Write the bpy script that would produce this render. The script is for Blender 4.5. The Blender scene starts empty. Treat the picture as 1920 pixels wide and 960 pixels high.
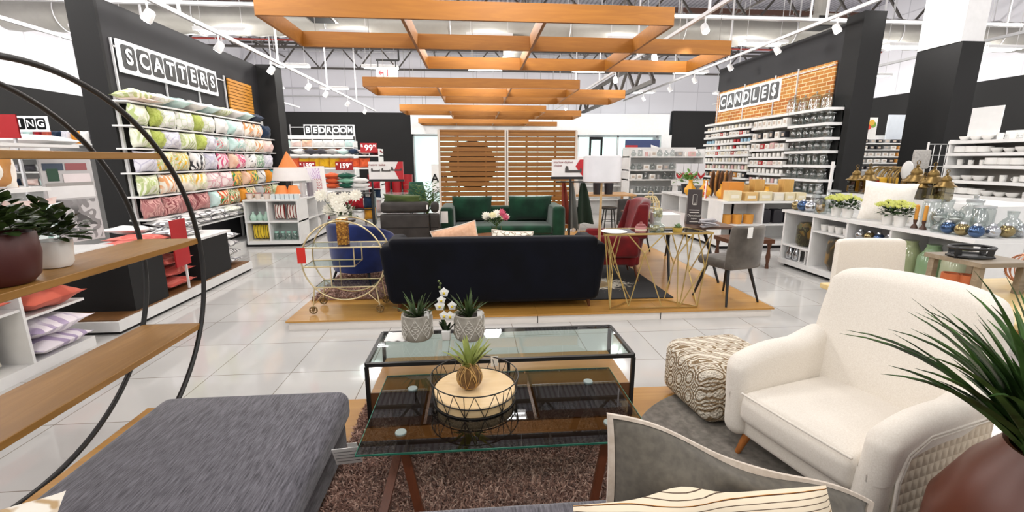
import bpy, math, random
from mathutils import Matrix, Vector, Euler
random.seed(7)
PI = math.pi
SC = bpy.context.scene
COL = SC.collection

# ------------------------------------------------------------------ camera
F, EYE = 830.0, 1.65
PITCH = math.atan(180 / F)
YAW = math.atan2(70, math.hypot(F, 180))
FW = Vector((math.sin(YAW) * math.cos(PITCH), math.cos(YAW) * math.cos(PITCH), -math.sin(PITCH)))
RT = Vector((math.cos(YAW), -math.sin(YAW), 0))
UP = RT.cross(FW)
cam_data = bpy.data.cameras.new('camera')
cam_data.sensor_width = 36
cam_data.lens = F / 1920 * 36
cam_data.clip_start = 0.05
cam_data.clip_end = 200
cam = bpy.data.objects.new('camera', cam_data)
COL.objects.link(cam)
cam.matrix_world = Matrix.Translation((0, 0, EYE)) @ Matrix((RT, UP, -FW)).transposed().to_4x4()
SC.camera = cam

def _ray(px, py): return FW + RT * ((px - 960) / F) - UP * ((py - 480) / F)
def onz(px, py, z):
    d = _ray(px, py); t = (z - EYE) / d.z; return Vector((d.x * t, d.y * t, z))
def ony(px, py, y):
    d = _ray(px, py); t = y / d.y; return Vector((d.x * t, y, EYE + d.z * t))
def onx(px, py, x):
    d = _ray(px, py); t = x / d.x; return Vector((x, d.y * t, EYE + d.z * t))

# ------------------------------------------------------------------ world, exposure
W = bpy.data.worlds.new('world'); SC.world = W; W.use_nodes = True
W.node_tree.nodes['Background'].inputs[0].default_value = (1.0, .985, .97, 1)
W.node_tree.nodes['Background'].inputs[1].default_value = 0.85
SC.view_settings.view_transform = 'Standard'
SC.view_settings.look = 'None'
SC.view_settings.exposure = 0.0
SC.view_settings.gamma = 1.0
SC.view_settings.use_curve_mapping = False
SC.cycles.max_bounces = 7
SC.cycles.diffuse_bounces = 3
SC.cycles.glossy_bounces = 3
SC.cycles.transmission_bounces = 4
SC.cycles.transparent_max_bounces = 16
SC.cycles.caustics_reflective = False
SC.cycles.caustics_refractive = False
SC.cycles.sample_clamp_indirect = 4
SC.cycles.use_denoising = True
AREA_W = 135      # watts of each ceiling panel
SPOT_W = 70

def lamp_light(x, y, z, w):
    d = bpy.data.lights.new('lamp_light', 'POINT'); d.energy = w; d.shadow_soft_size = .28; d.color = (1, .97, .93)
    o = bpy.data.objects.new('lamp_light', d); o.location = (x, y, z); COL.objects.link(o)
def area_light(x, y, z, sx, sy, w, name='ceiling_light_glow', col=(1, .97, .93), rot=(0, 0, 0), spread=PI):
    d = bpy.data.lights.new(name, 'AREA'); d.shape = 'RECTANGLE'; d.size = sx; d.size_y = sy
    d.energy = w; d.color = col; d.spread = spread
    o = bpy.data.objects.new(name, d); o.location = (x, y, z); o.rotation_euler = rot; COL.objects.link(o)
    return o

# ------------------------------------------------------------------ colour and materials
def lin(c):
    if isinstance(c, str):
        c = c.lstrip('#'); c = [int(c[i:i + 2], 16) / 255 for i in (0, 2, 4)]
    return tuple(((v / 12.92) if v <= .04045 else ((v + .055) / 1.055) ** 2.4) for v in c[:3]) + (1,)
MATS = {}
def new_mat(name):
    m = bpy.data.materials.new(name); m.use_nodes = True
    nt = m.node_tree; b = nt.nodes['Principled BSDF']
    return m, nt, b
def link(nt, a, b): nt.links.new(a, b)
def mix(nt, fac, a, b):
    n = nt.nodes.new('ShaderNodeMix'); n.data_type = 'RGBA'
    for i, v in ((0, fac), (6, a), (7, b)):
        if hasattr(v, 'is_output'): link(nt, v, n.inputs[i])
        else: n.inputs[i].default_value = v
    return n.outputs[2]
def ramp(nt, src, stops, interp='LINEAR'):
    n = nt.nodes.new('ShaderNodeValToRGB'); r = n.color_ramp; r.interpolation = interp
    while len(r.elements) < len(stops): r.elements.new(.5)
    for e, (p, c) in zip(r.elements, stops): e.position = p; e.color = lin(c)
    link(nt, src, n.inputs[0]); return n.outputs[0]
def coords(nt, scale=(1, 1, 1), rnd=False, kind='Object', rot=(0, 0, 0)):
    t = nt.nodes.new('ShaderNodeTexCoord'); mp = nt.nodes.new('ShaderNodeMapping')
    mp.inputs['Scale'].default_value = scale; mp.inputs['Rotation'].default_value = rot
    link(nt, t.outputs[kind], mp.inputs['Vector'])
    if rnd:
        oi = nt.nodes.new('ShaderNodeObjectInfo'); mu = nt.nodes.new('ShaderNodeVectorMath'); mu.operation = 'SCALE'
        mu.inputs[0].default_value = (37, 53, 71); link(nt, oi.outputs['Random'], mu.inputs['Scale'])
        link(nt, mu.outputs[0], mp.inputs['Location'])
    return mp.outputs[0]
def noise(nt, vec, scale, detail=3, dist=0, rough=.5):
    n = nt.nodes.new('ShaderNodeTexNoise'); n.inputs['Scale'].default_value = scale
    n.inputs['Detail'].default_value = detail; n.inputs['Distortion'].default_value = dist
    n.inputs['Roughness'].default_value = rough
    link(nt, vec, n.inputs['Vector']); return n
def bump(nt, b, h, strength=.3, dist=.01):
    n = nt.nodes.new('ShaderNodeBump'); n.inputs['Strength'].default_value = strength; n.inputs['Distance'].default_value = dist
    link(nt, h, n.inputs['Height']); link(nt, n.outputs[0], b.inputs['Normal'])
def plain(name, c, rough=.6, metal=0, emit=0, spec=.5, sheen=0, coat=0):
    if name in MATS: return MATS[name]
    m, nt, b = new_mat(name); b.inputs['Base Color'].default_value = lin(c)
    # a little surface variation keeps it procedural and lively
    v = coords(nt); n = noise(nt, v, 9, 2)
    c0 = lin(c); d = tuple(x * .88 for x in c0[:3]) + (1,)
    link(nt, mix(nt, n.outputs[0], c0, d), b.inputs['Base Color'])
    b.inputs['Roughness'].default_value = rough; b.inputs['Metallic'].default_value = metal
    b.inputs['Specular IOR Level'].default_value = spec
    if sheen: b.inputs['Sheen Weight'].default_value = sheen
    if coat: b.inputs['Coat Weight'].default_value = coat
    if emit:
        b.inputs['Emission Color'].default_value = lin(c); b.inputs['Emission Strength'].default_value = emit
    MATS[name] = m; return m
def wood(name, c1, c2, axis='X', scale=1.0, rough=.45, planks=0, coat=0):
    if name in MATS: return MATS[name]
    m, nt, b = new_mat(name)
    s = {'X': (1.2, 14, 14), 'Y': (14, 1.2, 14), 'Z': (14, 14, 1.2)}[axis]
    v = coords(nt, tuple(k * scale for k in s))
    n = noise(nt, v, 1.6, 5, 1.2)
    n2 = noise(nt, v, 6, 3)
    col = ramp(nt, n.outputs[0], [(.3, c1), (.5, c2), (.62, c1), (.75, c2)])
    col = mix(nt, n2.outputs[0], col, lin(c2))
    link(nt, col, b.inputs['Base Color']); b.inputs['Roughness'].default_value = rough
    if coat: b.inputs['Coat Weight'].default_value = coat
    bump(nt, b, n2.outputs[0], .12, .004)
    MATS[name] = m; return m
def fabric(name, c1, c2=None, scale=60, stretch=(1, 1, 1), rough=.9, sheen=.2, bs=.25, lo=.35, hi=.65):
    if name in MATS: return MATS[name]
    m, nt, b = new_mat(name); v = coords(nt, stretch); n = noise(nt, v, scale, 4)
    link(nt, ramp(nt, n.outputs[0], [(lo, c1), (hi, c2 or c1)]), b.inputs['Base Color'])
    b.inputs['Roughness'].default_value = rough; b.inputs['Sheen Weight'].default_value = sheen
    b.inputs['Specular IOR Level'].default_value = .2
    bump(nt, b, n.outputs[0], bs, .003); MATS[name] = m; return m
def pattern(name, kind, base, cols, scale=8, th=.52, rough=.85):
    """printed textile: base colour with blotches, leaves, stripes or lines of other colours"""
    if name in MATS: return MATS[name]
    m, nt, b = new_mat(name); v = coords(nt, rnd=True); out = lin(base)
    for i, c in enumerate(cols):
        if kind == 'leaf':
            n = nt.nodes.new('ShaderNodeTexWave'); n.inputs['Scale'].default_value = scale * (.8 + .5 * i)
            n.inputs['Distortion'].default_value = 14 + 5 * i; n.inputs['Detail'].default_value = 1.2
            n.inputs['Detail Scale'].default_value = .8 + .3 * i; link(nt, v, n.inputs['Vector']); src = n.outputs['Fac']
            f = ramp(nt, src, [(0, '#000000'), (th + .08 * i, '#000000'), (th + .08 * i + .06, '#ffffff')])
            n3 = noise(nt, v, scale * .5 + i, 1); g = ramp(nt, n3.outputs[0], [(.42, '#000000'), (.52, '#ffffff')])
            mu = nt.nodes.new('ShaderNodeMath'); mu.operation = 'MULTIPLY'; link(nt, f, mu.inputs[0]); link(nt, g, mu.inputs[1]); f = mu.outputs[0]
        elif kind == 'blotch':
            n = noise(nt, v, scale * (.8 + .45 * i), 2, .8); f = ramp(nt, n.outputs[0], [(th, '#000000'), (th + .04, '#ffffff')])
        elif kind == 'stripe':
            n = nt.nodes.new('ShaderNodeTexWave'); n.inputs['Scale'].default_value = scale; n.inputs['Distortion'].default_value = .4
            link(nt, v, n.inputs['Vector']); f = ramp(nt, n.outputs['Fac'], [(th, '#000000'), (th + .04, '#ffffff')])
        else:  # line: thin organic outlines
            n = nt.nodes.new('ShaderNodeTexVoronoi'); n.feature = 'DISTANCE_TO_EDGE'; n.inputs['Scale'].default_value = scale * (1 + .4 * i)
            link(nt, v, n.inputs['Vector']); f = ramp(nt, n.outputs['Distance'], [(th * .12, '#ffffff'), (th * .12 + .03, '#000000')])
        out = mix(nt, f, out, lin(c))
    link(nt, out, b.inputs['Base Color']); b.inputs['Roughness'].default_value = rough
    b.inputs['Sheen Weight'].default_value = .15; b.inputs['Specular IOR Level'].default_value = .2
    MATS[name] = m; return m
def glassy(name, tint='#f4fbf8', strength=.05, rough=.02, edge=.5):
    """thin clear glass: mostly see-through, mirror-like at grazing angles"""
    if name in MATS: return MATS[name]
    m = bpy.data.materials.new(name); m.use_nodes = True; nt = m.node_tree; nt.nodes.clear()
    o = nt.nodes.new('ShaderNodeOutputMaterial'); t = nt.nodes.new('ShaderNodeBsdfTransparent'); g = nt.nodes.new('ShaderNodeBsdfGlossy')
    t.inputs[0].default_value = lin(tint); g.inputs['Roughness'].default_value = rough
    lw = nt.nodes.new('ShaderNodeLayerWeight'); lw.inputs[0].default_value = edge * .6
    ma = nt.nodes.new('ShaderNodeMath'); ma.operation = 'MULTIPLY_ADD'; ma.inputs[1].default_value = .7; ma.inputs[2].default_value = strength; ma.use_clamp = True
    link(nt, lw.outputs['Fresnel'], ma.inputs[0]); ge = nt.nodes.new('ShaderNodeNewGeometry'); fb = nt.nodes.new('ShaderNodeMath'); fb.operation = 'MULTIPLY_ADD'; fb.inputs[1].default_value = -1; fb.inputs[2].default_value = 1; link(nt, ge.outputs['Backfacing'], fb.inputs[0]); m3 = nt.nodes.new('ShaderNodeMath'); m3.operation = 'MULTIPLY'; link(nt, ma.outputs[0], m3.inputs[0]); link(nt, fb.outputs[0], m3.inputs[1]); ma = m3   # only the outer face of the sheet mirrors
    mx = nt.nodes.new('ShaderNodeMixShader'); link(nt, ma.outputs[0], mx.inputs[0]); link(nt, t.outputs[0], mx.inputs[1]); link(nt, g.outputs[0], mx.inputs[2])
    link(nt, mx.outputs[0], o.inputs[0]); MATS[name] = m; return m

# ------------------------------------------------------------------ mesh builder
def T(x=0, y=0, z=0, rx=0, ry=0, rz=0, s=1):
    sm = Matrix.Diagonal((*(s if isinstance(s, (tuple, list)) else (s, s, s)), 1))
    return Matrix.Translation((x, y, z)) @ Euler((rx, ry, rz)).to_matrix().to_4x4() @ sm
class MB:
    def __init__(s): s.v = []; s.f = []; s.mi = []; s.cur = 0
    def add(s, vs, fs, M=None):
        o = len(s.v)
        if M is not None: vs = [M @ Vector(p) for p in vs]
        s.v += [tuple(p) for p in vs]; s.f += [tuple(i + o for i in f) for f in fs]; s.mi += [s.cur] * len(fs)
        return s
    def box(s, x0, y0, z0, x1, y1, z1, M=None):
        v = [(x, y, z) for z in (z0, z1) for y in (y0, y1) for x in (x0, x1)]
        return s.add(v, [(0, 2, 3, 1), (4, 5, 7, 6), (0, 1, 5, 4), (2, 6, 7, 3), (0, 4, 6, 2), (1, 3, 7, 5)], M)
    def bar(s, a, b, w, h=None, up=(0, 0, 1)):
        """square bar from a to b"""
        a = Vector(a); b = Vector(b); d = b - a; L = d.length; d.normalize(); h = h or w; u = Vector(up)
        if abs(d.dot(u)) > .99: u = Vector((0, 1, 0))
        x = d.cross(u).normalized(); y = x.cross(d)
        v = []
        for q in (a, b):
            for i, j in ((-1, -1), (1, -1), (1, 1), (-1, 1)): v.append(q + x * (i * w / 2) + y * (j * h / 2))
        return s.add(v, [(0, 1, 2, 3), (7, 6, 5, 4), (0, 4, 5, 1), (1, 5, 6, 2), (2, 6, 7, 3), (3, 7, 4, 0)])
    def tube(s, pts, r, n=8, closed=False, r1=None, M=None):
        pts = [Vector(p) for p in pts]; m = len(pts); v = []; prev = None
        for i, p in enumerate(pts):
            if closed: d = pts[(i + 1) % m] - pts[i - 1]
            else: d = pts[min(i + 1, m - 1)] - pts[max(i - 1, 0)]
            d.normalize()
            if prev is None:
                u = Vector((0, 0, 1)) if abs(d.z) < .9 else Vector((1, 0, 0)); x = d.cross(u).normalized()
            else:
                x = prev - d * prev.dot(d); x.normalize()
            prev = x; y = d.cross(x)
            rr = r[i] if isinstance(r, (list, tuple)) else (r if r1 is None else r + (r1 - r) * i / (m - 1))
            for k in range(n):
                a = 2 * PI * k / n; v.append(p + (x * math.cos(a) + y * math.sin(a)) * rr)
        f = []
        for i in range(m if closed else m - 1):
            j = (i + 1) % m
            for k in range(n):
                k2 = (k + 1) % n; f.append((i * n + k, i * n + k2, j * n + k2, j * n + k))
        if not closed: f += [tuple(range(n))[::-1], tuple(range((m - 1) * n, m * n))]
        return s.add(v, f, M)
    def ring(s, c, R, r, n=40, m=8, axis='Z', a0=0, a1=2 * PI, M=None, sx=1, sy=1):
        full = abs(a1 - a0) > 6.28; pts = []
        for i in range(n if full else n + 1):
            a = a0 + (a1 - a0) * i / n; p, q = R * math.cos(a) * sx, R * math.sin(a) * sy
            d = {'Z': (p, q, 0), 'Y': (p, 0, q), 'X': (0, p, q)}[axis]; pts.append(Vector(c) + Vector(d))
        return s.tube(pts, r, m, full, M=M)
    def lathe(s, prof, n=24, M=None, cap=True):
        v = []; f = []
        for r, z in prof:
            for k in range(n): a = 2 * PI * k / n; v.append((r * math.cos(a), r * math.sin(a), z))
        for i in range(len(prof) - 1):
            for k in range(n): k2 = (k + 1) % n; f.append((i * n + k, i * n + k2, (i + 1) * n + k2, (i + 1) * n + k))
        if cap:
            if prof[0][0] > 1e-4: f.append(tuple(range(n))[::-1])
            if prof[-1][0] > 1e-4: f.append(tuple(range((len(prof) - 1) * n, len(prof) * n)))
        return s.add(v, f, M)
    def ball(s, c, r, n=12, m=8, sc=(1, 1, 1)):
        v = []; f = []
        for i in range(m + 1):
            t = PI * i / m
            for k in range(n):
                a = 2 * PI * k / n; v.append((c[0] + r * sc[0] * math.sin(t) * math.cos(a), c[1] + r * sc[1] * math.sin(t) * math.sin(a), c[2] - r * sc[2] * math.cos(t)))
        for i in range(m):
            for k in range(n): k2 = (k + 1) % n; f.append((i * n + k, i * n + k2, (i + 1) * n + k2, (i + 1) * n + k))
        return s.add(v, f)
    def rbox(s, c, size, r=.03, M=None, k=3, m=4, bulge=(0, 0, 0), warp=None):
        """box with rounded edges; bulge swells the faces; warp moves each point (local, -h..h)"""
        h = [q / 2 for q in size]; r = min(r, *(q * .999 for q in h)); ax = []
        for q in h:
            a = [-q + r * (i / k) for i in range(k)] + [-q + r + (2 * q - 2 * r) * i / m for i in range(m + 1)] + [q - r + r * (i / k) for i in range(1, k + 1)]
            ax.append(a)
        idx = {}; v = []; f = []
        def vid(p):
            key = tuple(round(q, 5) for q in p)
            if key in idx: return idx[key]
            q = Vector(p); inner = Vector([max(-h[i] + r, min(h[i] - r, q[i])) for i in range(3)]); d = q - inner
            if d.length > 1e-9: q = inner + d.normalized() * r
            u = [p[i] / h[i] for i in range(3)]; q2 = Vector(q)
            for i in range(3):
                if bulge[i]:
                    j, l = (i + 1) % 3, (i + 2) % 3
                    q2[i] += bulge[i] * u[i] * max(0, 1 - u[j] ** 2) ** .6 * max(0, 1 - u[l] ** 2) ** .6
            if warp: q2 = Vector(warp(q2, u))
            idx[key] = len(v); v.append(q2 + Vector(c)); return idx[key]
        for a in range(3):
            b, d = (a + 1) % 3, (a + 2) % 3
            for sgn in (-1, 1):
                A, B = ax[b], ax[d]
                for i in range(len(A) - 1):
                    for j in range(len(B) - 1):
                        q = []
                        for (ii, jj) in ((i, j), (i + 1, j), (i + 1, j + 1), (i, j + 1)):
                            p = [0, 0, 0]; p[a] = sgn * h[a]; p[b] = A[ii]; p[d] = B[jj]; q.append(vid(p))
                        if len(set(q)) > 2: f.append(tuple(q if sgn > 0 else q[::-1]))
        return s.add(v, f, M)
    def pillow(s, w, h, t, M=None, n=12, pinch=.07, seed=0, sag=0, wr=.006, pw=4):
        """cushion standing in the XZ plane, centre at the origin, thickness along Y"""
        rd = random.Random(seed); ph = [rd.random() * 6 for _ in range(6)]; v = []; f = []
        for side in (-1, 1):
            for i in range(n + 1):
                for j in range(n + 1):
                    u = -1 + 2 * i / n; q = -1 + 2 * j / n
                    th = t / 2 * (max(0, 1 - abs(u) ** pw) * max(0, 1 - abs(q) ** pw)) ** .55 * (1 - .25 * (u * u + q * q) / 2)
                    x = w / 2 * u * (1 - pinch * (1 - q * q) * abs(u)); z = h / 2 * q * (1 - pinch * (1 - u * u) * abs(q))
                    th += wr * math.sin(5 * u + ph[0]) * math.sin(4 * q + ph[1]) * (1 - u * u) * (1 - q * q) * 2
                    z -= sag * (1 - u * u) * (q + 1) / 2
                    v.append((x, side * th, z))
        m = (n + 1) ** 2
        for i in range(n):
            for j in range(n):
                a = i * (n + 1) + j; q = (a, a + n + 1, a + n + 2, a + 1)
                f.append(q); f.append(tuple(k + m for k in q[::-1]))
        rim = [(i, 0) for i in range(n)] + [(n, j) for j in range(n)] + [(i, n) for i in range(n, 0, -1)] + [(0, j) for j in range(n, 0, -1)]
        for a, b in zip(rim, rim[1:] + rim[:1]):
            a = a[0] * (n + 1) + a[1]; b = b[0] * (n + 1) + b[1]; f.append((b, a, a + m, b + m))
        s.pill = [(Vector(v[a[0] * (n + 1) + a[1]])) for a in rim]
        return s.add(v, f, M)
    def build(s, name, mats, parent=None, smooth=None, label=None, cat=None, group=None, kind=None, origin=None, raw=False):
        """links everything collected as one mesh object; geometry is in world coordinates unless raw"""
        if not isinstance(mats, (list, tuple)): mats = [mats]
        if parent is not None: off = Vector((0, 0, 0)) if raw else WORG.get(parent.name, Vector((0, 0, 0)))
        elif raw: off = Vector((0, 0, 0))
        else:
            if origin is None:
                xs, ys, zs = zip(*s.v); origin = ((min(xs) + max(xs)) / 2, (min(ys) + max(ys)) / 2, min(zs))
            off = Vector(origin)
        me = bpy.data.meshes.new(name)
        me.from_pydata([(p[0] - off.x, p[1] - off.y, p[2] - off.z) for p in s.v], [], s.f)
        for m in mats: me.materials.append(m)
        if len(mats) > 1: me.polygons.foreach_set('material_index', s.mi)
        if smooth is not None:
            me.shade_smooth()
            if smooth < 180: me.set_sharp_from_angle(angle=math.radians(smooth))
        me.update(); o = bpy.data.objects.new(name, me); COL.objects.link(o)
        if parent is not None:
            o.parent = parent
            if not raw: WORG[o.name] = off
        else: o.location = off; WORG[o.name] = off
        tag(o, label, cat, group, kind); return o
WORG = {}
def tag(o, label=None, cat=None, group=None, kind=None):
    for k, q in (('label', label), ('category', cat), ('group', group), ('kind', kind)):
        if q is not None: o[k] = q
    return o
def thing(name, label, cat, loc=(0, 0, 0), group=None, kind=None):
    o = bpy.data.objects.new(name, None); o.empty_display_size = .1; COL.objects.link(o); o.location = loc
    WORG[o.name] = Vector(loc); return tag(o, label, cat, group, kind)
def children_of(o): return KIDS.get(o.name) or [c for c in o.children]
KIDS = {}
def freeze(o):
    """remember the children of a prototype so copying stays quick"""
    KIDS[o.name] = list(o.children)
    for c in KIDS[o.name]: KIDS[c.name] = list(c.children)
    return o
def dup(o, loc=None, rz=None, label=None, group=None, scale=None, mat=None, rot=None):
    def cp(a, parent):
        c = a.copy(); COL.objects.link(c); c.parent = parent
        for k in KIDS.get(a.name, ()): cp(k, c)
        return c
    r = cp(o, None)
    if loc is not None: r.location = loc
    if rot is not None: r.rotation_euler = rot
    if rz is not None: r.rotation_euler = (0, 0, rz)
    if scale is not None: r.scale = scale if isinstance(scale, (tuple, list)) else (scale,) * 3
    if label: r['label'] = label
    if group: r['group'] = group
    if mat is not None:
        r.material_slots[0].link = 'OBJECT'; r.material_slots[0].material = mat
    return r
def drop(o):
    """remove a prototype that is not itself in the picture"""
    for c in list(o.children_recursive): bpy.data.objects.remove(c)
    bpy.data.objects.remove(o)
ORD = ['zeroth', 'first', 'second', 'third', 'fourth', 'fifth', 'sixth', 'seventh', 'eighth', 'ninth', 'tenth', 'eleventh', 'twelfth', 'thirteenth',
       'fourteenth', 'fifteenth', 'sixteenth', 'seventeenth', 'eighteenth', 'nineteenth', 'twentieth']
def nth(i):
    if i <= 20: return ORD[i]
    tens = {2: 'twenty', 3: 'thirty', 4: 'forty', 5: 'fifty', 6: 'sixty'}
    t, u = divmod(i, 10)
    return tens[t] + '-' + ORD[u] if u else tens[t][:-1] + 'ieth'
_txt = {}
def text_geo(s, bold=.0):
    if (s, bold) not in _txt:
        c = bpy.data.curves.new('t', 'FONT'); c.body = s; c.size = 1; c.align_x = 'CENTER'; c.align_y = 'CENTER'; c.offset = bold
        c.resolution_u = 3; c.fill_mode = 'FRONT'
        o = bpy.data.objects.new('t', c); COL.objects.link(o); bpy.context.view_layer.update()
        me = bpy.data.meshes.new_from_object(o.evaluated_get(bpy.context.evaluated_depsgraph_get()))
        _txt[(s, bold)] = ([tuple(v.co) for v in me.vertices], [tuple(p.vertices) for p in me.polygons])
        bpy.data.objects.remove(o); bpy.data.curves.remove(c); bpy.data.meshes.remove(me)
    return _txt[(s, bold)]
def put_text(mb, s, M, size=1, bold=0, fit=None):
    """flat lettering in the local XY plane of M; fit squeezes it to a given width"""
    v, f = text_geo(s, bold)
    if not v: return
    k = 1
    if fit:
        w = (max(p[0] for p in v) - min(p[0] for p in v)) * size; k = fit / w if w > 0 else 1
    mb.add([(p[0] * size * k, p[1] * size, 0) for p in v], f, M)
def rounded_rect(w, h, r, n=5):
    pts = []
    for cx, cy, a0 in ((w / 2 - r, h / 2 - r, 0), (-w / 2 + r, h / 2 - r, PI / 2), (-w / 2 + r, -h / 2 + r, PI), (w / 2 - r, -h / 2 + r, 3 * PI / 2)):
        for i in range(n + 1): a = a0 + PI / 2 * i / n; pts.append((cx + r * math.cos(a), cy + r * math.sin(a)))
    return pts
def prism(mb, pts, z0, z1, M=None):
    n = len(pts); v = [(x, y, z0) for x, y in pts] + [(x, y, z1) for x, y in pts]
    f = [tuple(range(n))[::-1], tuple(range(n, 2 * n))] + [(i, (i + 1) % n, n + (i + 1) % n, n + i) for i in range(n)]
    return mb.add(v, f, M)
# ================================================================== SETTING
ST = 'structure'
# floor: large pale porcelain tiles with thin darker joints
m, nt, b = new_mat('floor_tile'); v = coords(nt)
br = nt.nodes.new('ShaderNodeTexBrick'); br.offset = 0; br.squash = 1
br.inputs['Scale'].default_value = 1; br.inputs['Brick Width'].default_value = .61; br.inputs['Row Height'].default_value = .61
br.inputs['Mortar Size'].default_value = .0035; br.inputs['Mortar Smooth'].default_value = .1; br.inputs['Bias'].default_value = 0
br.inputs['Color1'].default_value = lin('#cfcdc9'); br.inputs['Color2'].default_value = lin('#c6c4c1'); br.inputs['Mortar'].default_value = lin('#8d8478')
link(nt, v, br.inputs['Vector']); n = noise(nt, v, 1.6, 4)
link(nt, mix(nt, ramp(nt, n.outputs[0], [(.35, '#000000'), (.7, '#555555')]), br.outputs[0], lin('#b9b6b2')), b.inputs['Base Color'])
b.inputs['Roughness'].default_value = .24
rr = ramp(nt, noise(nt, v, 5, 3).outputs[0], [(.3, '#404040'), (.8, '#606060')]); link(nt, rr, b.inputs['Roughness'])
FLOOR = m
mb = MB(); mb.box(-12, -3, -.1, 18, 28, 0); o = mb.build('floor', FLOOR, kind=ST, origin=(-1.48 + .61 * 0, 3.37, 0))

BLACK = plain('black_wall_paint', '#0d0c0c', .75)
GREYBLACK = plain('charcoal_wall_paint', '#222124', .7)
WHITE = plain('white_paint', '#e9e8e8', .5)
SHELFW = plain('white_shelf', '#f1f0ee', .4)
STEEL = plain('grey_painted_steel', '#77726d', .5)
DSTEEL = plain('dark_steel', '#4b4642', .55)
PIPEW = plain('white_painted_pipe', '#dcdbdd', .4)
REDPIPE = plain('red_sprinkler_pipe', '#9c3a30', .5)
CHROME = plain('chrome', '#d8d8d8', .15, 1)
WOODEN_FRAME = wood('orange_timber', '#b07224', '#9a601a', 'X', .35, .6)
# far walls: white sheeting with panel seams
m, nt, b = new_mat('white_wall_sheeting'); v = coords(nt)
br = nt.nodes.new('ShaderNodeTexBrick'); br.offset = 0; br.inputs['Scale'].default_value = 1
br.inputs['Brick Width'].default_value = 1.5; br.inputs['Row Height'].default_value = 1.9; br.inputs['Mortar Size'].default_value = .02
br.inputs['Color1'].default_value = lin('#eeedf3'); br.inputs['Color2'].default_value = lin('#e9e8ee'); br.inputs['Mortar'].default_value = lin('#cfced5')
mp = nt.nodes.new('ShaderNodeCombineXYZ'); sp = nt.nodes.new('ShaderNodeSeparateXYZ'); link(nt, v, sp.inputs[0])
ad = nt.nodes.new('ShaderNodeMath'); link(nt, sp.outputs[0], ad.inputs[0]); link(nt, sp.outputs[1], ad.inputs[1])
link(nt, ad.outputs[0], mp.inputs[0]); link(nt, sp.outputs[2], mp.inputs[1]); link(nt, mp.outputs[0], br.inputs['Vector'])
link(nt, br.outputs[0], b.inputs['Base Color']); b.inputs['Roughness'].default_value = .5
SHEET = m
def wall(name, x0, y0, z0, x1, y1, z1, m): return MB().box(x0, y0, z0, x1, y1, z1).build(name, m, kind=ST)
wall('wall_back', -12, 27.6, 0, 18, 28, 9, SHEET)
wall('wall_left', -12.2, -3, 0, -12, 28, 9, SHEET)
wall('wall_right', 18, -3, 0, 18.2, 28, 9, SHEET)
# black band along the left and right outer walls and the far wall
wall('wall_left_black', -12, 3, 0, -11.9, 27.4, 3.55, BLACK)
wall('wall_right_black', 17.8, 3, 0, 17.95, 27.4, 4.35, BLACK)
bw0, bw1 = ony(480, 205, 26), ony(771, 212, 26)
wall('wall_bedroom', -11.9, 26, 0, bw1.x, 26.3, bw1.z + .02, BLACK)
wall('wall_entrance', bw1.x, 25.6, 3.05, ony(1257, 212, 25.6).x, 26, ony(1000, 212, 25.6).z, plain('bright_white_wall', '#f4f4f3', .4))
wall('wall_entrance_pier', ony(1238, 290, 25.6).x, 25.6, 0, ony(1257, 290, 25.6).x, 26, 3.05, MATS['bright_white_wall'])
wall('wall_far_black', ony(1257, 290, 26).x, 26, 0, 17.8, 26.3, ony(1300, 208, 26).z, BLACK)
# shop front glazing of the mall entrance
m, nt, b = new_mat('bright_mall_daylight'); b.inputs['Base Color'].default_value = lin('#eef6f6'); b.inputs['Emission Color'].default_value = lin('#eaf6f8'); b.inputs['Emission Strength'].default_value = 1.1
MALL = m
e0, e1 = bw1.x, ony(1238, 290, 25.6).x
mb = MB(); mb.box(e0, 26.9, 0, e1, 27, 3.05); mb.build('wall_mall', MALL, kind=ST)
mb = MB()
for i in range(7): x = e0 + (e1 - e0) * i / 6; mb.box(x - .05, 26.2, 0, x + .05, 26.3, 3.05)
mb.box(e0, 26.2, 2.95, e1, 26.3, 3.05)
sf = mb.build('window_1', plain('white_frame', '#e6e8e8', .4), kind=ST)
MB().box(e0, 26.24, 0, e1, 26.26, 2.95).build('pane', glassy('shopfront_glass'), parent=sf)
mb = MB(); dx0, dx1 = ony(1108, 280, 26.1).x, ony(1126, 280, 26.1).x
mb.box(dx0 - .1, 26.05, 0, dx0, 26.15, 2.95); mb.box(dx1, 26.05, 0, dx1 + .1, 26.15, 2.95); mb.box(dx0, 26.05, 2.8, dx1, 26.15, 2.95); mb.box(dx0, 26.05, 0, dx1, 26.15, .2)
mb.build('door_1', BLACK, kind=ST)

# partition walls carrying the SCATTERS and CANDLES signs
wall('wall_scatters', -5.13, 6.65, 0, -4.8, 10.9, 3.70, GREYBLACK)
wall('wall_scatters_end', -5.14, 6.6, 0, -4.8, 6.65, 3.70, BLACK)
wall('trim_scatters_pilaster', -4.8, 10.9, 0, -4.42, 11.3, 3.72, BLACK)
wall('wall_candles', 7.6, 9.18, 0, 7.8, 14.0, 4.38, GREYBLACK)
wall('trim_candles_pilaster', 7.56, 8.75, 0, 8.02, 9.18, 4.47, BLACK)
# free standing column on the right: black casing with white upper box
cx0 = ony(1781, 200, 8.4).x
wall('trim_column', cx0, 8.4, 0, cx0 + .47, 9.3, ony(1781, 76, 8.4).z, BLACK)
wall('trim_column_head', cx0 - .02, 8.42, ony(1781, 76, 8.4).z, cx0 + .45, 9.28, 8, WHITE)
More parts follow.
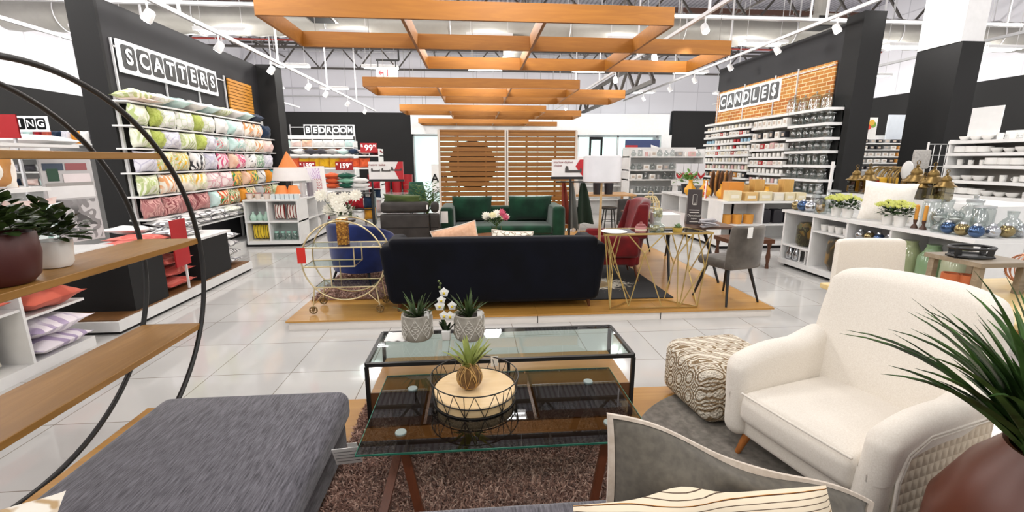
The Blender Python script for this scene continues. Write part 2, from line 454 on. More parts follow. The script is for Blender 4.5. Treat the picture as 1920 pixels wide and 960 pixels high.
# brick-look panel above the candle shelves
m, nt, b = new_mat('brick_wallpaper'); v = coords(nt)
br = nt.nodes.new('ShaderNodeTexBrick'); br.inputs['Scale'].default_value = 1; br.inputs['Brick Width'].default_value = .25; br.inputs['Row Height'].default_value = .085
br.inputs['Mortar Size'].default_value = .009; br.inputs['Color1'].default_value = lin('#b3672c'); br.inputs['Color2'].default_value = lin('#c98a3e'); br.inputs['Mortar'].default_value = lin('#e8d3a4')
sp = nt.nodes.new('ShaderNodeSeparateXYZ'); mp = nt.nodes.new('ShaderNodeCombineXYZ'); link(nt, v, sp.inputs[0]); link(nt, sp.outputs[1], mp.inputs[0]); link(nt, sp.outputs[2], mp.inputs[1]); link(nt, mp.outputs[0], br.inputs['Vector'])
link(nt, br.outputs[0], b.inputs['Base Color']); b.inputs['Roughness'].default_value = .8
MB().box(7.57, 9.3, 2.7, 7.598, 13.95, 3.68).build('trim_brick_panel', m, kind=ST)

# ------------------------------------------------------------------ roof, trusses, ducts
m, nt, b = new_mat('corrugated_roof'); v = coords(nt, (1, 1, 1)); w = nt.nodes.new('ShaderNodeTexWave'); w.inputs['Scale'].default_value = 1.6
link(nt, v, w.inputs['Vector']); link(nt, ramp(nt, w.outputs['Fac'], [(.1, '#8c8a92'), (.6, '#b4b2ba')]), b.inputs['Base Color']); b.inputs['Roughness'].default_value = .6
MB().box(-12, -3, 8.3, 18, 28, 8.4).build('ceiling', m, kind=ST)
mb = MB()
def truss(mb, a, b, h, n, w=.09):
    a = Vector(a); b = Vector(b); u = Vector((0, 0, h))
    mb.bar(a, b, w); mb.bar(a + u, b + u, w)
    for i in range(n):
        p = a + (b - a) * (i / n); q = a + (b - a) * ((i + .5) / n); r = a + (b - a) * ((i + 1) / n)
        mb.bar(p, q + u, w * .7); mb.bar(q + u, r, w * .7)
for y in (7.5, 12.0, 16.5, 21, 25.5):
    mb = MB(); truss(mb, (-12, y, 6.35), (18, y, 6.35), 1.2, 15); mb.build('ceiling_truss', DSTEEL, kind=ST)
for x in (-10.5, -6.3, -2.1, 2.1, 6.3, 10.5, 14.7):
    mb = MB(); truss(mb, (x, 0, 7.3), (x, 28, 7.3), .8, 18, .06); mb.build('ceiling_purlin_truss', STEEL, kind=ST)
mb = MB()
for k, y in enumerate((6.5, 10.2, 13.0, 16.8, 20.3, 24)): mb.box(-12, y, 7.9, 18, y + .12, 8.1)
mb.build('ceiling_beam', plain('brown_steel', '#5b3f33', .6), kind=ST)
# wall-side short truss hanging right of the entrance wall
mb = MB(); truss(mb, (6.3, 16, 4.35), (6.3, 27.5, 4.35), .9, 6, .14)
mb.build('ceiling_low_truss', DSTEEL, kind=ST)
# spiral ventilation duct across the shop
FOIL = plain('galvanised_duct', '#a5a29b', .4, .3)
mb = MB(); pts = [(-12 + .25 * i, 13.5, 5.35) for i in range(121)]
mb.tube(pts, [.40 + (.03 if i % 2 else 0) for i in range(121)], 20); d = mb.build('ventilation_duct', FOIL, smooth=50, kind='thing', label='large spiral galvanised duct running across the shop under the roof', cat='duct')
for i in range(9):
    mb = MB(); x = -10.5 + i * 3.3; mb.ring((x, 13.5, 5.35), .44, .012, 20, 5, 'X'); mb.bar((x, 13.5, 5.7), (x, 13.5, 8.3), .02); mb.build('strap', PIPEW, parent=d)
mb = MB(); mb.tube([(1.2, 13.5, 5.0), (1.2, 13.5, 4.55)], .34, 20); mb.lathe([(.34, 0), (.44, -.12)], 20, T(1.2, 13.5, 4.55)); mb.build('outlet', FOIL, parent=d, smooth=50)
for i, (x, y, z, s) in enumerate(((-3.4, 11.2, 4.75, 'beside the duct above the SCATTERS wall'), (-5.4, 7.9, 4.45, 'left of the SCATTERS wall top'), (8.8, 11.6, 4.95, 'above the CANDLES wall'))):
    t = thing('air_diffuser', 'square air outlet box hanging ' + s, 'air vent', (x, y, z), 'air outlet boxes')
    mb = MB(); mb.box(x - .3, y - .3, z, x + .3, y + .3, z + .25); mb.lathe([(.15, .25), (.15, .7)], 12, T(x, y, z)); mb.build('box', FOIL, parent=t)
    mb = MB(); mb.box(x - .24, y - .24, z - .02, x + .24, y + .24, z - .001); mb.box(x - .24, y - .31, z + .05, x + .24, y - .301, z + .2); mb.build('grille', BLACK, parent=t)
# cross rail and service pipes
mb = MB(); mb.bar((-12, 9.9, 4.62), (18, 9.9, 4.62), .1, .06)
for x in (-9, -3.6, 7.3, 12): mb.bar((x, 9.9, 4.62), (x, 9.9, 8.2), .03)
mb.build('service_rail', PIPEW, label='long white service rail hung level across the shop before the duct', cat='rail')
mb = MB(); mb.bar((-12, 9.2, 5.1), (18, 9.2, 5.1), .14, .2)
mb.build('ceiling_crossbeam', plain('brown_steel', '#5b3f33', .6), kind=ST)
mb = MB()
for y, z in ((10.6, 6.1), (15.2, 6.2), (19.6, 6.3)): mb.tube([(-12, y, z), (18, y, z)], .035, 8)
mb.tube([(3, 8, 6.0), (14, 8, 6.0)], .03, 8); mb.build('sprinkler_pipe', REDPIPE, kind=ST, smooth=60)
mb = MB()
for z in (5.6, 5.2): mb.tube([(-12, 27.4, z), (6, 27.4, z)], .04, 6)
mb.tube([(-10, 27.4, 7.6), (9, 27.4, 7.6)], .05, 6); mb.build('wall_pipe', PIPEW, kind=ST)

# ------------------------------------------------------------------ luminaires
LAMP = plain('lamp_glow', '#ffffff', .5, emit=14)
def make_fitting():
    t = thing('batten_light', '', 'ceiling light')
    mb = MB(); mb.box(-.62, -.12, 0, .62, .12, .06); mb.bar((-.5, 0, .06), (-.5, 0, 3.39), .01); mb.bar((.5, 0, .06), (.5, 0, 3.39), .01)
    prism(mb, [(-.62, -.2), (.62, -.2), (.62, -.18), (-.62, -.18)], -.05, .03); prism(mb, [(-.62, .18), (.62, .18), (.62, .2), (-.62, .2)], -.05, .03); mb.build('housing', WHITE, parent=t)
    for s in (-.09, .09):
        mb = MB(); mb.tube([(-.58, s, -.025), (.58, s, -.025)], .018, 8); mb.build('lamp_tube', LAMP, parent=t)
    return freeze(t)
fit = make_fitting(); first = True; k = 0
fy = (5.2, 8.9, 12.9, 17.2, 22.2); rown = ['nearest', 'second', 'third', 'fourth', 'farthest']
fx = (-9.3, -6.4, -3.3, 0.45, 4.3, 8.2, 12.5, 15.6)
coln = ['first from the left wall', 'second from the left wall', 'third from the left wall', 'fourth from the left wall', 'fourth from the right wall', 'third from the right wall', 'second from the right wall', 'first from the right wall']
for i, y in enumerate(fy):
    for j, x in enumerate(fx):
        z = 4.9
        lab = 'white twin tube batten light, %s, in the %s row' % (coln[j], rown[i])
        if first: fit.location = (x, y, z); fit['label'] = lab; fit['group'] = 'ceiling batten lights'; first = False
        else: dup(fit, (x, y, z), label=lab, group='ceiling batten lights')
        lamp_light(x, y, z - .4, AREA_W)
for x in (-8, -4, 0, 4, 8): lamp_light(x, 1.4, 4.5, AREA_W)
for x in (-2, 2): lamp_light(x, -1.5, 4.5, AREA_W)

# track rails with spot heads
def make_spot():
    t = thing('track_spotlight', '', 'spotlight')
    mb = MB(); mb.bar((0, 0, 0), (0, 0, -.14), .02); mb.lathe([(.035, .09), (.06, .06), (.07, -.07), (.06, -.08)], 14, T(0, 0, -.2, PI * .2, 0, 0)); mb.build('lamp_head', WHITE, parent=t, smooth=40)
    mb = MB(); mb.lathe([(.0, -.082), (.058, -.082)], 14, T(0, 0, -.2, PI * .2, 0, 0), cap=False); mb.build('lens', LAMP, parent=t)
    return freeze(t)
sp0 = make_spot(); used = False
def rail(name, x, z, y0, y1, label):
    mb = MB(); mb.bar((x, y0, z), (x, y1, z), .05, .06); y = y0 + 1.0
    while y < y1: mb.bar((x, y, z), (x, y, 8), .035); y += 3.4
    return mb.build(name, PIPEW, label=label, cat='lighting track')
rail('lighting_track', -4.35, 3.78, 3.2, 21, 'white lighting track running above the SCATTERS shelves')
rail('lighting_track', 6.9, 4.32, 4.5, 21, 'white lighting track running above the CANDLES shelves')
rail('lighting_track', 4.0, 4.1, 3.5, 24, 'white lighting track right of the timber ceiling frames')
rail('lighting_track', -7.6, 3.9, 4.0, 21, 'white lighting track over the far left aisle')
rail('lighting_track', 11.2, 4.2, 4.5, 21, 'white lighting track over the far right aisle')
def spots(x, z, ys, rz, tx, tz, where, w=1.0):
    global used
    for i, y in enumerate(ys):
        lab = 'small white spotlight, %s along %s' % (nth(i + 1), where)
        if not used: sp0.location = (x, y, z - .03); sp0.rotation_euler = (0, 0, rz); sp0['label'] = lab; sp0['group'] = 'track spotlights'; used = True
        else: dup(sp0, (x, y, z - .03), rz=rz, label=lab, group='track spotlights')
        d = bpy.data.lights.new('spotlight_beam', 'SPOT'); d.energy = SPOT_W * w; d.spot_size = math.radians(75); d.spot_blend = .7; d.shadow_soft_size = .06
        d.color = (1, .97, .92); o = bpy.data.objects.new('spotlight_beam', d); o.location = (x + (tx - x) * .06, y + .0, z - .3)
        o.rotation_euler = (Vector((tx, y, tz)) - Vector((x, y, z - .3))).to_track_quat('-Z', 'Y').to_euler(); COL.objects.link(o)
spots(-4.35, 3.78, (5.4, 6.9, 8.6, 10.6, 12.8, 14.2, 16.5, 19), PI / 2, -4.8 + .35, 1.2, 'the SCATTERS track', 1.2)
spots(6.9, 4.32, (5.6, 8.6, 10.3, 12.2, 14.2, 16, 18.5), PI * 1.5, 7.5, 1.6, 'the CANDLES track', 1.4)
spots(4.0, 4.1, (4.6, 6.1, 8.0, 10.2, 13, 16.5, 20), PI, 2.6, .1, 'the track beside the timber frames', 1.2)
spots(-7.6, 3.9, (5, 7, 9.5, 12.5), PI / 2, -9.5, 1.2, 'the far left track')
spots(11.2, 4.2, (6, 8.2, 10.5, 13.5), PI * 1.5, 13.5, 1.2, 'the far right track')

# ------------------------------------------------------------------ timber frames under the roof
def timber_frame(dy, z, label):
    t = thing('timber_ceiling_frame', label, 'ceiling frame', (0, 6.6 + dy, z), 'timber ceiling frames')
    Y = [6.58 + dy, 8.22 + dy, 9.9 + dy]; h, w = .235, .045
    for y, a, b in ((Y[0], -2.82, 2.82), (Y[1], -2.82, 4.62), (Y[2], -.94, 4.62)):
        MB().box(a, y - w / 2, z, b, y + w / 2, z + h).build('beam', WOODEN_FRAME, parent=t)
    for x, a, b in ((-2.82, 0, 1), (-.94, 0, 2), (1.0, 0, 2), (2.82, 0, 2), (4.62, 1, 2)):
        MB().box(x - w / 2, Y[a] + w / 2, z + .002, x + w / 2, Y[b] - w / 2, z + h - .002).build('beam', WOODEN_FRAME, parent=t)
    mb = MB()
    for x, y in ((-2.6, Y[0]), (2.6, Y[0]), (-2.6, Y[1]), (4.4, Y[1]), (0, Y[2]), (4.4, Y[2])): mb.tube([(x, y, z + h), (x, y, 8)], .006, 4)
    mb.build('hanging_wire', STEEL, parent=t)
for i, (dy, l) in enumerate(((0, 'nearest and largest-looking orange timber grid frame hanging from the roof'), (5.75, 'second orange timber grid frame hanging behind the nearest one'),
                             (11.5, 'third orange timber grid frame hanging beyond the second'), (17.3, 'farthest orange timber grid frame, just above the slatted screens'))):
    timber_frame(dy, 3.5, l)
# hanging exit sign
p = ony(726, 137, 14)
t = thing('hanging_sign', 'white hanging exit sign with red arrow', 'sign', (p.x, 14, p.z))
MB().box(p.x - .31, 13.98, p.z - .13, p.x + .31, 14.02, p.z + .13).build('panel', plain('sign_white', '#f3f0f0', .5, emit=.3), parent=t)
mb = MB(); x0 = p.x - .17
prism(mb, [(x0 - .08, 0), (x0 - .02, .07), (x0 + .01, .07), (x0 - .03, .02), (x0 + .07, .02), (x0 + .07, -.02), (x0 - .03, -.02), (x0 + .01, -.07), (x0 - .02, -.07)], 0, .01, T(0, 13.97, p.z, PI / 2))
prism(mb, [(p.x - .02, -.09), (p.x + .02, -.09), (p.x + .02, .06), (p.x + .03, .09), (p.x - .01, .09)], 0, .01, T(0, 13.97, p.z, PI / 2))
mb.build('symbol', plain('sign_red', '#b01c22', .5), parent=t)
mb = MB(); mb.bar((p.x - .3, 14, p.z + .35), (p.x + .35, 14, p.z + .35), .05); mb.bar((p.x + .35, 14, p.z + .35), (p.x + .35, 14, 8), .04)
for s in (-.25, .25): mb.bar((p.x + s, 14, p.z + .13), (p.x + s, 14, p.z + .35), .02)
mb.build('bracket', BLACK, parent=t)

# ------------------------------------------------------------------ letter tile signs
def letter_sign(name, text, label, M, tile_w, tile_h, parent_mats=None, hide=0):
    """white board with black rounded tiles and white letters; local XY plane of M, origin at the left bottom corner"""
    o3 = M.translation.copy(); t = thing(name, label, 'sign', o3)
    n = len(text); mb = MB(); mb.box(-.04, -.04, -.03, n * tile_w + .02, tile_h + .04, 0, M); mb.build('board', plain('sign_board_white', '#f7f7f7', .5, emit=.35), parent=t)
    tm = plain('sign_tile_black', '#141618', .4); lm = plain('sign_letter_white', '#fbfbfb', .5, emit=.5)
    for i, c in enumerate(text):
        mb = MB(); prism(mb, rounded_rect(tile_w * .88, tile_h * .93, tile_w * .16), .0, .006, M @ T((i + .5) * tile_w - .01, tile_h / 2, 0)); q = mb.build('letter_tile', tm, parent=t)
        mb = MB(); put_text(mb, c, M @ T((i + .5) * tile_w - .01, tile_h / 2 , .012), tile_h * .82, .012 if c in 'MN' else .028, fit=tile_w * .62 if c == 'M' else None); mb.build('letter', lm, parent=q)
    return t
# left wall faces +X: local x runs to -Y ... reading direction goes away from the viewer on the left wall
ML = Matrix(((0, 0, 1, -4.755), (1, 0, 0, 6.86), (0, 1, 0, 2.86), (0, 0, 0, 1)))
sg = letter_sign('scatters_sign', 'SCATTERS', 'white tile sign reading SCATTERS high on the dark cushion wall', ML, .285, .345)
mb = MB()
for y in (6.76, 7.75, 8.6, 9.48): mb.bar((-4.787, y, 2.4), (-4.787, y, 3.24), .022)
mb.bar((-4.787, 6.76, 3.14), (-4.787, 9.5, 3.14), .022); mb.build('support_rail', PIPEW, parent=sg)
MR = Matrix(((0, 0, -1, 7.55), (-1, 0, 0, 13.72), (0, 1, 0, 3.13), (0, 0, 0, 1)))
sg = letter_sign('candles_sign', 'CANDLES', 'white tile sign reading CANDLES over the brick panel', MR, .39, .45)
mb = MB()
for y in (13.85, 12.5, 11.2, 10.4): mb.bar((7.555, y, 2.7), (7.555, y, 3.72), .025)
mb.bar((7.555, 9.3, 3.6), (7.555, 13.9, 3.6), .02); mb.build('support_rail', PIPEW, parent=sg)
# slatted timber panel at the far end of the scatter wall
t = thing('slat_panel', 'small square panel of orange timber slats beside the SCATTERS sign', 'wall panel', (-4.77, 10.45, 2.5))
for i in range(13):
    z = 2.42 + i * .0615; MB().box(-4.785, 9.56, z, -4.76, 10.5, z + .05).build('slat', wood('bright_slat', '#e3a33c', '#d08c2c', 'Y', .5), parent=t)
MB().box(-4.797, 9.56, 2.42, -4.787, 10.5, 3.22).build('backing', BLACK, parent=t)
# far bedroom sign
p0 = ony(572, 254, 25.93); p1 = ony(664, 254, 25.93); p2 = ony(620, 235, 25.93)
sg = letter_sign('bedroom_sign', 'BEDROOM', 'small white tile sign reading BEDROOM on the far black wall', Matrix(((1, 0, 0, p0.x), (0, 0, -1, 25.93), (0, 1, 0, p0.z), (0, 0, 0, 1))), (p1.x - p0.x) / 7, p2.z - p0.z)
mb = MB(); zl = ony(543, 265, 25.9).z; zt = ony(543, 233, 25.9).z
for px in (543, 583, 622, 664): x = ony(px, 240, 25.9).x; mb.bar((x, 25.965, zl), (x, 25.965, zt), .05)
mb.bar((ony(543, 240, 25.9).x, 25.965, zt - .15), (ony(664, 240, 25.9).x, 25.965, zt - .15), .05)
mb.build('support_rail', PIPEW, parent=sg)
# living sign on the left, its first tiles hidden by a red placard
p0 = ony(-28, 243, 11.5); p1 = ony(90, 243, 11.5); p2 = ony(90, 221, 11.5)
letter_sign('living_sign', 'LIVING', 'white tile sign ending in ING on the far left black wall', Matrix(((1, 0, 0, p0.x), (0, 0, -1, 11.5), (0, 1, 0, p0.z), (0, 0, 0, 1))), (p1.x - p0.x) / 6, p2.z - p0.z)
# ================================================================== FOREGROUND DISPLAY
LAMIN = wood('laminate_boards', '#c9984f', '#b3813b', 'X', .25, .38)
t = thing('display_platform', 'low wooden display platform under the nearest furniture, grey chaise and brown rug', 'platform', (0, 1.2, 0))
MB().box(-2.17, -.4, .0, 2.45, 2.82, .035).build('plinth', WHITE, parent=t)
MB().box(-2.18, -.4, .035, 2.46, 2.83, .05).build('deck', LAMIN, parent=t)

def shag(name, x0, y0, x1, y1, z, n, h, label, cols, rot=0, lean=.03, bw=.009, seed=1):
    """long-pile rug: a backing slab and a pile of short bent tufts"""
    rd = random.Random(seed); cx, cy = (x0 + x1) / 2, (y0 + y1) / 2
    t = thing(name, label, 'rug', (cx, cy, z)); t.rotation_euler = (0, 0, rot)
    base = plain(name + '_backing', cols[0], .95); mb = MB()
    mb.rbox((0, 0, .009), (x1 - x0, y1 - y0, .018), .008); mb.build('backing', base, parent=t, raw=True)
    vs = []; fs = []; mi = []
    for i in range(n):
        x = rd.uniform(x0 - cx, x1 - cx); y = rd.uniform(y0 - cy, y1 - cy); a = rd.random() * 6.28
        clump = .5 + .5 * math.sin(x * 23 + 2 * math.sin(y * 17)) * math.sin(y * 19 + 1.5 * math.sin(x * 13))
        hh = h * rd.uniform(.55, 1.0) * (.65 + .5 * clump); l = rd.uniform(.3, 1) * lean * 1.3; w = bw * rd.uniform(.6, 1.2); b = rd.random() * 6.28
        dx, dy = math.cos(a) * w / 2, math.sin(a) * w / 2; ex, ey = math.cos(b) * l, math.sin(b) * l; o = len(vs)
        vs += [(x - dx, y - dy, .012), (x + dx, y + dy, .012), (x + dx + ex * .5, y + dy + ey * .5, .012 + hh * .8), (x - dx + ex * .5, y - dy + ey * .5, .012 + hh * .8), (x + ex, y + ey, .012 + hh)]
        fs += [(o, o + 1, o + 2, o + 3), (o + 3, o + 2, o + 4)]; k = rd.choice((0, 0, 1, 1, 2)); mi += [k, k]
    mb = MB(); mb.v = vs; mb.f = fs; mb.mi = mi
    mb.build('pile', [plain('%s_pile_%d' % (name, i), c, .9, sheen=.3) for i, c in enumerate(cols)], parent=t, raw=True, kind='stuff'); return t
shag('shag_rug', -.745, 1.35, .93, 2.78, .05, 42000, .035, 'brown long pile shag rug under the glass coffee table', ('#8f6a5c', '#b88f7d', '#dab4a1'))
# round grey rug
t = thing('round_rug', 'round short pile grey rug under the cream wing armchair', 'rug', (1.72, 1.88, .05))
mb = MB(); mb.lathe([(.0, .0), (.88, .0), (.9, .006), (.89, .014), (.0, .016)], 64, T(1.72, 1.88, .051)); mb.build('pile', fabric('grey_rug', '#6d675f', '#8a837a', 26, bs=.6), parent=t, smooth=40)

# grey corner sofa with chaise
GREYF = fabric('charcoal_melange', '#312f34', '#6f6c73', 30, (6.0, .55, 3.0), .85, .25, .25, .3, .72)
t = thing('corner_sofa', 'charcoal melange corner sofa with long chaise seat pointing into the shop', 'sofa', (-.1, 1, .05))
mb = MB(); mb.rbox((-1.17, 1.22, .355), (.95, 2.08, .17), .055, m=10, bulge=(.012, .015, .012)); mb.build('chaise_cushion', GREYF, parent=t, smooth=60)
MB().rbox((-1.17, 1.22, .185), (.90, 2.02, .17), .03).build('chaise_base', GREYF, parent=t, smooth=60)
mb = MB(); mb.rbox((.36, .90, .355), (2.06, .96, .17), .05, m=10, bulge=(0, .012, .012)); mb.build('seat_cushion', GREYF, parent=t, smooth=60)
MB().rbox((.36, .90, .185), (2.02, .92, .17), .03).build('seat_base', GREYF, parent=t, smooth=60)
MB().rbox((-.13, .28, .45), (3.02, .24, .72), .08, m=8).build('backrest', GREYF, parent=t, smooth=60)
DARKWOOD = wood('dark_brown_wood', '#4a2a1a', '#5f3822', 'Z', .8, .4)
for x, y in ((-1.55, 2.15), (-.81, 2.15), (-1.55, .3), (1.3, 1.25), (1.3, .3)):
    MB().lathe([(.018, 0), (.028, .06)], 10, T(x, y, .05)).build('leg', DARKWOOD, parent=t, smooth=40)

# scatter cushions on the sofa
TAUPE = fabric('taupe_velvet', '#5a554d', '#696359', 40, bs=.15, sheen=.4)
CREAMF = fabric('cream_linen', '#ece4d6', '#f3ede2', 60, bs=.15)
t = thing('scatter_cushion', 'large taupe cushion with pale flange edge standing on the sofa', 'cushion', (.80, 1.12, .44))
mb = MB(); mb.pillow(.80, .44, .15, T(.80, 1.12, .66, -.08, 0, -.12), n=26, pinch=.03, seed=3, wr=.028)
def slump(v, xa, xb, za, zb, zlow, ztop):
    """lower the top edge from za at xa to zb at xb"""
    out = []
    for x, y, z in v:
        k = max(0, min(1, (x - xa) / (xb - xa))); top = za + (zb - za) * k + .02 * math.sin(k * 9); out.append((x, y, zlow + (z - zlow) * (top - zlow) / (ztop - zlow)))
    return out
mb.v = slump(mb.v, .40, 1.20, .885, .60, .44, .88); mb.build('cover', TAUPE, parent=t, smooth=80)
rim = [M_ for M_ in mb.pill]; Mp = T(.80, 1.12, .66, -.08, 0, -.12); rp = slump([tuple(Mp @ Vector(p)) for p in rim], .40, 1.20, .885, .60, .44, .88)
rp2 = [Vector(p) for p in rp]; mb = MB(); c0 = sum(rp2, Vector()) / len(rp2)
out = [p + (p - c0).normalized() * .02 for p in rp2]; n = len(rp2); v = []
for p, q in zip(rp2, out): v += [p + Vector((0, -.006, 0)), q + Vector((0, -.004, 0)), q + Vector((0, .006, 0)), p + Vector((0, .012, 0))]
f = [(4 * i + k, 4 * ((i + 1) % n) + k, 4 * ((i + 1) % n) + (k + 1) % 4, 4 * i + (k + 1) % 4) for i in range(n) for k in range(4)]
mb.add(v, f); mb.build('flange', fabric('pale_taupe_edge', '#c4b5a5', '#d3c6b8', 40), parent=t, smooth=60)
# striped cushion
m, nt, b = new_mat('cream_striped_weave'); v = coords(nt); se = nt.nodes.new('ShaderNodeSeparateXYZ'); link(nt, v, se.inputs[0]); n2 = noise(nt, v, 3.5, 1)
def mth(nt, op, a, c):
    q = nt.nodes.new('ShaderNodeMath'); q.operation = op
    for i, k in enumerate((a, c)):
        if hasattr(k, 'is_output'): link(nt, k, q.inputs[i])
        elif k is not None: q.inputs[i].default_value = k
    return q.outputs[0]
ph = mth(nt, 'ADD', mth(nt, 'MULTIPLY', mth(nt, 'ADD', se.outputs[2], mth(nt, 'MULTIPLY', se.outputs[1], .546)), 70), mth(nt, 'MULTIPLY', n2.outputs[0], 1.0)); fr1 = mth(nt, 'FRACT', ph, None); f3 = mth(nt, 'FRACT', mth(nt, 'MULTIPLY', ph, .25), None)
c = ramp(nt, fr1, [(0, '#4a3a2e'), (.12, '#5a4838'), (.18, '#efe6d6')], 'LINEAR'); c2 = ramp(nt, f3, [(0, '#d99a3c'), (.045, '#d99a3c'), (.05, '#f1e9dc')], 'CONSTANT')
mu = nt.nodes.new('ShaderNodeMix'); mu.data_type = 'RGBA'; mu.blend_type = 'MULTIPLY'; mu.inputs[0].default_value = 1; link(nt, c, mu.inputs[6]); link(nt, c2, mu.inputs[7]); link(nt, mu.outputs[2], b.inputs['Base Color']); b.inputs['Roughness'].default_value = .9; bump(nt, b, fr1, .3, .004)
STRIPED = m
t = thing('scatter_cushion', 'cream cushion with thin dark stripes at the bottom edge of the view', 'cushion', (.60, .93, .44))
mb = MB(); mb.pillow(.74, .36, .17, T(.62, .93, .58, -.5, 0, .02), n=22, pinch=.0, seed=5, wr=.014); mb.v = [(x, y, z + .03 * math.exp(-((x - .55) / .09) ** 2) * max(0, z - .6) * 8) for x, y, z in mb.v]; mb.build('cover', STRIPED, parent=t, smooth=80)
mb = MB(); mb.pillow(.42, .34, .13, T(-1.50, 1.17, .50, -1.2, 0, .5), n=16, seed=8); mb.build('scatter_cushion', pattern('cream_brown_spots', 'blotch', '#ece5d8', ['#b79a72'], 9, .6), smooth=80, label='cream cushion with brown blotches on the chaise, bottom corner', cat='cushion')

# ------------------------------------------------------------------ glass coffee table on crossed wooden legs
CLEAR = glassy('clear_table_glass', '#e2ece9', .06, .01)
GEDGE = plain('green_glass_edge', '#2f6b58', .15)
WALNUT = wood('walnut', '#5a2f1e', '#74412a', 'Z', .9, .35)
t = thing('coffee_table', 'rectangular glass coffee table on crossed walnut legs', 'coffee table', (.12, 2.0, .07))
x0, x1, y0, y1, z = -.512, .762, 1.655, 2.345, .46
MB().box(x0, y0, z - .008, x1, y1, z).build('glass_top', glassy('tinted_table_glass', '#b4bdbb', .08, .01), parent=t)
mb = MB()
for a, b_ in (((x0, y0), (x1, y0)), ((x1, y0), (x1, y1)), ((x1, y1), (x0, y1)), ((x0, y1), (x0, y0))): mb.bar((a[0], a[1], z - .004), (b_[0], b_[1], z - .004), .003, .0082)
mb.build('glass_edge', GEDGE, parent=t)
for sx, xt in ((-1, -.35), (1, .60)):
    for ya, xb, yb in ((2.19, xt + .09 * sx, 1.74), (1.80, xt - .08 * sx, 1.73), (2.19, xt - .1 * sx, 2.2), (1.80, xt + .09 * sx, 2.22)):
        MB().bar((xt, ya, z - .03), (xb, yb, .085), .02, .038, up=(1, 0, 0)).build('leg', WALNUT, parent=t)
    MB().bar((xt, 1.80, z - .03), (xt, 2.2, z - .03), .03).build('rail', WALNUT, parent=t)
    for y in (1.80, 2.19):
        mb = MB(); mb.lathe([(0, z + .004), (.024, z + .004), (.026, z), (.026, z - .008)], 20, T(xt, y, 0)); mb.lathe([(.02, z - .008), (.02, z - .02)], 16, T(xt, y, 0)); mb.build('glass_pad', plain('frosted_pad', '#a3b3b0', .15, .3), parent=t, smooth=40)
mb = MB(); mb.bar((-.36, 2.0, .27), (.61, 2.0, .27), .022, .04); mb.build('stretcher', WALNUT, parent=t)

# ------------------------------------------------------------------ black framed glass console with a wooden shelf
BLK = plain('black_powder_coat', '#1b1a19', .45)
BOXWOOD = wood('console_oak', '#b9884f', '#a5743d', 'X', .5, .4)
t = thing('console_table', 'long low glass table with black metal frame and wooden shelf', 'console table', (.145, 2.66, 0))
x0, x1, y0, y1, z = -.645, .94, 2.43, 2.91, .5
fr = MB(); w = .022
for y in (y0, y1): fr.bar((x0, y, z - .011), (x1, y, z - .011), w)
for x in (x0, x1): fr.bar((x, y0, z - .011), (x, y1, z - .011), w)
fr.build('top_frame', BLK, parent=t)
for x in (x0, x1):
    for y in (y0, y1): MB().bar((x, y, .05), (x, y, z - .02), w).build('leg', BLK, parent=t)
MB().bar((.18, y0, .3), (.18, y0, z - .02), w * .8).build('leg', BLK, parent=t)
MB().box(x0 + .012, y0 + .012, z - .008, x1 - .012, y1 - .012, z - .001).build('glass_top', CLEAR, parent=t)
MB().box(x0 + .014, y0 + .005, .19, x1 - .014, y1 - .005, .31).build('shelf_box', [BOXWOOD], parent=t)
MB().box(x0 + .014, y0 - .002, .19, x1 - .014, y0 + .0045, .31).build('drawer_front', wood('brown_drawer_front', '#5e3a22', '#6e482c', 'X', .5, .4), parent=t)
PAPER = plain('white_paper', '#f4f2ee', .6)
def crumpled(name, c, w, d, z, label, seed, cat='price card', rot=0, group=None):
    rd = random.Random(seed); n = 6; v = []; f = []
    for k in (0, 1):
        for i in range(n + 1):
            for j in range(n + 1): v.append((c[0] + w * (i / n - .5), c[1] + d * (j / n - .5), z + .002 + rd.random() * .012 + k * .002))
    for k in (0, 1):
        for i in range(n):
            for j in range(n): a = k * (n + 1) ** 2 + i * (n + 1) + j; f.append((a, a + n + 1, a + n + 2, a + 1))
    mb = MB(); mb.add(v, f); o = mb.build(name, PAPER, label=label, cat=cat, smooth=20); return o
crumpled('price_card', (-.515, 2.80), .17, .16, .5, 'white ticket in clear sleeve lying on the black framed glass table', 2)
# a hanging ticket on the coffee table corner
t = thing('price_card', 'white ruled ticket in clear sleeve hanging at the coffee table corner', 'price card', (-.56, 1.75, .40))
mb = MB(); mb.box(-.09, -.002, -.14, .02, .0, .0, T(-.535, 1.72, .455, .5, 0, .1)); mb.box(-.04, .002, .0, .0, .003, .05, T(-.52, 1.73, .44, .5, 0, .1)); mb.build('card', PAPER, parent=t)
mb = MB()
for i in range(4): mb.box(-.085, -.0035, -.03 - i * .027, .015, -.0022, -.028 - i * .027, T(-.535, 1.72, .455, .5, 0, .1))
mb.build('printed_lines', plain('ink', '#3d3a38', .6), parent=t)

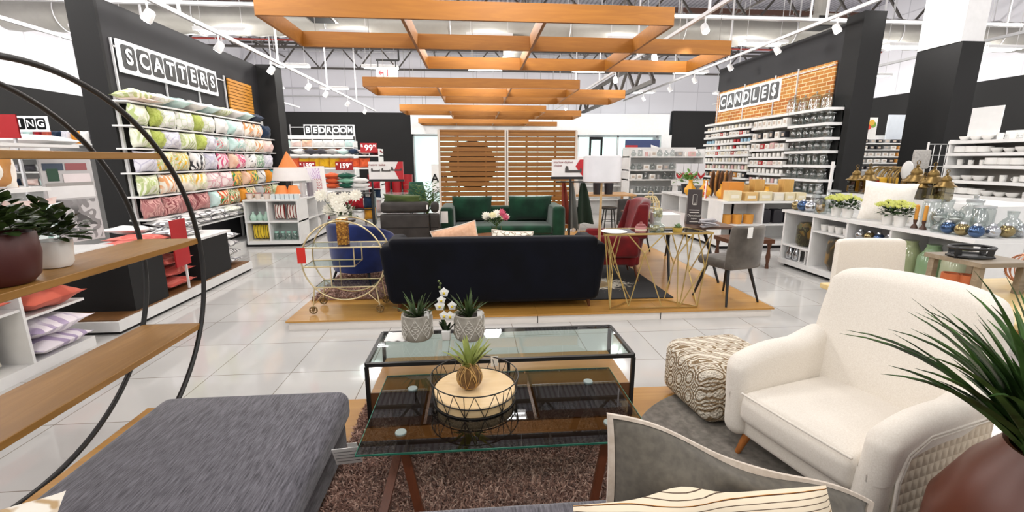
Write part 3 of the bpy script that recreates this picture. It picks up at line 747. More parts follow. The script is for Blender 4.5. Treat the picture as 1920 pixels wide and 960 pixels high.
# ------------------------------------------------------------------ plants
def blades(mb, c, n, L, w, rd, spread=1.0, up=.6, droop=.5, seg=6, rb=.02, lmin=.6, az=None):
    for i in range(n):
        a = rd.uniform(0, 2 * PI) if az is None else rd.uniform(*az); l = L * rd.uniform(lmin, 1); e = rd.uniform(up, 1.5); dr = rd.uniform(.3, 1) * droop
        px_, pz_ = 0, 0; ang = e; pts = []
        for k in range(seg + 1):
            pts.append((px_, pz_)); st = l / seg; px_ += math.cos(ang) * st * spread; pz_ += math.sin(ang) * st; ang -= dr / seg * 1.6 * (k / seg + .3)
        ca, sa = math.cos(a), math.sin(a); v = []; f = []; bx, by = c[0] + ca * rb * rd.random(), c[1] + sa * rb * rd.random()
        for k, (r, z) in enumerate(pts):
            t_ = k / seg; ww = w * (1 - t_ ** 1.6) * (.55 + .9 * min(1, t_ * 3)) * .5 + .0006; x, y = bx + ca * r, by + sa * r
            v += [(x - sa * ww, y + ca * ww, c[2] + z + ww * .5), (x, y, c[2] + z - ww * .3), (x + sa * ww, y - ca * ww, c[2] + z + ww * .5)]
        for k in range(seg):
            for q in (0, 1): f.append((3 * k + q, 3 * k + q + 1, 3 * k + q + 4, 3 * k + q + 3))
        mb.add(v, f)
def leafmat(name, c1, c2, rough=.45): return fabric(name, c1, c2, 8, rough=rough, sheen=0, bs=.05)
AGAVE = leafmat('spiky_leaf_green', '#34452a', '#5c6f42')
def face_relief():
    m, nt, b = new_mat('embossed_stoneware'); v = coords(nt); b.inputs['Base Color'].default_value = lin('#b3ada2'); b.inputs['Roughness'].default_value = .7
    n = noise(nt, v, 30, 3); link(nt, ramp(nt, n.outputs[0], [(.3, '#979186'), (.7, '#b3ada2')]), b.inputs['Base Color']); return m
STONE = face_relief()
def patterned_pot(x, y, label, seed):
    z = .501; t = thing('potted_plant', label, 'potted plant', (x, y, z), 'spiky plants in embossed pots'); R, h = .099, .172
    mb = MB(); mb.lathe([(0, 0), (R * .86, 0), (R * .95, .012), (R, .05), (R, h - .004), (R - .005, h), (R - .014, h - .004), (R - .016, h - .03), (0, h - .03)], 40, T(x, y, z)); p = mb.build('pot', STONE, parent=t, smooth=40)
    mb = MB()
    for i in range(8):   # raised diamonds with ribs inside
        a = 2 * PI * i / 8; s = 2 * PI / 16
        P = lambda aa, zz, rr=R + .001: (x + rr * math.cos(aa), y + rr * math.sin(aa), z + zz)
        for q in (-1, 1):
            for (a0, z0, a1, z1) in ((0, .02, q * 1, .085), (q * 1, .085, 0, .15)):
                mb.tube([P(a + s * (a0 + (a1 - a0) * k / 4), z0 + (z1 - z0) * k / 4) for k in range(5)], .0028, 5)
            for j in range(3):
                u = .22 + j * .2; mb.tube([P(a + s * q * u * k / 3 * 1.0, .085 + (.048 - .03 * j) * 1 + .012 * k / 3) for k in range(4)], .0022, 4)
                mb.tube([P(a + s * q * u * k / 3, .085 - (.048 - .03 * j) - .012 * k / 3) for k in range(4)], .0022, 4)
    mb.build('relief', plain('relief_pale', '#d3cec4', .7), parent=p, smooth=60)
    MB().lathe([(0, h - .028), (R - .017, h - .028)], 24, T(x, y, z), cap=False).build('soil', plain('soil', '#2c241d', .95), parent=t)
    mb = MB(); blades(mb, (x, y, z + h - .03), 34, .20, .013, random.Random(seed), up=.45, droop=.35); mb.build('leaves', AGAVE, parent=t, smooth=60)
    MB().box(x + .055, y - .062, z + h - .02, x + .085, y - .06, z + h + .03).build('tag', PAPER, parent=t)
patterned_pot(-.395, 2.79, 'spiky green plant in embossed grey pot, beside the ticket on the glass table', 4)
patterned_pot(-.055, 2.765, 'spiky green plant in embossed grey pot, between orchid and wire tray', 9)
# orchid
x, y, z = -.205, 2.74, .501
t = thing('orchid', 'small white orchid in square white pot between two grey pots', 'potted plant', (x, y, z))
mb = MB(); mb.rbox((x, y, z + .034), (.058, .058, .066), .006, warp=lambda q, u: (q.x * (.86 + .14 * (u[2] + 1) / 2), q.y * (.86 + .14 * (u[2] + 1) / 2), q.z)); mb.build('pot', plain('white_glaze', '#f2f0ec', .25), parent=t, smooth=50)
mb = MB(); blades(mb, (x, y, z + .06), 9, .09, .03, random.Random(2), up=.9, droop=.6); mb.build('leaves', leafmat('orchid_leaf', '#1c2a18', '#33472a'), parent=t, smooth=60)
mb = MB(); st = [(x, y, z + .05), (x - .008, y, z + .14), (x - .004, y - .01, z + .25), (x - .02, y - .015, z + .33), (x - .03, y - .015, z + .385)]; mb.tube(st, .0025, 6); mb.tube([(x, y, z + .18), (x + .03, y - .01, z + .2)], .002, 5)
for q in ((x - .033, y - .015, z + .36), (x - .024, y - .016, z + .385), (x - .034, y - .015, z + .40)): mb.ball(q, .008, 8, 6)
mb.build('stem', leafmat('stem_green', '#56633a', '#6f7c4c'), parent=t, smooth=60)
OW = plain('orchid_white', '#fbfaf6', .5); OY = plain('orchid_yellow', '#e6c83c', .5)
for i, (dx, dz, s) in enumerate(((-.004, .325, 1), (-.034, .235, 1.05), (.045, .235, .95), (-.008, .17, 1), (.03, .165, 1.05), (-.022, .275, .9))):
    mb = MB(); cx_, cz_ = x + dx, z + dz
    for k in range(5):
        a = PI / 2 + k * 2 * PI / 5; L = .027 * s; u = Vector((math.cos(a), 0, math.sin(a))); w_ = Vector((-math.sin(a), 0, math.cos(a))); c_ = Vector((cx_, y - .02, cz_)); v = [c_]
        for j in range(1, 8): tt = j / 8; wd = .019 * s * math.sin(PI * tt ** .7); v += [c_ + u * L * tt * 1.25 + w_ * wd + Vector((0, .006 * tt, 0)), c_ + u * L * tt * 1.25 - w_ * wd + Vector((0, .006 * tt, 0))]
        v.append(c_ + u * L * 1.25 + Vector((0, .008, 0))); f = [(0, 1, 2)] + [(2 * j - 1, 2 * j + 1, 2 * j + 2, 2 * j) for j in range(1, 7)] + [(13, 15, 14)]; mb.add(v, f)
    fl = mb.build('flower', OW, parent=t, smooth=60); mb = MB(); mb.ball((cx_, y - .026, cz_ - .003), .008 * s, 8, 6, (1, .8, 1.2)); mb.build('flower_centre', OY, parent=fl, smooth=90)
# wire tray with wooden disc and a kokedama ball
x, y, z = -.02, 2.075, .461
t = thing('wire_tray', 'round black geometric wire tray with a pale wooden disc base', 'tray', (x, y, z))
mb = MB(); mb.lathe([(0, 0), (.195, 0), (.205, .006), (.205, .05), (.20, .055), (0, .055)], 56, T(x, y, z + .004)); mb.build('wooden_disc', wood('pale_birch', '#e6cda4', '#d9b988', 'X', .4, .5), parent=t, smooth=40)
mb = MB(); mb.ring((x, y, z + .005), .208, .004, 56, 6); mb.ring((x, y, z + .055), .214, .0028, 56, 6); mb.ring((x, y, z + .125), .222, .003, 56, 6); N = 28
for i in range(N):
    a = 2 * PI * i / N; b_ = 2 * PI * (i + 1) / N; lo = lambda q: (x + .208 * math.cos(q), y + .208 * math.sin(q), z + .006); hi = lambda q: (x + .222 * math.cos(q), y + .222 * math.sin(q), z + .125)
    if i % 2 == 0: mb.tube([lo(a), hi(b_)], .002, 5)
    else: mb.tube([hi(a), lo(b_)], .002, 5)
    if i % 4 == 0: mb.tube([lo(a), hi(a)], .002, 5)
mb.build('wire_frame', BLK, parent=t, smooth=60)
MB().box(x + .09, y + .195, z + .07, x + .13, y + .197, z + .13).build('tag', PAPER, parent=t)
kx, ky, kz = -.045, 2.06, .521
t = thing('kokedama', 'air plant in a brown ball wrapped with string on the wire tray', 'potted plant', (kx, ky, kz))
mb = MB(); mb.ball((kx, ky, kz + .062), .062, 24, 16); mb.build('ball', fabric('moss_brown', '#5d4122', '#7a5a32', 30, bs=.5), parent=t, smooth=90)
mb = MB(); rd = random.Random(4)
for i in range(16):
    ax = Vector((rd.uniform(-1, 1), rd.uniform(-1, 1), rd.uniform(-.35, .35))).normalized(); u = ax.orthogonal().normalized(); w_ = ax.cross(u); off = rd.uniform(-.02, .02); R = math.sqrt(.0645 ** 2 - off ** 2)
    mb.tube([Vector((kx, ky, kz + .063)) + ax * off + (u * math.cos(2 * PI * k / 30) + w_ * math.sin(2 * PI * k / 30)) * R for k in range(30)], .0016, 5, True)
mb.build('string', plain('jute_string', '#c79c5c', .8), parent=t, smooth=60)
mb = MB(); blades(mb, (kx, ky, kz + .115), 24, .17, .022, random.Random(12), up=.5, droop=.5); mb.build('leaves', leafmat('airplant_leaf', '#7f8a45', '#a9ad62'), parent=t, smooth=60)

# ------------------------------------------------------------------ cream wing armchair
m, nt, b = new_mat('cream_upholstery'); v = coords(nt); n = noise(nt, v, 180, 3); link(nt, ramp(nt, n.outputs[0], [(.3, '#ded5c8'), (.7, '#ebe4d9')]), b.inputs['Base Color']); b.inputs['Roughness'].default_value = .85; b.inputs['Sheen Weight'].default_value = .2; bump(nt, b, n.outputs[0], .12, .002)
CREAM = m
m, nt, b = new_mat('quilted_cream'); v = coords(nt, (1, 1, 1)); sx = nt.nodes.new('ShaderNodeSeparateXYZ'); link(nt, v, sx.inputs[0])
def wv(src, k):
    q = nt.nodes.new('ShaderNodeMath'); q.operation = 'MULTIPLY'; q.inputs[1].default_value = k; link(nt, src, q.inputs[0]); s_ = nt.nodes.new('ShaderNodeMath'); s_.operation = 'SINE'; link(nt, q.outputs[0], s_.inputs[0]); return s_.outputs[0]
q = nt.nodes.new('ShaderNodeMath'); q.operation = 'MULTIPLY'; link(nt, wv(sx.outputs[0], 78), q.inputs[0]); link(nt, wv(sx.outputs[2], 62), q.inputs[1]); ab = nt.nodes.new('ShaderNodeMath'); ab.operation = 'ABSOLUTE'; link(nt, q.outputs[0], ab.inputs[0])
b.inputs['Base Color'].default_value = lin('#d8cab4'); link(nt, ramp(nt, noise(nt, v, 50).outputs[0], [(.3, '#d3c4ad'), (.7, '#ddd0bb')]), b.inputs['Base Color']); b.inputs['Roughness'].default_value = .9; bump(nt, b, ab.outputs[0], .5, .010)
QUILT = m
t = thing('wing_armchair', 'large cream wing armchair with quilted outer arms, nearest seat on the right', 'armchair', (0, 0, 0))
# local frame: +x is the front, +y the sitter's left
mb = MB(); mb.rbox((.0, 0, .36), (.70, .60, .17), .05, m=8, bulge=(.02, 0, .02)); mb.build('seat_cushion', CREAM, parent=t, raw=True, smooth=60)
mb = MB(); mb.rbox((-.02, 0, .235), (.66, .66, .11), .03, m=6); mb.build('seat_base', CREAM, parent=t, raw=True, smooth=60)
mb = MB(); mb.tube([(.352, -.28, .443), (.362, 0, .446), (.352, .28, .443)], .006, 6); mb.build('piping', CREAM, parent=t, raw=True, smooth=60)
def backwarp(q, u):
    z01 = (q.z + .42) / .84; curve = .10 * (u[1] ** 2) * (.4 + .6 * z01) ; lean = -.17 * z01; wid = 1.0 + .07 * math.sin(PI * min(1, z01 * 1.0)) - .02
    arch = -.045 * abs(u[1]) ** 4 * max(0, z01 - .5) * 2
    return (q.x + curve + lean, q.y * wid, q.z + arch)
mb = MB(); mb.rbox((-.30, 0, .66), (.15, .74, .84), .06, m=14, warp=backwarp, bulge=(.02, 0, 0)); mb.build('backrest', CREAM, parent=t, raw=True, smooth=70)
for s in (-1, 1):
    # arm: padded roll curving down at the front, wings sweeping up into the back
    mb = MB(); mb.rbox((.03, s * .345, .42), (.66, .13, .50), .062, m=10, warp=lambda q, u: (q.x, q.y + s * .015 * u[2], q.z - (.07 * max(0, u[0]) ** 2 if q.z > 0 else 0) + (.10 * max(0, -u[0] - .35) if q.z > 0 else 0))); r = mb.build('armrest', CREAM, parent=t, raw=True, smooth=70)
    mb = MB(); prism(mb, [(-.30, .19), (.28, .19), (.295, .42), (.26, .53), (.15, .585), (-.30, .585)], 0, .012, T(0, s * .396 + (.012 if s < 0 else 0), 0, PI / 2) if False else Matrix(((1, 0, 0, 0), (0, 0, s, s * .405), (0, 1, 0, 0), (0, 0, 0, 1)))); mb.build('quilted_side', QUILT, parent=t, raw=True)
    mb = MB(); mb.tube([(.285, s * .418, .2), (.30, s * .418, .42), (.265, s * .418, .535), (.15, s * .418, .59), (-.30, s * .418, .59)], .006, 6); mb.tube([(.272, s * .42, .2), (.286, s * .42, .415), (.252, s * .42, .522), (.145, s * .42, .575), (-.30, s * .42, .575)], .004, 6); mb.build('piping', CREAM, parent=t, raw=True, smooth=60)
LEGW = wood('honey_beech', '#c07a3c', '#a9652c', 'Z', .8, .4)
for sx_ in (-1, 1):
    for sy_ in (-1, 1): MB().tube([(.27 * sx_ + .01, .27 * sy_, .20), (.31 * sx_, .30 * sy_, .067)], .024, 12, r1=.014).build('leg', LEGW, parent=t, raw=True, smooth=50)
t.location = (1.8, 1.85, 0); t.rotation_euler = (0, 0, math.radians(195))
# woven pouf
m, nt, b = new_mat('woven_ogee_pattern'); v = coords(nt); sx = nt.nodes.new('ShaderNodeSeparateXYZ'); link(nt, v, sx.inputs[0])
def M2(op, a, c_, ):
    q = nt.nodes.new('ShaderNodeMath'); q.operation = op
    for i, k in enumerate((a, c_)):
        if k is None: continue
        if hasattr(k, 'is_output'): link(nt, k, q.inputs[i])
        else: q.inputs[i].default_value = k
    return q.outputs[0]
uu = M2('ADD', sx.outputs[0], sx.outputs[1]); vv = M2('ADD', sx.outputs[2], M2('MULTIPLY', M2('SUBTRACT', sx.outputs[0], sx.outputs[1]), .0))
vv = M2('ADD', sx.outputs[2], M2('MULTIPLY', sx.outputs[1], .6))
fx_ = M2('ABSOLUTE', M2('SINE', M2('MULTIPLY', uu, 30), None), None); fz_ = M2('ABSOLUTE', M2('SINE', M2('MULTIPLY', vv, 24), None), None)
rad = M2('ADD', fx_, fz_); rings = M2('SINE', M2('MULTIPLY', rad, 11), None); ns = noise(nt, v, 55, 2)
link(nt, ramp(nt, M2('ADD', rings, M2('MULTIPLY', ns.outputs[0], .9)), [(.0, '#8f785a'), (.25, '#9c8564'), (.38, '#ece2d0')]), b.inputs['Base Color']); b.inputs['Roughness'].default_value = .95
vo = nt.nodes.new('ShaderNodeTexVoronoi'); vo.inputs['Scale'].default_value = 75; link(nt, v, vo.inputs['Vector']); bump(nt, b, vo.outputs['Distance'], 1.0, -.012 if False else .012)
mb = MB(); mb.rbox((0, 0, .19), (.55, .52, .37), .07, m=8, bulge=(.015, .015, .012)); o = mb.build('pouf', m, raw=True, smooth=70, label='square woven pouf, cream with brown ogee pattern, behind the cream wing armchair', cat='pouf'); o.location = (1.60, 2.575, .069); o.rotation_euler = (0, 0, .12)

# ------------------------------------------------------------------ big grassy plant in terracotta planter at the right edge
x, y = 1.78, 1.02
t = thing('potted_palm', 'big grassy leaved plant in terracotta planter at the right edge', 'potted plant', (x, y, .0))
mb = MB(); mb.lathe([(.16, .05), (.26, .1), (.305, .3), (.295, .5), (.22, .68), (.165, .76), (.155, .78), (.14, .775), (.135, .74), (0, .74)], 40, T(x, y, 0)); mb.build('planter', plain('terracotta_glaze', '#5c2c1a', .35), parent=t, smooth=50)
GR = leafmat('grassy_leaf', '#22371a', '#4b6b33', .35)
mb = MB(); rd = random.Random(21); blades(mb, (x, y, .72), 150, .62, .042, rd, up=.8, droop=.8, seg=9, rb=.12, lmin=.45)
blades(mb, (x - .05, y + .02, .75), 26, .70, .034, rd, up=.7, droop=.9, seg=9, rb=.06, lmin=.7, az=(PI * .75, PI * 1.2)); mb.build('leaves', GR, parent=t, smooth=60)

# ------------------------------------------------------------------ round black metal etagere
SHW = wood('shelf_oak', '#a0753c', '#88602a', 'Y', .5, .42)
t = thing('round_shelf_unit', 'round black metal hoop shelf unit with three wooden shelves', 'shelf unit', (-2.04, 2.08, 0))
C_, R_ = (2.09, 1.035), 1.02
for x in (-1.865, -2.235): mb = MB(); mb.ring((x, C_[0], C_[1]), R_, .0145, 96, 8, 'X'); mb.build('hoop', BLK, parent=t, smooth=60)
for z in (.573, 1.135, 1.69):
    hw = math.sqrt(R_ ** 2 - (z - C_[1]) ** 2); MB().rbox((-2.05, C_[0], z - .018), (.37, 2 * hw - .01, .036), .004, m=2).build('shelf', SHW, parent=t)
for yy in (1.75,): MB().bar((-1.865, yy, .075), (-2.235, yy, .075), .02).build('cross_bar', BLK, parent=t)
# plants on the middle shelf
FOL = leafmat('foliage_dark', '#1e2c14', '#46592c')
def leafy(mb, c, n, R, L, w, rd, zs=.8):
    for i in range(n):
        d = Vector((rd.gauss(0, 1), rd.gauss(0, 1), abs(rd.gauss(0, 1)) * .8)).normalized(); p = Vector(c) + Vector((d.x * R * rd.uniform(.3, 1), d.y * R * rd.uniform(.3, 1), d.z * R * zs * rd.uniform(.3, 1)))
        u = (d + Vector((rd.uniform(-.6, .6), rd.uniform(-.6, .6), rd.uniform(-.3, .5)))).normalized(); s = u.cross(Vector((0, 0, 1))).normalized(); nn = s.cross(u); l = L * rd.uniform(.6, 1.1); ww = w * rd.uniform(.7, 1.1)
        v = [p, p + u * l * .35 + s * ww + nn * .1 * l, p + u * l * .35 - s * ww + nn * .1 * l, p + u * l * .75 + s * ww * .75, p + u * l * .75 - s * ww * .75, p + u * l - nn * .1 * l]; mb.add(v, [(0, 1, 2), (1, 3, 4, 2), (3, 5, 4)])
p = Vector((-2.0, 1.98, 1.137))
t = thing('potted_plant', 'bushy green plant in large dark red pot on the round shelf unit', 'potted plant', p)
mb = MB(); mb.lathe([(0, 0), (.095, 0), (.12, .03), (.135, .12), (.13, .21), (.125, .215), (.115, .2), (0, .2)], 32, T(*p)); mb.build('pot', plain('dark_red_glaze', '#4a1d18', .5), parent=t, smooth=50)
mb = MB(); leafy(mb, (p.x, p.y, p.z + .22), 260, .17, .06, .028, random.Random(5), 1.0); mb.build('leaves', FOL, parent=t, smooth=60)
p = Vector((-2.06, 2.30, 1.137))
t = thing('potted_plant', 'leafy green plant in small white pot on the round shelf unit', 'potted plant', p)
mb = MB(); mb.lathe([(0, 0), (.055, 0), (.066, .02), (.075, .13), (.07, .13), (.068, .115), (0, .115)], 28, T(*p)); mb.build('pot', plain('white_glaze', '#f2f0ec', .25), parent=t, smooth=50)
mb = MB(); leafy(mb, (p.x, p.y, p.z + .14), 220, .14, .06, .028, random.Random(6), 1.3); mb.build('leaves', FOL, parent=t, smooth=60)
# ================================================================== MIDDLE DISPLAY PLATFORM
t = thing('display_platform', 'wide wooden display platform with white edge under the navy sofa', 'platform', (.65, 6.9, 0))
MB().box(-1.86, 4.30, 0, 3.16, 9.7, .082).build('plinth', plain('platform_white', '#efe9e2', .5), parent=t)
for i, (a, b_) in enumerate(((-1.88, .62), (.622, 1.93), (1.932, 3.18))):
    for j, (c_, d_) in enumerate(((4.28, 5.48), (5.482, 6.98), (6.982, 9.7))): MB().box(a, c_, .082, b_, d_, .1).build('deck_board', LAMIN, parent=t)
    if i: MB().box(a - .004, 4.295, .0, a + .002, 4.2995, .08).build('plinth_joint', BLACK, parent=t)

# navy sofa seen from behind
def velvet(name, c1, c2, sheen=.5):
    m, nt, b = new_mat(name); v = coords(nt); n = noise(nt, v, 4, 3); link(nt, ramp(nt, n.outputs[0], [(.35, c1), (.65, c2)]), b.inputs['Base Color'])
    b.inputs['Roughness'].default_value = .8; b.inputs['Sheen Weight'].default_value = sheen; b.inputs['Specular IOR Level'].default_value = .15; MATS[name] = m; return m
NAVY = velvet('navy_velvet', '#010208', '#040612', .06); BLUE = velvet('blue_velvet', '#0c1740', '#182a66', .35)
GREEN = velvet('green_velvet', '#0b2a1c', '#15402b', .3); REDV = velvet('red_velvet', '#4e0d10', '#7a1518', .35)
def sofa(name, label, x0, x1, yb, depth, ztop, zs, mat, armh, armw, facing, z0=.1, nseat=2, armslope=0, legm=None, backh=None, legs=.09, backw=.18):
    """facing +1: the back is towards the viewer; -1: it faces the viewer"""
    t = thing(name, label, 'sofa', ((x0 + x1) / 2, yb + facing * depth / 2, z0)); f = facing; cx = (x0 + x1) / 2; W_ = x1 - x0
    mb = MB(); mb.rbox((cx, yb + f * depth / 2, z0 + legs + .09), (W_ - .04, depth - .04, .18), .03, m=6); mb.build('base', mat, parent=t, smooth=60)
    mb = MB(); mb.rbox((cx, yb + f * backw / 2, (z0 + legs + ztop) / 2), (W_ - (.04 if f > 0 else 2 * armw), backw, ztop - z0 - legs), .05, m=10, bulge=(0, .01, .006)); mb.build('backrest', mat, parent=t, smooth=60)
    for s in (-1, 1):
        xa = cx + s * (W_ / 2 - armw / 2); mb = MB()
        mb.rbox((xa, yb + f * depth / 2, (z0 + legs + armh) / 2), (armw, depth, armh - z0 - legs), .06, m=8, bulge=(.012, 0, 0), warp=(lambda q, u: (q.x + armslope * s * (u[2] + 1) * .04, q.y, q.z)) if armslope else None); mb.build('armrest', mat, parent=t, smooth=60)
    sw = (W_ - 2 * armw) / nseat
    for i in range(nseat):
        xc = x0 + armw + sw * (i + .5); mb = MB(); mb.rbox((xc, yb + f * (backw + (depth - backw) / 2 - .0), zs - .07), (sw - .006, depth - backw - .01, .15), .045, m=6, bulge=(0, .01, .012)); mb.build('seat_cushion', mat, parent=t, smooth=60)
    for s in (-1, 1):
        for q in (.08, depth - .08): MB().tube([(cx + s * (W_ / 2 - .1), yb + f * q, z0 + legs + .01), (cx + s * (W_ / 2 - .08), yb + f * q, z0)], .026, 10, r1=.014).build('leg', legm or DARKWOOD, parent=t, smooth=50)
    return t
sofa('sofa', 'long navy velvet sofa seen from behind, behind the glass tables', -.90, 1.29, 4.42, .86, .87, .50, NAVY, .80, .17, 1, armslope=1)
# blue rolled ends catching the light: the arms' fronts
PEACH = fabric('peach_velvet', '#d9a583', '#e6b896', 30, sheen=.5); PIPE = plain('pale_piping', '#f1e2d2', .7)
def cushion(label, c, w, h, th, mat, rx=0, ry=0, rz=0, seed=0, n=10, pipe=None, name='scatter_cushion', group=None, **k):
    mb = MB(); Mx = T(*c, rx, ry, rz); mb.pillow(w, h, th, Mx, n=n, seed=seed, **k)
    if pipe is None: return mb.build(name, mat, smooth=80, label=label, cat='cushion', group=group)
    t = thing(name, label, 'cushion', c, group); mb.build('cover', mat, parent=t, smooth=80); m2 = MB(); m2.tube([Mx @ p for p in mb.pill], .007, 6, True); m2.build('piping', pipe, parent=t, smooth=80); return t
p = ony(858, 462, 4.80); cushion('peach velvet cushion with pale piping tilted on the navy sofa', (p.x, 4.80, .745), .50, .42, .13, PEACH, -.15, -.22, .1, 3, pipe=PIPE)
p = ony(960, 462, 4.78); cushion('cream cushion with leaf print leaning on the navy sofa back', (p.x, 4.80, .71), .46, .36, .13, pattern('cream_leaf_line', 'line', '#efe7da', ['#9a8a70'], 16, .35), -.2, .06, 0, 4, pipe=PIPE)

# brown rug and printed black rug on the platform
shag('shag_rug', -1.86, 4.93, -.75, 7.2, .1, 16000, .035, 'brown long pile rug under the blue chair on the wide platform', ('#6b5350', '#7d625c', '#94786f'), seed=6, bw=.014)
m, nt, b = new_mat('black_white_burst'); v = coords(nt); sx = nt.nodes.new('ShaderNodeVectorMath'); sx.operation = 'LENGTH'; mp = nt.nodes.new('ShaderNodeMapping'); mp.inputs['Location'].default_value = (-.25, .72, 0); mp.inputs['Scale'].default_value = (1.1, 1.7, 1); link(nt, v, mp.inputs[0])
n = noise(nt, v, 9, 5, 2); ad = nt.nodes.new('ShaderNodeMath'); ad.operation = 'MULTIPLY_ADD'; ad.inputs[1].default_value = .9; link(nt, n.outputs[0], ad.inputs[0]); link(nt, mp.outputs[0], sx.inputs[0]); link(nt, sx.outputs['Value'], ad.inputs[2])
link(nt, ramp(nt, ad.outputs[0], [(.74, '#ded8c9'), (.86, '#b8b19f'), (.93, '#3d3b39'), (1, '#2d2c2c')]), b.inputs['Base Color']); b.inputs['Roughness'].default_value = .95
mb = MB(); mb.rbox((1.25, 5.75, .107), (2.0, 2.1, .012), .005, m=2); mb.build('rug', m, label='dark grey rug with a cream burst under the gold wire console', cat='rug')

# ------------------------------------------------------------------ gold drinks trolley
GOLD = plain('brushed_gold', '#e2cfa4', .3, .75)
t = thing('bar_trolley', 'round gold wire drinks trolley with glass shelves and small wheels', 'drinks trolley', (-1.4, 4.62, .1))
cx, cz, R, ya, yb = -1.335, .655, .405, 4.46, 4.77; Gw = .008
for y in (ya, yb): mb = MB(); mb.ring((cx, y, cz), R, Gw, 72, 8, 'Y'); mb.build('hoop', GOLD, parent=t, smooth=60)
def rimframe(x0, x1, z, name='shelf_frame'):
    mb = MB(); mb.tube([(x0, ya, z), (x1, ya, z), (x1, yb, z), (x0, yb, z)], .0075, 6, True); q = mb.build(name, GOLD, parent=t, smooth=60)
    MB().box(x0 + .005, ya + .005, z - .003, x1 - .005, yb - .005, z + .003).build('glass_shelf', CLEAR, parent=q)
hx = lambda z: math.sqrt(max(0, R * R - (z - cz) ** 2))
rimframe(cx - hx(.795), cx + hx(.795), .795); rimframe(cx - hx(.60), cx + .11, .60); rimframe(cx - hx(.385) , cx + hx(.385) , .385)
for y in (ya, yb):
    for xx, za, zb_ in ((cx + .11, .60, .795), (cx - .13, .60, .385)): MB().tube([(xx, y, za), (xx, y, zb_)], .0065, 6).build('upright', GOLD, parent=t, smooth=60)
for s in (-1, 1):
    for y in (ya, yb):
        x = cx + s * .335; mb = MB(); mb.tube([(x - s * .03, y, .385), (x, y, .16)], .007, 6); mb.tube([(cx + s * .22, y, .32), (x, y, .2)], .005, 6); q = mb.build('leg', GOLD, parent=t, smooth=60)
        mb = MB(); mb.ring((x, y, .148), .036, .007, 24, 6, 'Y')
        for k in range(4): a = PI * k / 4; mb.tube([(x - .036 * math.cos(a), y, .148 - .036 * math.sin(a)), (x + .036 * math.cos(a), y, .148 + .036 * math.sin(a))], .0035, 4)
        mb.box(x - .012, y - .012, .14, x + .012, y + .012, .185); mb.build('wheel', plain('aged_gold_wheel', '#8c7550', .4, .7), parent=q, smooth=60)
p0 = ony(555, 465, ya - .02); p1 = ony(574, 494, ya - .02); MB().box(p0.x, ya - .02, p1.z, p1.x, ya - .015, p0.z).build('ticket', plain('red_ticket', '#d4281c', .5), parent=t)
# amber mosaic vase on the trolley
p = ony(645, 463, 4.6)
m, nt, b = new_mat('amber_crackle_glass'); v = coords(nt); vo = nt.nodes.new('ShaderNodeTexVoronoi'); vo.inputs['Scale'].default_value = 48; link(nt, v, vo.inputs['Vector']); link(nt, ramp(nt, vo.outputs['Distance'], [(.1, '#d9a84a'), (.5, '#a9702a'), (.8, '#6f4a22')]), b.inputs['Base Color']); b.inputs['Roughness'].default_value = .2; b.inputs['Metallic'].default_value = .4; bump(nt, b, vo.outputs['Distance'], .6, .01)
mb = MB(); mb.rbox((p.x, 4.6, .80 + .135), (.10, .10, .268), .008, m=2); q = thing('vase', 'tall square amber crackle vase on top of the gold trolley', 'vase', (p.x, 4.6, .80)); mb.build('body', m, parent=q, smooth=50); MB().box(p.x - .04, 4.56, 1.0, p.x + .04, 4.64, 1.0705).build('rim', plain('amber_rim', '#c99a3f', .3, .4), parent=q)

# ------------------------------------------------------------------ blue tub chair left of the navy sofa
t = thing('tub_chair', 'blue velvet tub chair seen from behind, left of the navy sofa', 'armchair', (0, 0, 0))
mb = MB(); N = 26; v = []; f = []
for i in range(N + 1):   # curved shell: the back wraps round the seat
    a = PI * .5 - PI * .62 + PI * 1.24 * i / N; s = abs(i / N - .5) * 2; h = .78 - .2 * s ** 2.2
    for (r, z) in ((.36, .16), (.385, .35), (.41, h - .03), (.395, h), (.35, h), (.325, h - .03), (.31, .36), (.30, .18)): v.append((r * math.cos(a), r * math.sin(a) * .95, z))
K = 8
for i in range(N):
    for k in range(K): f.append((i * K + k, i * K + (k + 1) % K, (i + 1) * K + (k + 1) % K, (i + 1) * K + k))
f += [tuple(range(K))[::-1], tuple(range(N * K, N * K + K))]; mb.add(v, f); mb.build('backrest', BLUE, parent=t, raw=True, smooth=70)
mb = MB(); mb.rbox((0, -.06, .33), (.60, .62, .15), .06, m=6, bulge=(0, 0, .02)); mb.build('seat_cushion', BLUE, parent=t, raw=True, smooth=60)
for sx in (-1, 1):
    for sy in (-1, 1): MB().tube([(.2 * sx, .2 * sy, .24), (.27 * sx, .27 * sy, 0)], .02, 8, r1=.01).build('leg', BLACK, parent=t, raw=True)
t.location = (-1.45, 5.72, .14); t.rotation_euler = (0, 0, 2.75)
t.scale = (1.05, 1.05, .98)

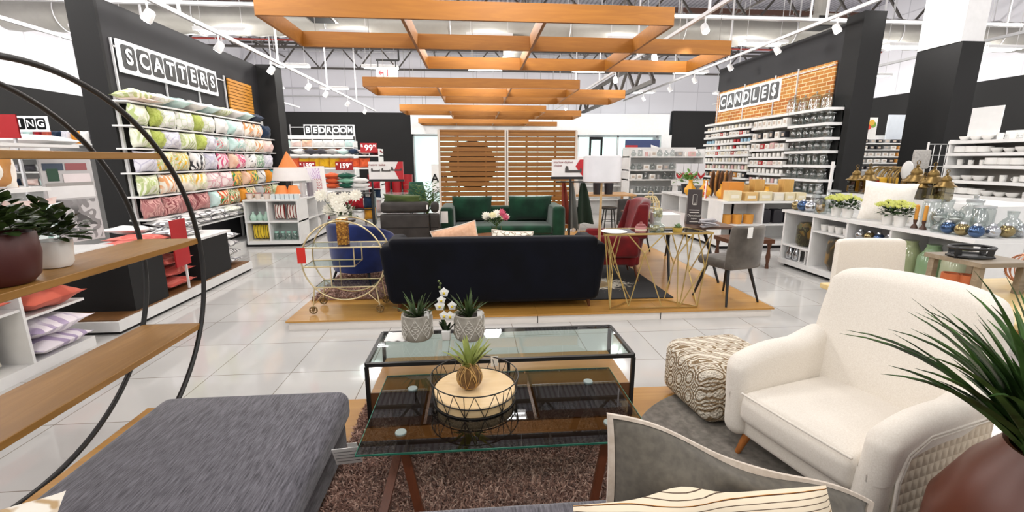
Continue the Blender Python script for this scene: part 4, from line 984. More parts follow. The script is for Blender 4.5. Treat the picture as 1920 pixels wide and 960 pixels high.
# ------------------------------------------------------------------ gold wire console with glass top
GW = plain('satin_brass', '#c9ad6e', .3, .8)
t = thing('wire_console', 'glass topped console on a zigzag gold wire frame beside the navy sofa', 'console table', (1.9, 4.5, .1))
A, B_ = (1.30, 4.36), (2.46, 4.36); A2, B2 = (1.42, 4.72), (2.34, 4.72); zt, zb = .905, .108
top = [(*A, zt), (*B_, zt), (*B2, zt), (*A2, zt)]; bot = [(1.40, 4.36, zb), (2.36, 4.36, zb), (2.1, 4.62, zb), (1.72, 4.62, zb)]
for q in (top,): mb = MB(); [mb.bar(q[i], q[(i + 1) % 4], .014, .02) for i in range(4)]; mb.build('top_frame', GW, parent=t)
mb = MB(); [mb.bar(bot[i], bot[(i + 1) % 4], .012) for i in range(4)]; mb.build('bottom_frame', GW, parent=t)
mb = MB(); prism(mb, [A, B_, B2, A2], zt, zt + .006); mb.build('glass_top', glassy('smoked_glass', '#b9b8ae', .14), parent=t)
def L3(a, b_, k): return tuple(a[i] + (b_[i] - a[i]) * k for i in range(3))
fr, bk = 4.365, 4.70
W3 = lambda px, py, Y: tuple(ony(px, py, Y))
lines = [((1.31, fr, zt), (1.40, fr, zb)), ((2.45, fr, zt), (2.36, fr, zb)),
         ((1.44, fr, zt), (1.37, fr, .66)), ((1.37, fr, .66), (1.405, fr, zb)), ((1.37, fr, .66), (1.72, fr, .60)) if False else ((1.34, fr, zt), (1.60, fr, zb + .02)),
         ((1.55, fr, zt), (1.74, fr, .70)), ((1.74, fr, .70), (1.94, fr, zt)), ((1.74, fr, .70), (1.60, fr, zb + .02)), ((1.74, fr, .70), (1.96, fr, zb + .02)),
         ((2.02, fr, zt), (2.10, fr, .68)), ((2.10, fr, .68), (2.25, fr, zt)), ((2.10, fr, .68), (2.14, fr, zb)), ((2.25, fr, zt), (2.16, fr, zb)), ((2.16, fr, zb), (2.40, fr, .55)), ((2.30, fr, zt), (2.40, fr, .55)),
         ((1.43, bk, zt), (1.52, bk, .5)), ((1.52, bk, .5), (1.72, 4.62, zb)), ((1.52, bk, .5), (1.6, bk, zt)), ((2.33, bk, zt), (2.22, bk, .5)), ((2.22, bk, .5), (2.1, 4.62, zb)), ((2.22, bk, .5), (2.05, bk, zt)),
         ((1.31, fr, zt), (1.46, 4.53, .45)), ((1.46, 4.53, .45), (1.40, fr, zb)), ((1.46, 4.53, .45), (1.43, bk, zt)), ((2.45, fr, zt), (2.32, 4.53, .45)), ((2.32, 4.53, .45), (2.36, fr, zb)), ((2.32, 4.53, .45), (2.33, bk, zt))]
mb = MB()
for a, b_ in lines: mb.tube([a, b_], .0065, 6)
mb.build('wire_frame', GW, parent=t, smooth=60)

# ------------------------------------------------------------------ dining chairs, table
LEATHER = fabric('grey_suede', '#4e4842', '#6b645c', 5, bs=.1, sheen=.3)
def dining_chair(label, loc, rz, mat):
    t = thing('dining_chair', label, 'dining chair', (0, 0, 0))   # +y is the front
    mb = MB(); mb.rbox((0, .0, .44), (.46, .48, .09), .04, m=6, bulge=(0, 0, .012)); mb.build('seat', mat, parent=t, raw=True, smooth=60)
    mb = MB(); mb.rbox((0, -.24, .64), (.47, .07, .46), .033, m=10, warp=lambda q, u: (q.x * (1 - .04 * u[2]), q.y + .06 * u[0] ** 2 - .07 * (q.z + .2), q.z)); mb.build('backrest', mat, parent=t, raw=True, smooth=60)
    for sx in (-1, 1):
        for sy in (-1, 1): MB().tube([(.15 * sx, .14 * sy, .42), (.235 * sx, .24 * sy, 0)], .020, 10, r1=.011).build('leg', BLK, parent=t, raw=True, smooth=50)
    mb = MB()
    for sy in (-1, 1): mb.bar((-.17, .15 * sy, .405), (.17, .15 * sy, .405), .025)
    mb.build('under_frame', BLK, parent=t, raw=True)
    t.location = loc; t.rotation_euler = (0, 0, rz); return t
c1 = dining_chair('grey suede dining chair with white ticket, nearest on the wide platform', (2.82, 4.63, .1), .30, LEATHER)
MB().box(-.14, -.335, .76, -.08, -.325, .87).build('ticket', PAPER, parent=c1, raw=True)
dining_chair('charcoal dining chair at the far end of the dining table', (2.75, 7.5, .1), PI, fabric('charcoal_suede', '#2b2826', '#3b3734', 5))
t = thing('dining_table', 'dark brown dining table with splayed black legs beyond the gold console', 'dining table', (2.80, 6.1, .1))
MB().rbox((2.78, 6.1, .835), (.82, 1.95, .035), .006, m=2).build('table_top', wood('dark_walnut_top', '#4b362b', '#5d4436', 'Y', .4, .3), parent=t)
for sx in (-1, 1):
    for sy in (-1, 1): MB().tube([(2.78 + sx * .24, 6.1 + sy * .45, .82), (2.78 + sx * .33, 6.1 + sy * .82, .1)], .026, 10, r1=.014).build('leg', BLK, parent=t, smooth=50)

# ------------------------------------------------------------------ red wing chair
t = thing('wing_armchair', 'red velvet wing armchair facing left beside the dining table', 'armchair', (0, 0, 0))
mb = MB(); mb.rbox((.02, 0, .40), (.62, .56, .16), .05, m=6, bulge=(0, 0, .015)); mb.build('seat_cushion', REDV, parent=t, raw=True, smooth=60)
mb = MB(); mb.rbox((0, 0, .27), (.64, .64, .12), .03); mb.build('seat_base', REDV, parent=t, raw=True, smooth=60)
mb = MB(); mb.rbox((-.31, 0, .64), (.13, .66, .82), .055, m=12, warp=lambda q, u: (q.x - .14 * (q.z + .4) + .09 * u[1] ** 2, q.y, q.z - .05 * u[1] ** 4)); mb.build('backrest', REDV, parent=t, raw=True, smooth=60)
for s in (-1, 1):
    mb = MB(); mb.rbox((.0, s * .32, .46), (.60, .1, .28), .045, m=6); mb.build('armrest', REDV, parent=t, raw=True, smooth=60)
    mb = MB(); mb.rbox((-.24, s * .32, .78), (.2, .07, .44), .034, m=6, warp=lambda q, u: (q.x * (1 - .35 * u[2]) - .14 * (q.z + .4), q.y, q.z)); mb.build('wing', REDV, parent=t, raw=True, smooth=60)
for sx in (-1, 1):
    for sy in (-1, 1): MB().tube([(.26 * sx, .26 * sy, .24), (.32 * sx, .3 * sy, 0)], .022, 10, r1=.012).build('leg', WALNUT, parent=t, raw=True, smooth=50)
t.location = (1.80, 5.72, .113); t.rotation_euler = (0, 0, PI - .12)
# floor lamp with plastic wrapped shade
p = ony(1130, 300, 5.28)
t = thing('floor_lamp', 'floor lamp with big white drum shade still in crinkled plastic', 'floor lamp', (p.x, 5.28, .113))
mb = MB(); mb.lathe([(0, 0), (.14, 0), (.14, .015), (0, .02)], 28, T(p.x, 5.28, .114)); mb.build('base', plain('pale_brass', '#cdb58a', .35, .6), parent=t, smooth=40)
mb = MB()
for k in range(3):
    a = 2 * PI * k / 3 + .5; mb.tube([(p.x + .02 * math.cos(a), 5.28 + .02 * math.sin(a), .12), (p.x + .004 * math.cos(a), 5.28 + .004 * math.sin(a), 1.5)], .008, 8)
mb.build('pole', wood('pale_ash_pole', '#d9b98c', '#c9a572', 'Z', .6), parent=t, smooth=60)
z0, z1 = ony(1130, 340, 5.28).z, ony(1130, 293, 5.28).z; r = (ony(1166, 300, 5.28).x - ony(1096, 300, 5.28).x) / 2
mb = MB(); rd = random.Random(3); v = []; f = []; N = 40
for k, z in enumerate([z0 - .01, z0, z0 + (z1 - z0) * .3, z0 + (z1 - z0) * .6, z1, z1 + .008]):
    for i in range(N): a = 2 * PI * i / N; rr = r * (.995 + .012 * rd.random()) * (.9 if k in (0, 5) else 1); v.append((p.x + rr * math.cos(a), 5.28 + rr * math.sin(a), z))
for k in range(5):
    for i in range(N): f.append((k * N + i, k * N + (i + 1) % N, (k + 1) * N + (i + 1) % N, (k + 1) * N + i))
mb.add(v, f); mb.build('lamp_shade', plain('wrapped_white_shade', '#f2f0f3', .22, coat=.6), parent=t, smooth=30)

# ------------------------------------------------------------------ green velvet sofa, grey sofa, coffee table with flowers
sofa('sofa', 'dark green velvet sofa before the slatted timber screens', -.60, 1.56, 8.45, .88, .80, .52, GREEN, .86, .22, -1, nseat=1)
MB().box(-.585, 7.565, .60, -.47, 7.568, .80).build('hanging_ticket', PAPER, label='white ruled ticket hanging on the left green sofa arm', cat='ticket')
for i, (x, w, l) in enumerate(((-.06, .72, 'wide dark green velvet back cushion at the left end of the green sofa'), (1.0, .80, 'wide dark green velvet back cushion at the right end of the green sofa'))):
    cushion(l, (x, 8.12, .785), w, .46, .16, GREEN, .18, 0, 0, 30 + i, pinch=.04)
GREYL = fabric('charcoal_leather', '#34312e', '#413d3a', 6, bs=.05, rough=.6, sheen=0)
t = thing('sofa', 'dark grey high backed sofa seen from behind, left of the green sofa', 'sofa', (-1.0, 7.9, .1))
for x0, x1 in ((-1.56, -.76), (-.75, -.60)):
    mb = MB(); mb.rbox(((x0 + x1) / 2, 7.42, .50), (x1 - x0, .16, .56), .03, m=6); mb.build('back_panel', GREYL, parent=t, smooth=60)
    mb = MB(); mb.rbox(((x0 + x1) / 2, 7.45, .885), (x1 - x0 - .02, .2, .18), .06, m=6); mb.build('headrest', GREYL, parent=t, smooth=60)
    MB().bar((x0 + .01, 7.336, .56), (x1 - .01, 7.336, .56), .006).build('seam', BLACK, parent=t)
mb = MB(); mb.rbox((-1.08, 7.9, .36), (.94, .84, .28), .06, m=6); mb.build('seat', GREYL, parent=t, smooth=60)
for s in (-1.5, -.66):
    for y in (7.42, 8.25): MB().bar((s, y, .1), (s, y, .24), .04).build('leg', BLK, parent=t)
MB().box(-.80, 7.33, .86, -.775, 7.334, .93).build('ticket', PAPER, parent=t)
cushion('long olive green cushion lying on the dark grey sofa back', (-1.22, 7.52, 1.02), .60, .14, .12, velvet('olive_velvet', '#36421a', '#4c5a26'), .1, .05, 0, 7)
t = thing('coffee_table', 'round brown wooden coffee table carrying the flower vase', 'coffee table', (.28, 6.55, .1))
mb = MB(); mb.lathe([(0, .38), (.42, .38), (.43, .40), (.42, .42), (0, .42)], 48, T(.28, 6.55, .1)); mb.build('table_top', wood('warm_walnut', '#8a5528', '#744320', 'X', .5, .3), parent=t, smooth=40)
for k in range(3): a = 2 * PI * k / 3; MB().tube([(.28 + .2 * math.cos(a), 6.55 + .2 * math.sin(a), .48), (.28 + .33 * math.cos(a), 6.55 + .33 * math.sin(a), .1)], .02, 8).build('leg', BLK, parent=t)
def petals(mb, c, r, n, rd, rings=3, flat=.5, face=.9):
    c = Vector(c); R3 = Matrix.Rotation(face, 3, 'X')
    for k in range(rings):
        for i in range(n):
            a = 2 * PI * (i + .5 * k) / n + rd.uniform(-.1, .1); el = flat * (k / rings) + .1; d = Vector((math.cos(a) * math.cos(el), math.sin(a) * math.cos(el), math.sin(el))); s = R3 @ Vector((-math.sin(a), math.cos(a), 0)); d = R3 @ d; L = r * (1 - .22 * k)
            mb.add([c, c + d * L * .6 + s * L * .2, c + d * L, c + d * L * .6 - s * L * .2], [(0, 1, 2, 3)])
    mb.ball(tuple(c + R3 @ Vector((0, 0, r * .12))), r * .25, 8, 6)
fx, fy, fz = ony(931, 400, 6.45).x, 6.45, .521
t = thing('flower_vase', 'glass vase of white and pink flowers before the green sofa', 'vase of flowers', (fx, fy, fz))
mb = MB(); mb.lathe([(0, 0), (.075, 0), (.08, .02), (.078, .17), (.085, .19)], 24, T(fx, fy, fz), cap=False); mb.build('vase', glassy('vase_glass', '#e8f0ec', .12), parent=t, smooth=60)
rd = random.Random(8); mb = MB(); heads = []
for i in range(13):
    a = rd.random() * 6.28; rr = .19 * math.sqrt(rd.random()); hh = .30 + .10 * (1 - rr / .19) + rd.uniform(-.03, .03); h = Vector((fx + rr * 1.05 * math.cos(a), fy + rr * math.sin(a), fz + hh)); heads.append(h); mb.tube([(fx + .03 * math.cos(a + 2), fy + .03 * math.sin(a + 2), fz + .02), (fx, fy, fz + .18), tuple(h)], .004, 5)
mb.build('stems', leafmat('flower_stem', '#3d5a2c', '#54733c'), parent=t, smooth=60)
FWm = [plain('petal_white', '#f6f1e2', .6), plain('petal_pink', '#c8506a', .6), plain('petal_cream', '#efe6b8', .6)]
for i, h in enumerate(heads): mb = MB(); petals(mb, h, .062, 10, rd, 4, 1.1); mb.build('flower', FWm[(0, 0, 1, 0, 2)[i % 5]], parent=t, smooth=60)
mb = MB(); leafy(mb, (fx, fy, fz + .24), 60, .19, .07, .02, rd, .5); mb.build('leaves', leafmat('flower_leaf', '#1e3a1a', '#35562a'), parent=t, smooth=60)

# ------------------------------------------------------------------ slatted timber screens
SLAT = wood('screen_timber', '#a9742f', '#8c5a20', 'X', .35, .5)
ys = 9.55
edges = ((824, 948), (951, 1079)); zt = ony(950, 247, ys).z
for i, (a, b_) in enumerate(edges):
    x0, x1 = ony(a, 300, ys).x, ony(b_, 300, ys).x
    t = thing('slatted_screen', ('left' if i == 0 else 'right') + ' one of two tall timber slat screens behind the green sofa', 'room divider', ((x0 + x1) / 2, ys, .1))
    for x in (x0, x1): MB().box(x - .022, ys - .04, .1, x + .022, ys + .05, zt + .03).build('post', plain('screen_post', '#e8ddd0', .5), parent=t)
    MB().box(x0, ys - .03, zt - .01, x1, ys + .04, zt + .035).build('top_rail', SLAT, parent=t)
    k = 0; z = .18
    while z < zt - .03:
        MB().box(x0 + .022, ys - .03, z, x1 - .022, ys - .006, z + .086).build('slat', SLAT, parent=t)
        z += .103
    MB().box((x0 * .72 + x1 * .28) - .02, ys - .005, .12, (x0 * .72 + x1 * .28) + .02, ys + .03, zt).build('batten', SLAT, parent=t)
    MB().box((x0 * .3 + x1 * .7) - .02, ys - .005, .12, (x0 * .3 + x1 * .7) + .02, ys + .03, zt).build('batten', SLAT, parent=t)
# round dark wall mirror hung behind the left screen
x0 = ony(886, 300, ys + .12).x
t = thing('round_mirror', 'big round dark mirror seen through the left slatted screen', 'mirror', (x0, ys + .12, 1.4))
mb = MB(); mb.lathe([(0, -.01), (.48, -.01), (.5, 0), (.48, .012), (0, .012)], 48, T(x0, ys + .13, 1.55, PI / 2)); mb.build('mirror_disc', plain('dark_mirror', '#1d130d', .35, .1), parent=t, smooth=40)
mb = MB(); mb.bar((x0, ys - .003, 1.88), (x0, ys + .125, 1.88), .05); mb.build('hanger', BLK, parent=t)

# ------------------------------------------------------------------ placards on stands
def placard(label, px0, py0, px1, py1, Y, title, poleft, poles, red, sofa_shape):
    a = ony(px0, py0, Y); b_ = ony(px1, py1, Y); w = b_.x - a.x; h = a.z - b_.z
    t = thing('display_placard', label, 'placard', ((a.x + b_.x) / 2, Y, 0.0 if Y > 9.7 else .1)); z0 = 0 if Y > 9.7 else .1
    MB().box(a.x, Y, b_.z, b_.x, Y + .02, a.z).build('board', plain('placard_white', '#f3f1f0', .5), parent=t)
    MB().box(a.x - .01, Y - .005, b_.z - .05, b_.x + .01, Y + .03, b_.z).build('holder', BLK, parent=t)
    for u in poles: MB().bar((a.x + w * u, Y + .012, z0), (a.x + w * u, Y + .012, b_.z), .035).build('pole', BLK, parent=t)
    MB().box(a.x + w * poles[0] - .2, Y - .15, z0, a.x + w * poles[0] + .2, Y + .2, z0 + .015).build('foot_plate', BLK, parent=t)
    MP = Matrix(((1, 0, 0, a.x), (0, 0, -1, Y - .003), (0, 1, 0, b_.z), (0, 0, 0, 1)))
    mb = MB(); prism(mb, [(x * w, y * h) for x, y in red], 0, .002, MP); mb.build('red_shape', plain('placard_red', '#c0202a', .5), parent=t)
    mb = MB()
    for k, (s, size, x, y) in enumerate(title): put_text(mb, s, MP @ T(x * w, y * h, .003), size * h, .005)
    mb.build('lettering', plain('placard_ink', '#8d3a3a', .6), parent=t)
    mb = MB()
    for x, y, s in sofa_shape: prism(mb, [(x * w + q * s * h, y * h + r * s * h) for q, r in ((-.5, -.12), (.5, -.12), (.5, .1), (.42, .12), (.38, .02), (-.28, .02), (-.33, .25), (-.45, .27), (-.5, .1))], 0, .002, MP @ T(0, 0, .003))
    mb.build('sofa_picture', plain('placard_grey', '#4a4644', .6), parent=t); return t
placard('white and red placard on black stand, left of the grey sofa', 690, 303, 757, 336, 10.4, [('nuovo suite', .2, .25, .82)], 0, (.08,), [(1, 0), (1, 1), (.86, 1), (.74, .5), (.86, .0)], [(.2, .5, .5), (.5, .5, .5), (.8, .55, .6)])
placard('white and red placard reading marlow daybed chaise, right of the screens', 1035, 299, 1099, 331, 8.3, [('marlow daybed', .19, .33, .84), ('chaise', .19, .17, .64)], 0, (.55,), [(1, .0), (1, 1), (.8, 1), (.68, .6), (.9, .0)], [(.62, .36, 1.0)])
# rack with folded throws below the right placard
t = thing('throw_stand', 'white pole stand before the right screen with hooks for throws', 'stand', (2.0, 8.6, .1))
xa = ony(1052, 340, 8.6).x; xb = ony(1098, 340, 8.6).x; zr = ony(1075, 341, 8.6).z
MB().bar((xa - .1, 8.6, zr), (xb + .1, 8.6, zr), .03).build('top_bar', BLK, parent=t)
for x in (xa + .38, ): MB().bar((x, 8.6, .1), (x, 8.6, zr), .03).build('pole', PIPEW, parent=t)
MB().box(xa, 8.45, .1, xb, 8.75, .12).build('base', BLK, parent=t)
def throw(label, px, pyb, c, w0, w1, Y=8.52):
    a = ony(px, 343, Y); b_ = ony(px + 4, pyb, Y); mb = MB(); v = []; n = 10; m_ = 9; rd = random.Random(px)
    for i in range(n + 1):
        k = i / n; w = w0 + (w1 - w0) * k ** .7; xc = a.x + (b_.x - a.x) * k; z = a.z + (b_.z - a.z) * k
        for s in (0, 1):
            for j in range(m_): u = j / (m_ - 1); v.append((xc + w * (u - .5), Y - .03 * math.sin(u * 3.14 * 3) * (.4 + k) + s * .03 + .02, z - .05 * abs(u - .4) * k))
    K = 2 * m_; f = []
    for i in range(n):
        for j in range(m_ - 1):
            for s in (0, m_): f.append((i * K + s + j, i * K + s + j + 1, (i + 1) * K + s + j + 1, (i + 1) * K + s + j))
    mb.add(v, f); return mb.build('throw_blanket', fabric('throw_' + c[1:], c, c, 40, bs=.5), smooth=70, label=label, cat='throw')
throw('rust red throw hanging from the stand before the right screen', 1058, 420, '#7c3122', .06, .18)
throw('grey throw hanging from the stand before the right screen', 1073, 428, '#6a6c68', .05, .2)
throw('dark green throw hanging from the stand before the right screen', 1094, 418, '#1c2b20', .08, .34)

# ------------------------------------------------------------------ things on the gold console and dining table
def lathe_obj(name, label, cat, prof, mat, x, y, z, n=20, group=None, parts=()):
    if not parts: mb = MB(); mb.lathe(prof, n, T(x, y, z)); return mb.build(name, mat, smooth=50, label=label, cat=cat, group=group)
    t = thing(name, label, cat, (x, y, z), group); mb = MB(); mb.lathe(prof, n, T(x, y, z)); mb.build('body', mat, parent=t, smooth=50)
    for pn, pp, pm in parts: mb = MB(); mb.lathe(pp, n, T(x, y, z)); mb.build(pn, pm, parent=t, smooth=50)
    return t
GZ = .912
p = onz(1205, 437, GZ); lathe_obj('candle_jar', 'pink and cream striped jar candle with lid on the gold console', 'candle', [(0, 0), (.055, 0), (.058, .03), (.055, .06), (0, .06)], plain('candle_blush', '#c98c88', .5), p.x, p.y + .06, GZ, parts=(('band', [(0, .02), (.0595, .02), (.0595, .035), (0, .035)], plain('candle_cream', '#efe0c8', .5)), ('lid', [(0, .06), (.05, .06), (.045, .08), (.015, .09), (.015, .105), (0, .11)], plain('candle_lid', '#8c4a48', .5))))
p = onz(1237, 437, GZ)
t = thing('glass_bottle', 'glass bottle filled with pale moss and corks on the gold console', 'bottle', (p.x, p.y + .08, GZ)); x, y = p.x, p.y + .08
mb = MB(); mb.lathe([(.0, 0), (.075, 0), (.085, .03), (.08, .07), (.035, .1), (.033, .13), (.05, .17), (.045, .23), (.03, .25)], 24, T(x, y, GZ), cap=False); mb.build('glass', glassy('vase_glass', '#e8f0ec', .12), parent=t, smooth=60)
mb = MB(); rd = random.Random(2)
for i in range(20): a = rd.random() * 6.28; z = GZ + rd.choice((.02, .045, .17, .2, .23)); rr = .05 if z < GZ + .1 else .025; mb.ball((x + rr * math.cos(a), y + rr * math.sin(a), z), .02, 8, 6)
mb.build('moss', fabric('pale_moss', '#8a7c50', '#c7b98c', 20), parent=t, smooth=60)
p = onz(1158, 440, GZ); mb = MB(); mb.lathe([(0, 0), (.09, 0), (.13, .012), (.132, .016), (.09, .006), (0, .006)], 32, T(p.x, p.y + .12, GZ)); mb.build('plate', plain('white_glaze', '#f2f0ec', .25), smooth=50, label='flat white plate at the left end of the gold console', cat='plate')
p = onz(1274, 437, GZ); t = thing('potted_succulent', 'small green succulent in gold pot on the gold console', 'potted plant', (p.x, p.y + .05, GZ))
mb = MB(); mb.lathe([(0, 0), (.045, 0), (.055, .05), (.05, .05), (0, .04)], 20, T(p.x, p.y + .05, GZ)); mb.build('pot', plain('mustard_glaze', '#c7a64c', .4), parent=t, smooth=50)
mb = MB(); blades(mb, (p.x, p.y + .05, GZ + .04), 26, .06, .02, random.Random(1), up=.4, droop=.2); mb.build('leaves', leafmat('succulent', '#5b7a52', '#8fa37c'), parent=t, smooth=60)
TZ = .854
# bamboo lantern
p = onz(1225, 410, TZ); x, y = p.x, p.y + .15; s_ = 1
t = thing('bamboo_lantern', 'pale bamboo cage lantern standing on the dining table', 'lantern', (x, y, TZ)); mb = MB(); prof = [(.075, 0), (.12, .06), (.13, .14), (.12, .22), (.075, .29)]
for i in range(16):
    a = 2 * PI * i / 16; mb.tube([(x + r * math.cos(a), y + r * math.sin(a), TZ + z) for r, z in prof], .006, 5)
for r, z in prof: mb.ring((x, y, TZ + z), r + .003, .006, 32, 5)
mb.build('cage', plain('bamboo', '#dcc793', .6), parent=t, smooth=60); mb = MB(); mb.ring((x, y, TZ + .33), .035, .005, 20, 5, 'Y'); mb.build('handle', plain('bamboo', '#dcc793', .6), parent=t, smooth=60)
# tent sign
p0 = onz(1283, 421, TZ); x, y = p0.x + .12, p0.y
t = thing('tent_sign', 'dark brown folded tent sign with phone picture on the dining table', 'sign', (x, y + .1, TZ)); H = ony(1300, 356, y).z - TZ
def slab(mb, a, b_, w, th):  # leaning panel
    mb.bar(a, b_, w, th, up=(0, 1, 0))
Rz = Matrix.Translation((x, y, TZ)) @ Matrix.Rotation(-.35, 4, 'Z')
def panel(y0, y1, th=.006, w=.17): return [Rz @ Vector(q) for q in ((-w / 2, y0, 0), (w / 2, y0, 0), (w / 2, y1, H), (-w / 2, y1, H), (-w / 2, y0 + th, 0), (w / 2, y0 + th, 0), (w / 2, y1 + th, H), (-w / 2, y1 + th, H))]
FB = [(0, 1, 2, 3), (7, 6, 5, 4), (0, 4, 5, 1), (1, 5, 6, 2), (2, 6, 7, 3), (3, 7, 4, 0)]
mb = MB(); mb.add(panel(0, .09), FB); mb.build('front_panel', plain('sign_dark_brown', '#2b1d1b', .5), parent=t)
mb = MB(); mb.add(panel(.25, .094), FB); mb.build('back_panel', plain('sign_pale_back', '#d8d4cf', .6), parent=t)
MT = Rz @ Matrix(((1, 0, 0, 0), (0, .0, -1, -.004), (0, 1, 0, 0), (0, 0, 0, 1))); sh = Matrix.Identity(4); sh[1][2] = 0
tilt = math.atan2(.09, H); MT = Rz @ T(0, -.003, 0) @ Matrix.Rotation(PI / 2 - tilt, 4, 'X')
mb = MB()
for s, z, k in (('Download', .26, .085), ('now', .17, .085)): put_text(mb, s, MT @ T(0, z * H, .001), k * H * 1.0, .003)
for z, w_ in ((.42, .06), (.35, .055), (.08, .05)): mb.box(-w_, z * H - .004, 0, w_, z * H + .004, .001, MT)
fr_ = rounded_rect(.05, H * .30, .012); mb.tube([MT @ Vector((px_, py_ + .72 * H, .003)) for px_, py_ in fr_], .0025, 4, True); mb.tube([MT @ Vector((px_ * .4, py_ * .12 + .60 * H, .003)) for px_, py_ in fr_], .002, 4, True)
mb.build('lettering', plain('sign_silver', '#d9d2c8', .5), parent=t)
MB().box(-.0, 0, 0, .01, .01, .01, T(0, 0, -5)) if False else None
p = onz(1262, 428, TZ); MB().rbox((p.x, p.y + .25, TZ + .075), (.26, .30, .15), .004, m=1).build('white_box', plain('matt_white_card', '#e9e6e2', .6), label='plain white card box on the dining table beside the tent sign', cat='box')
p = onz(1334, 427, TZ); t = thing('napkin_bundle', 'bundle of shiny folded grey napkins on the dining table corner', 'napkins', (p.x, p.y + .1, TZ)); rd = random.Random(9)
for i in range(7): mb = MB(); a = rd.uniform(-.5, .5); mb.rbox((0, 0, 0), (.18, .07, .02), .009, M=T(p.x + rd.uniform(-.03, .03), p.y + .1 + rd.uniform(-.05, .05), TZ + .014 + .012 * i, rd.uniform(-.15, .15), rd.uniform(-.15, .15), a)); mb.build('napkin', plain('silver_grey_cloth', '#a9a5a8', .4), parent=t, smooth=60)
# ================================================================== LEFT SIDE: SCATTERS WALL AND BINS
PAT = {}
def pat(k, kind, base, cols, s=8, th=.52): PAT[k] = pattern('print_' + k.replace(' ', '_'), kind, base, cols, s, th)
pat('pale green leafy', 'leaf', '#eef0de', ['#b9c88a', '#d6dcae'], 5); pat('lime green', 'line', '#b9c46a', ['#a3b052'], 14, .3); pat('white green sketched', 'line', '#f1f1ea', ['#cfd8b8'], 9, .25)
pat('plain white', 'blotch', '#f1efec', ['#e6e4e2'], 5); pat('white dotted', 'blotch', '#f1f1ee', ['#8a8c8c'], 16, .74); pat('pale aqua', 'blotch', '#cfe8e4', ['#bfded8'], 6); pat('orange coral', 'leaf', '#f4ece0', ['#e8a874'], 6)
pat('lilac grey', 'line', '#e2e0e8', ['#c3c0d2'], 8, .3); pat('aqua with coral', 'leaf', '#f0ece8', ['#e2707a', '#a8d8cf'], 6, .5); pat('blush pink', 'blotch', '#f2dcd4', ['#ecccc4'], 5); pat('plain rust red', 'blotch', '#a8372a', ['#92301f'], 5)
pat('yellow floral', 'leaf', '#f0e8d6', ['#e8b63c', '#c9d39a'], 5); pat('black and white leafy', 'leaf', '#eeecea', ['#3c3b3e'], 5, .56); pat('hot pink floral', 'leaf', '#f3e6e6', ['#dc5f86', '#f0a9b8'], 5); pat('peach', 'blotch', '#ecc9b2', ['#e4b79c'], 5)
pat('spotted monochrome', 'blotch', '#f0efec', ['#37363a'], 17, .6); pat('dark green palm', 'leaf', '#e8efe4', ['#2f5b43', '#7fae8a'], 6); pat('navy and white', 'line', '#23284a', ['#f0eff0'], 9, .5); pat('tropical yellow', 'leaf', '#f2d65a', ['#3f8a5a', '#e88a6a'], 5)
pat('tropical multicolour', 'leaf', '#f2e6c8', ['#e25a3a', '#3a8a4c'], 6, .46); pat('soft pink sketched', 'line', '#f2e2e0', ['#dca4ac'], 8, .3); pat('plain orange', 'blotch', '#e49a38', ['#d88c2c'], 5); pat('teal', 'leaf', '#3fa6ac', ['#1e6f80'], 6)
pat('sunset striped', 'stripe', '#f3d9a0', ['#e89a5a'], 1.4); pat('dusty rose floral', 'leaf', '#b47a78', ['#8a4a4e', '#d8a8a0'], 5); pat('grey', 'blotch', '#b8b6b4', ['#a8a6a4'], 5); pat('grey line leaf', 'line', '#efeeec', ['#77767a'], 7, .55)
pat('coral red printed', 'line', '#cc5a4e', ['#e07a6c'], 6, .35); pat('lavender white floral', 'leaf', '#f0e8ee', ['#b3a2c0'], 5, .56); pat('coral velvet', 'blotch', '#c8604c', ['#b4503e'], 4); pat('red zigzag', 'stripe', '#f2ebe6', ['#d85a44'], 2.2, .5); pat('white fern', 'leaf', '#e8f0f0', ['#9dbcb4'], 4, .55)
pat('mint green', 'blotch', '#8fc9ae', ['#7fbc9f'], 5); pat('deep green', 'blotch', '#1f5a48', ['#1a4c3d'], 5); pat('bright orange', 'blotch', '#e2663a', ['#d2562c'], 5); pat('mustard', 'blotch', '#c98d2a', ['#b97d20'], 5); pat('crimson', 'blotch', '#a01a26', ['#8a1420'], 5); pat('sage', 'blotch', '#75805c', ['#68734f'], 5)
pat('navy', 'blotch', '#1f3048', ['#18283c'], 5); pat('yellow striped', 'stripe', '#f0cf3e', ['#2c2c2a'], 2.6, .9); pat('charcoal', 'blotch', '#47454a', ['#3c3a3e'], 5); pat('brown and black zebra', 'stripe', '#efe9e0', ['#8a2a24'], 3.2, .7); pat('yellow plain', 'blotch', '#dfae24', ['#cf9e1c'], 5)
protos = []
for s in range(3):
    mb = MB(); mb.pillow(.40, .32, .19, n=10, seed=s, pinch=.09, wr=.014, pw=2.2); protos.append(mb.build('scatter_cushion', PAT['plain white'], raw=True, smooth=80, cat='cushion'))
def put_cushion(k, label, loc, group, sx=1, sy=1, sz=1, rz=PI / 2, rx=0, ry=0):
    return dup(protos[k % 3], loc, rot=(rx, ry, rz), label=label, group=group, scale=(sx, sy, sz), mat=CUR)
t = thing('cushion_shelving', 'white shelving full of cushions under the SCATTERS sign', 'shelving', (-4.7, 8.6, 0))
SH = [.62, .835, 1.153, 1.48, 1.81, 2.11, 2.426]; mb = MB(); 
for z in SH:
    MB().box(-4.795, 6.53, z - .022, -4.555 if z > .7 else -4.45, 10.88 if z < 2.2 else 10.3, z).build('shelf', SHELFW, parent=t)
for y in (6.66, 8.05, 9.45, 10.85): MB().box(-4.798, y - .02, .0, -4.765, y + .02, 2.5).build('upright', SHELFW, parent=t)
MB().box(-4.795, 6.66, 0, -4.45, 10.88, .12).build('plinth', SHELFW, parent=t)
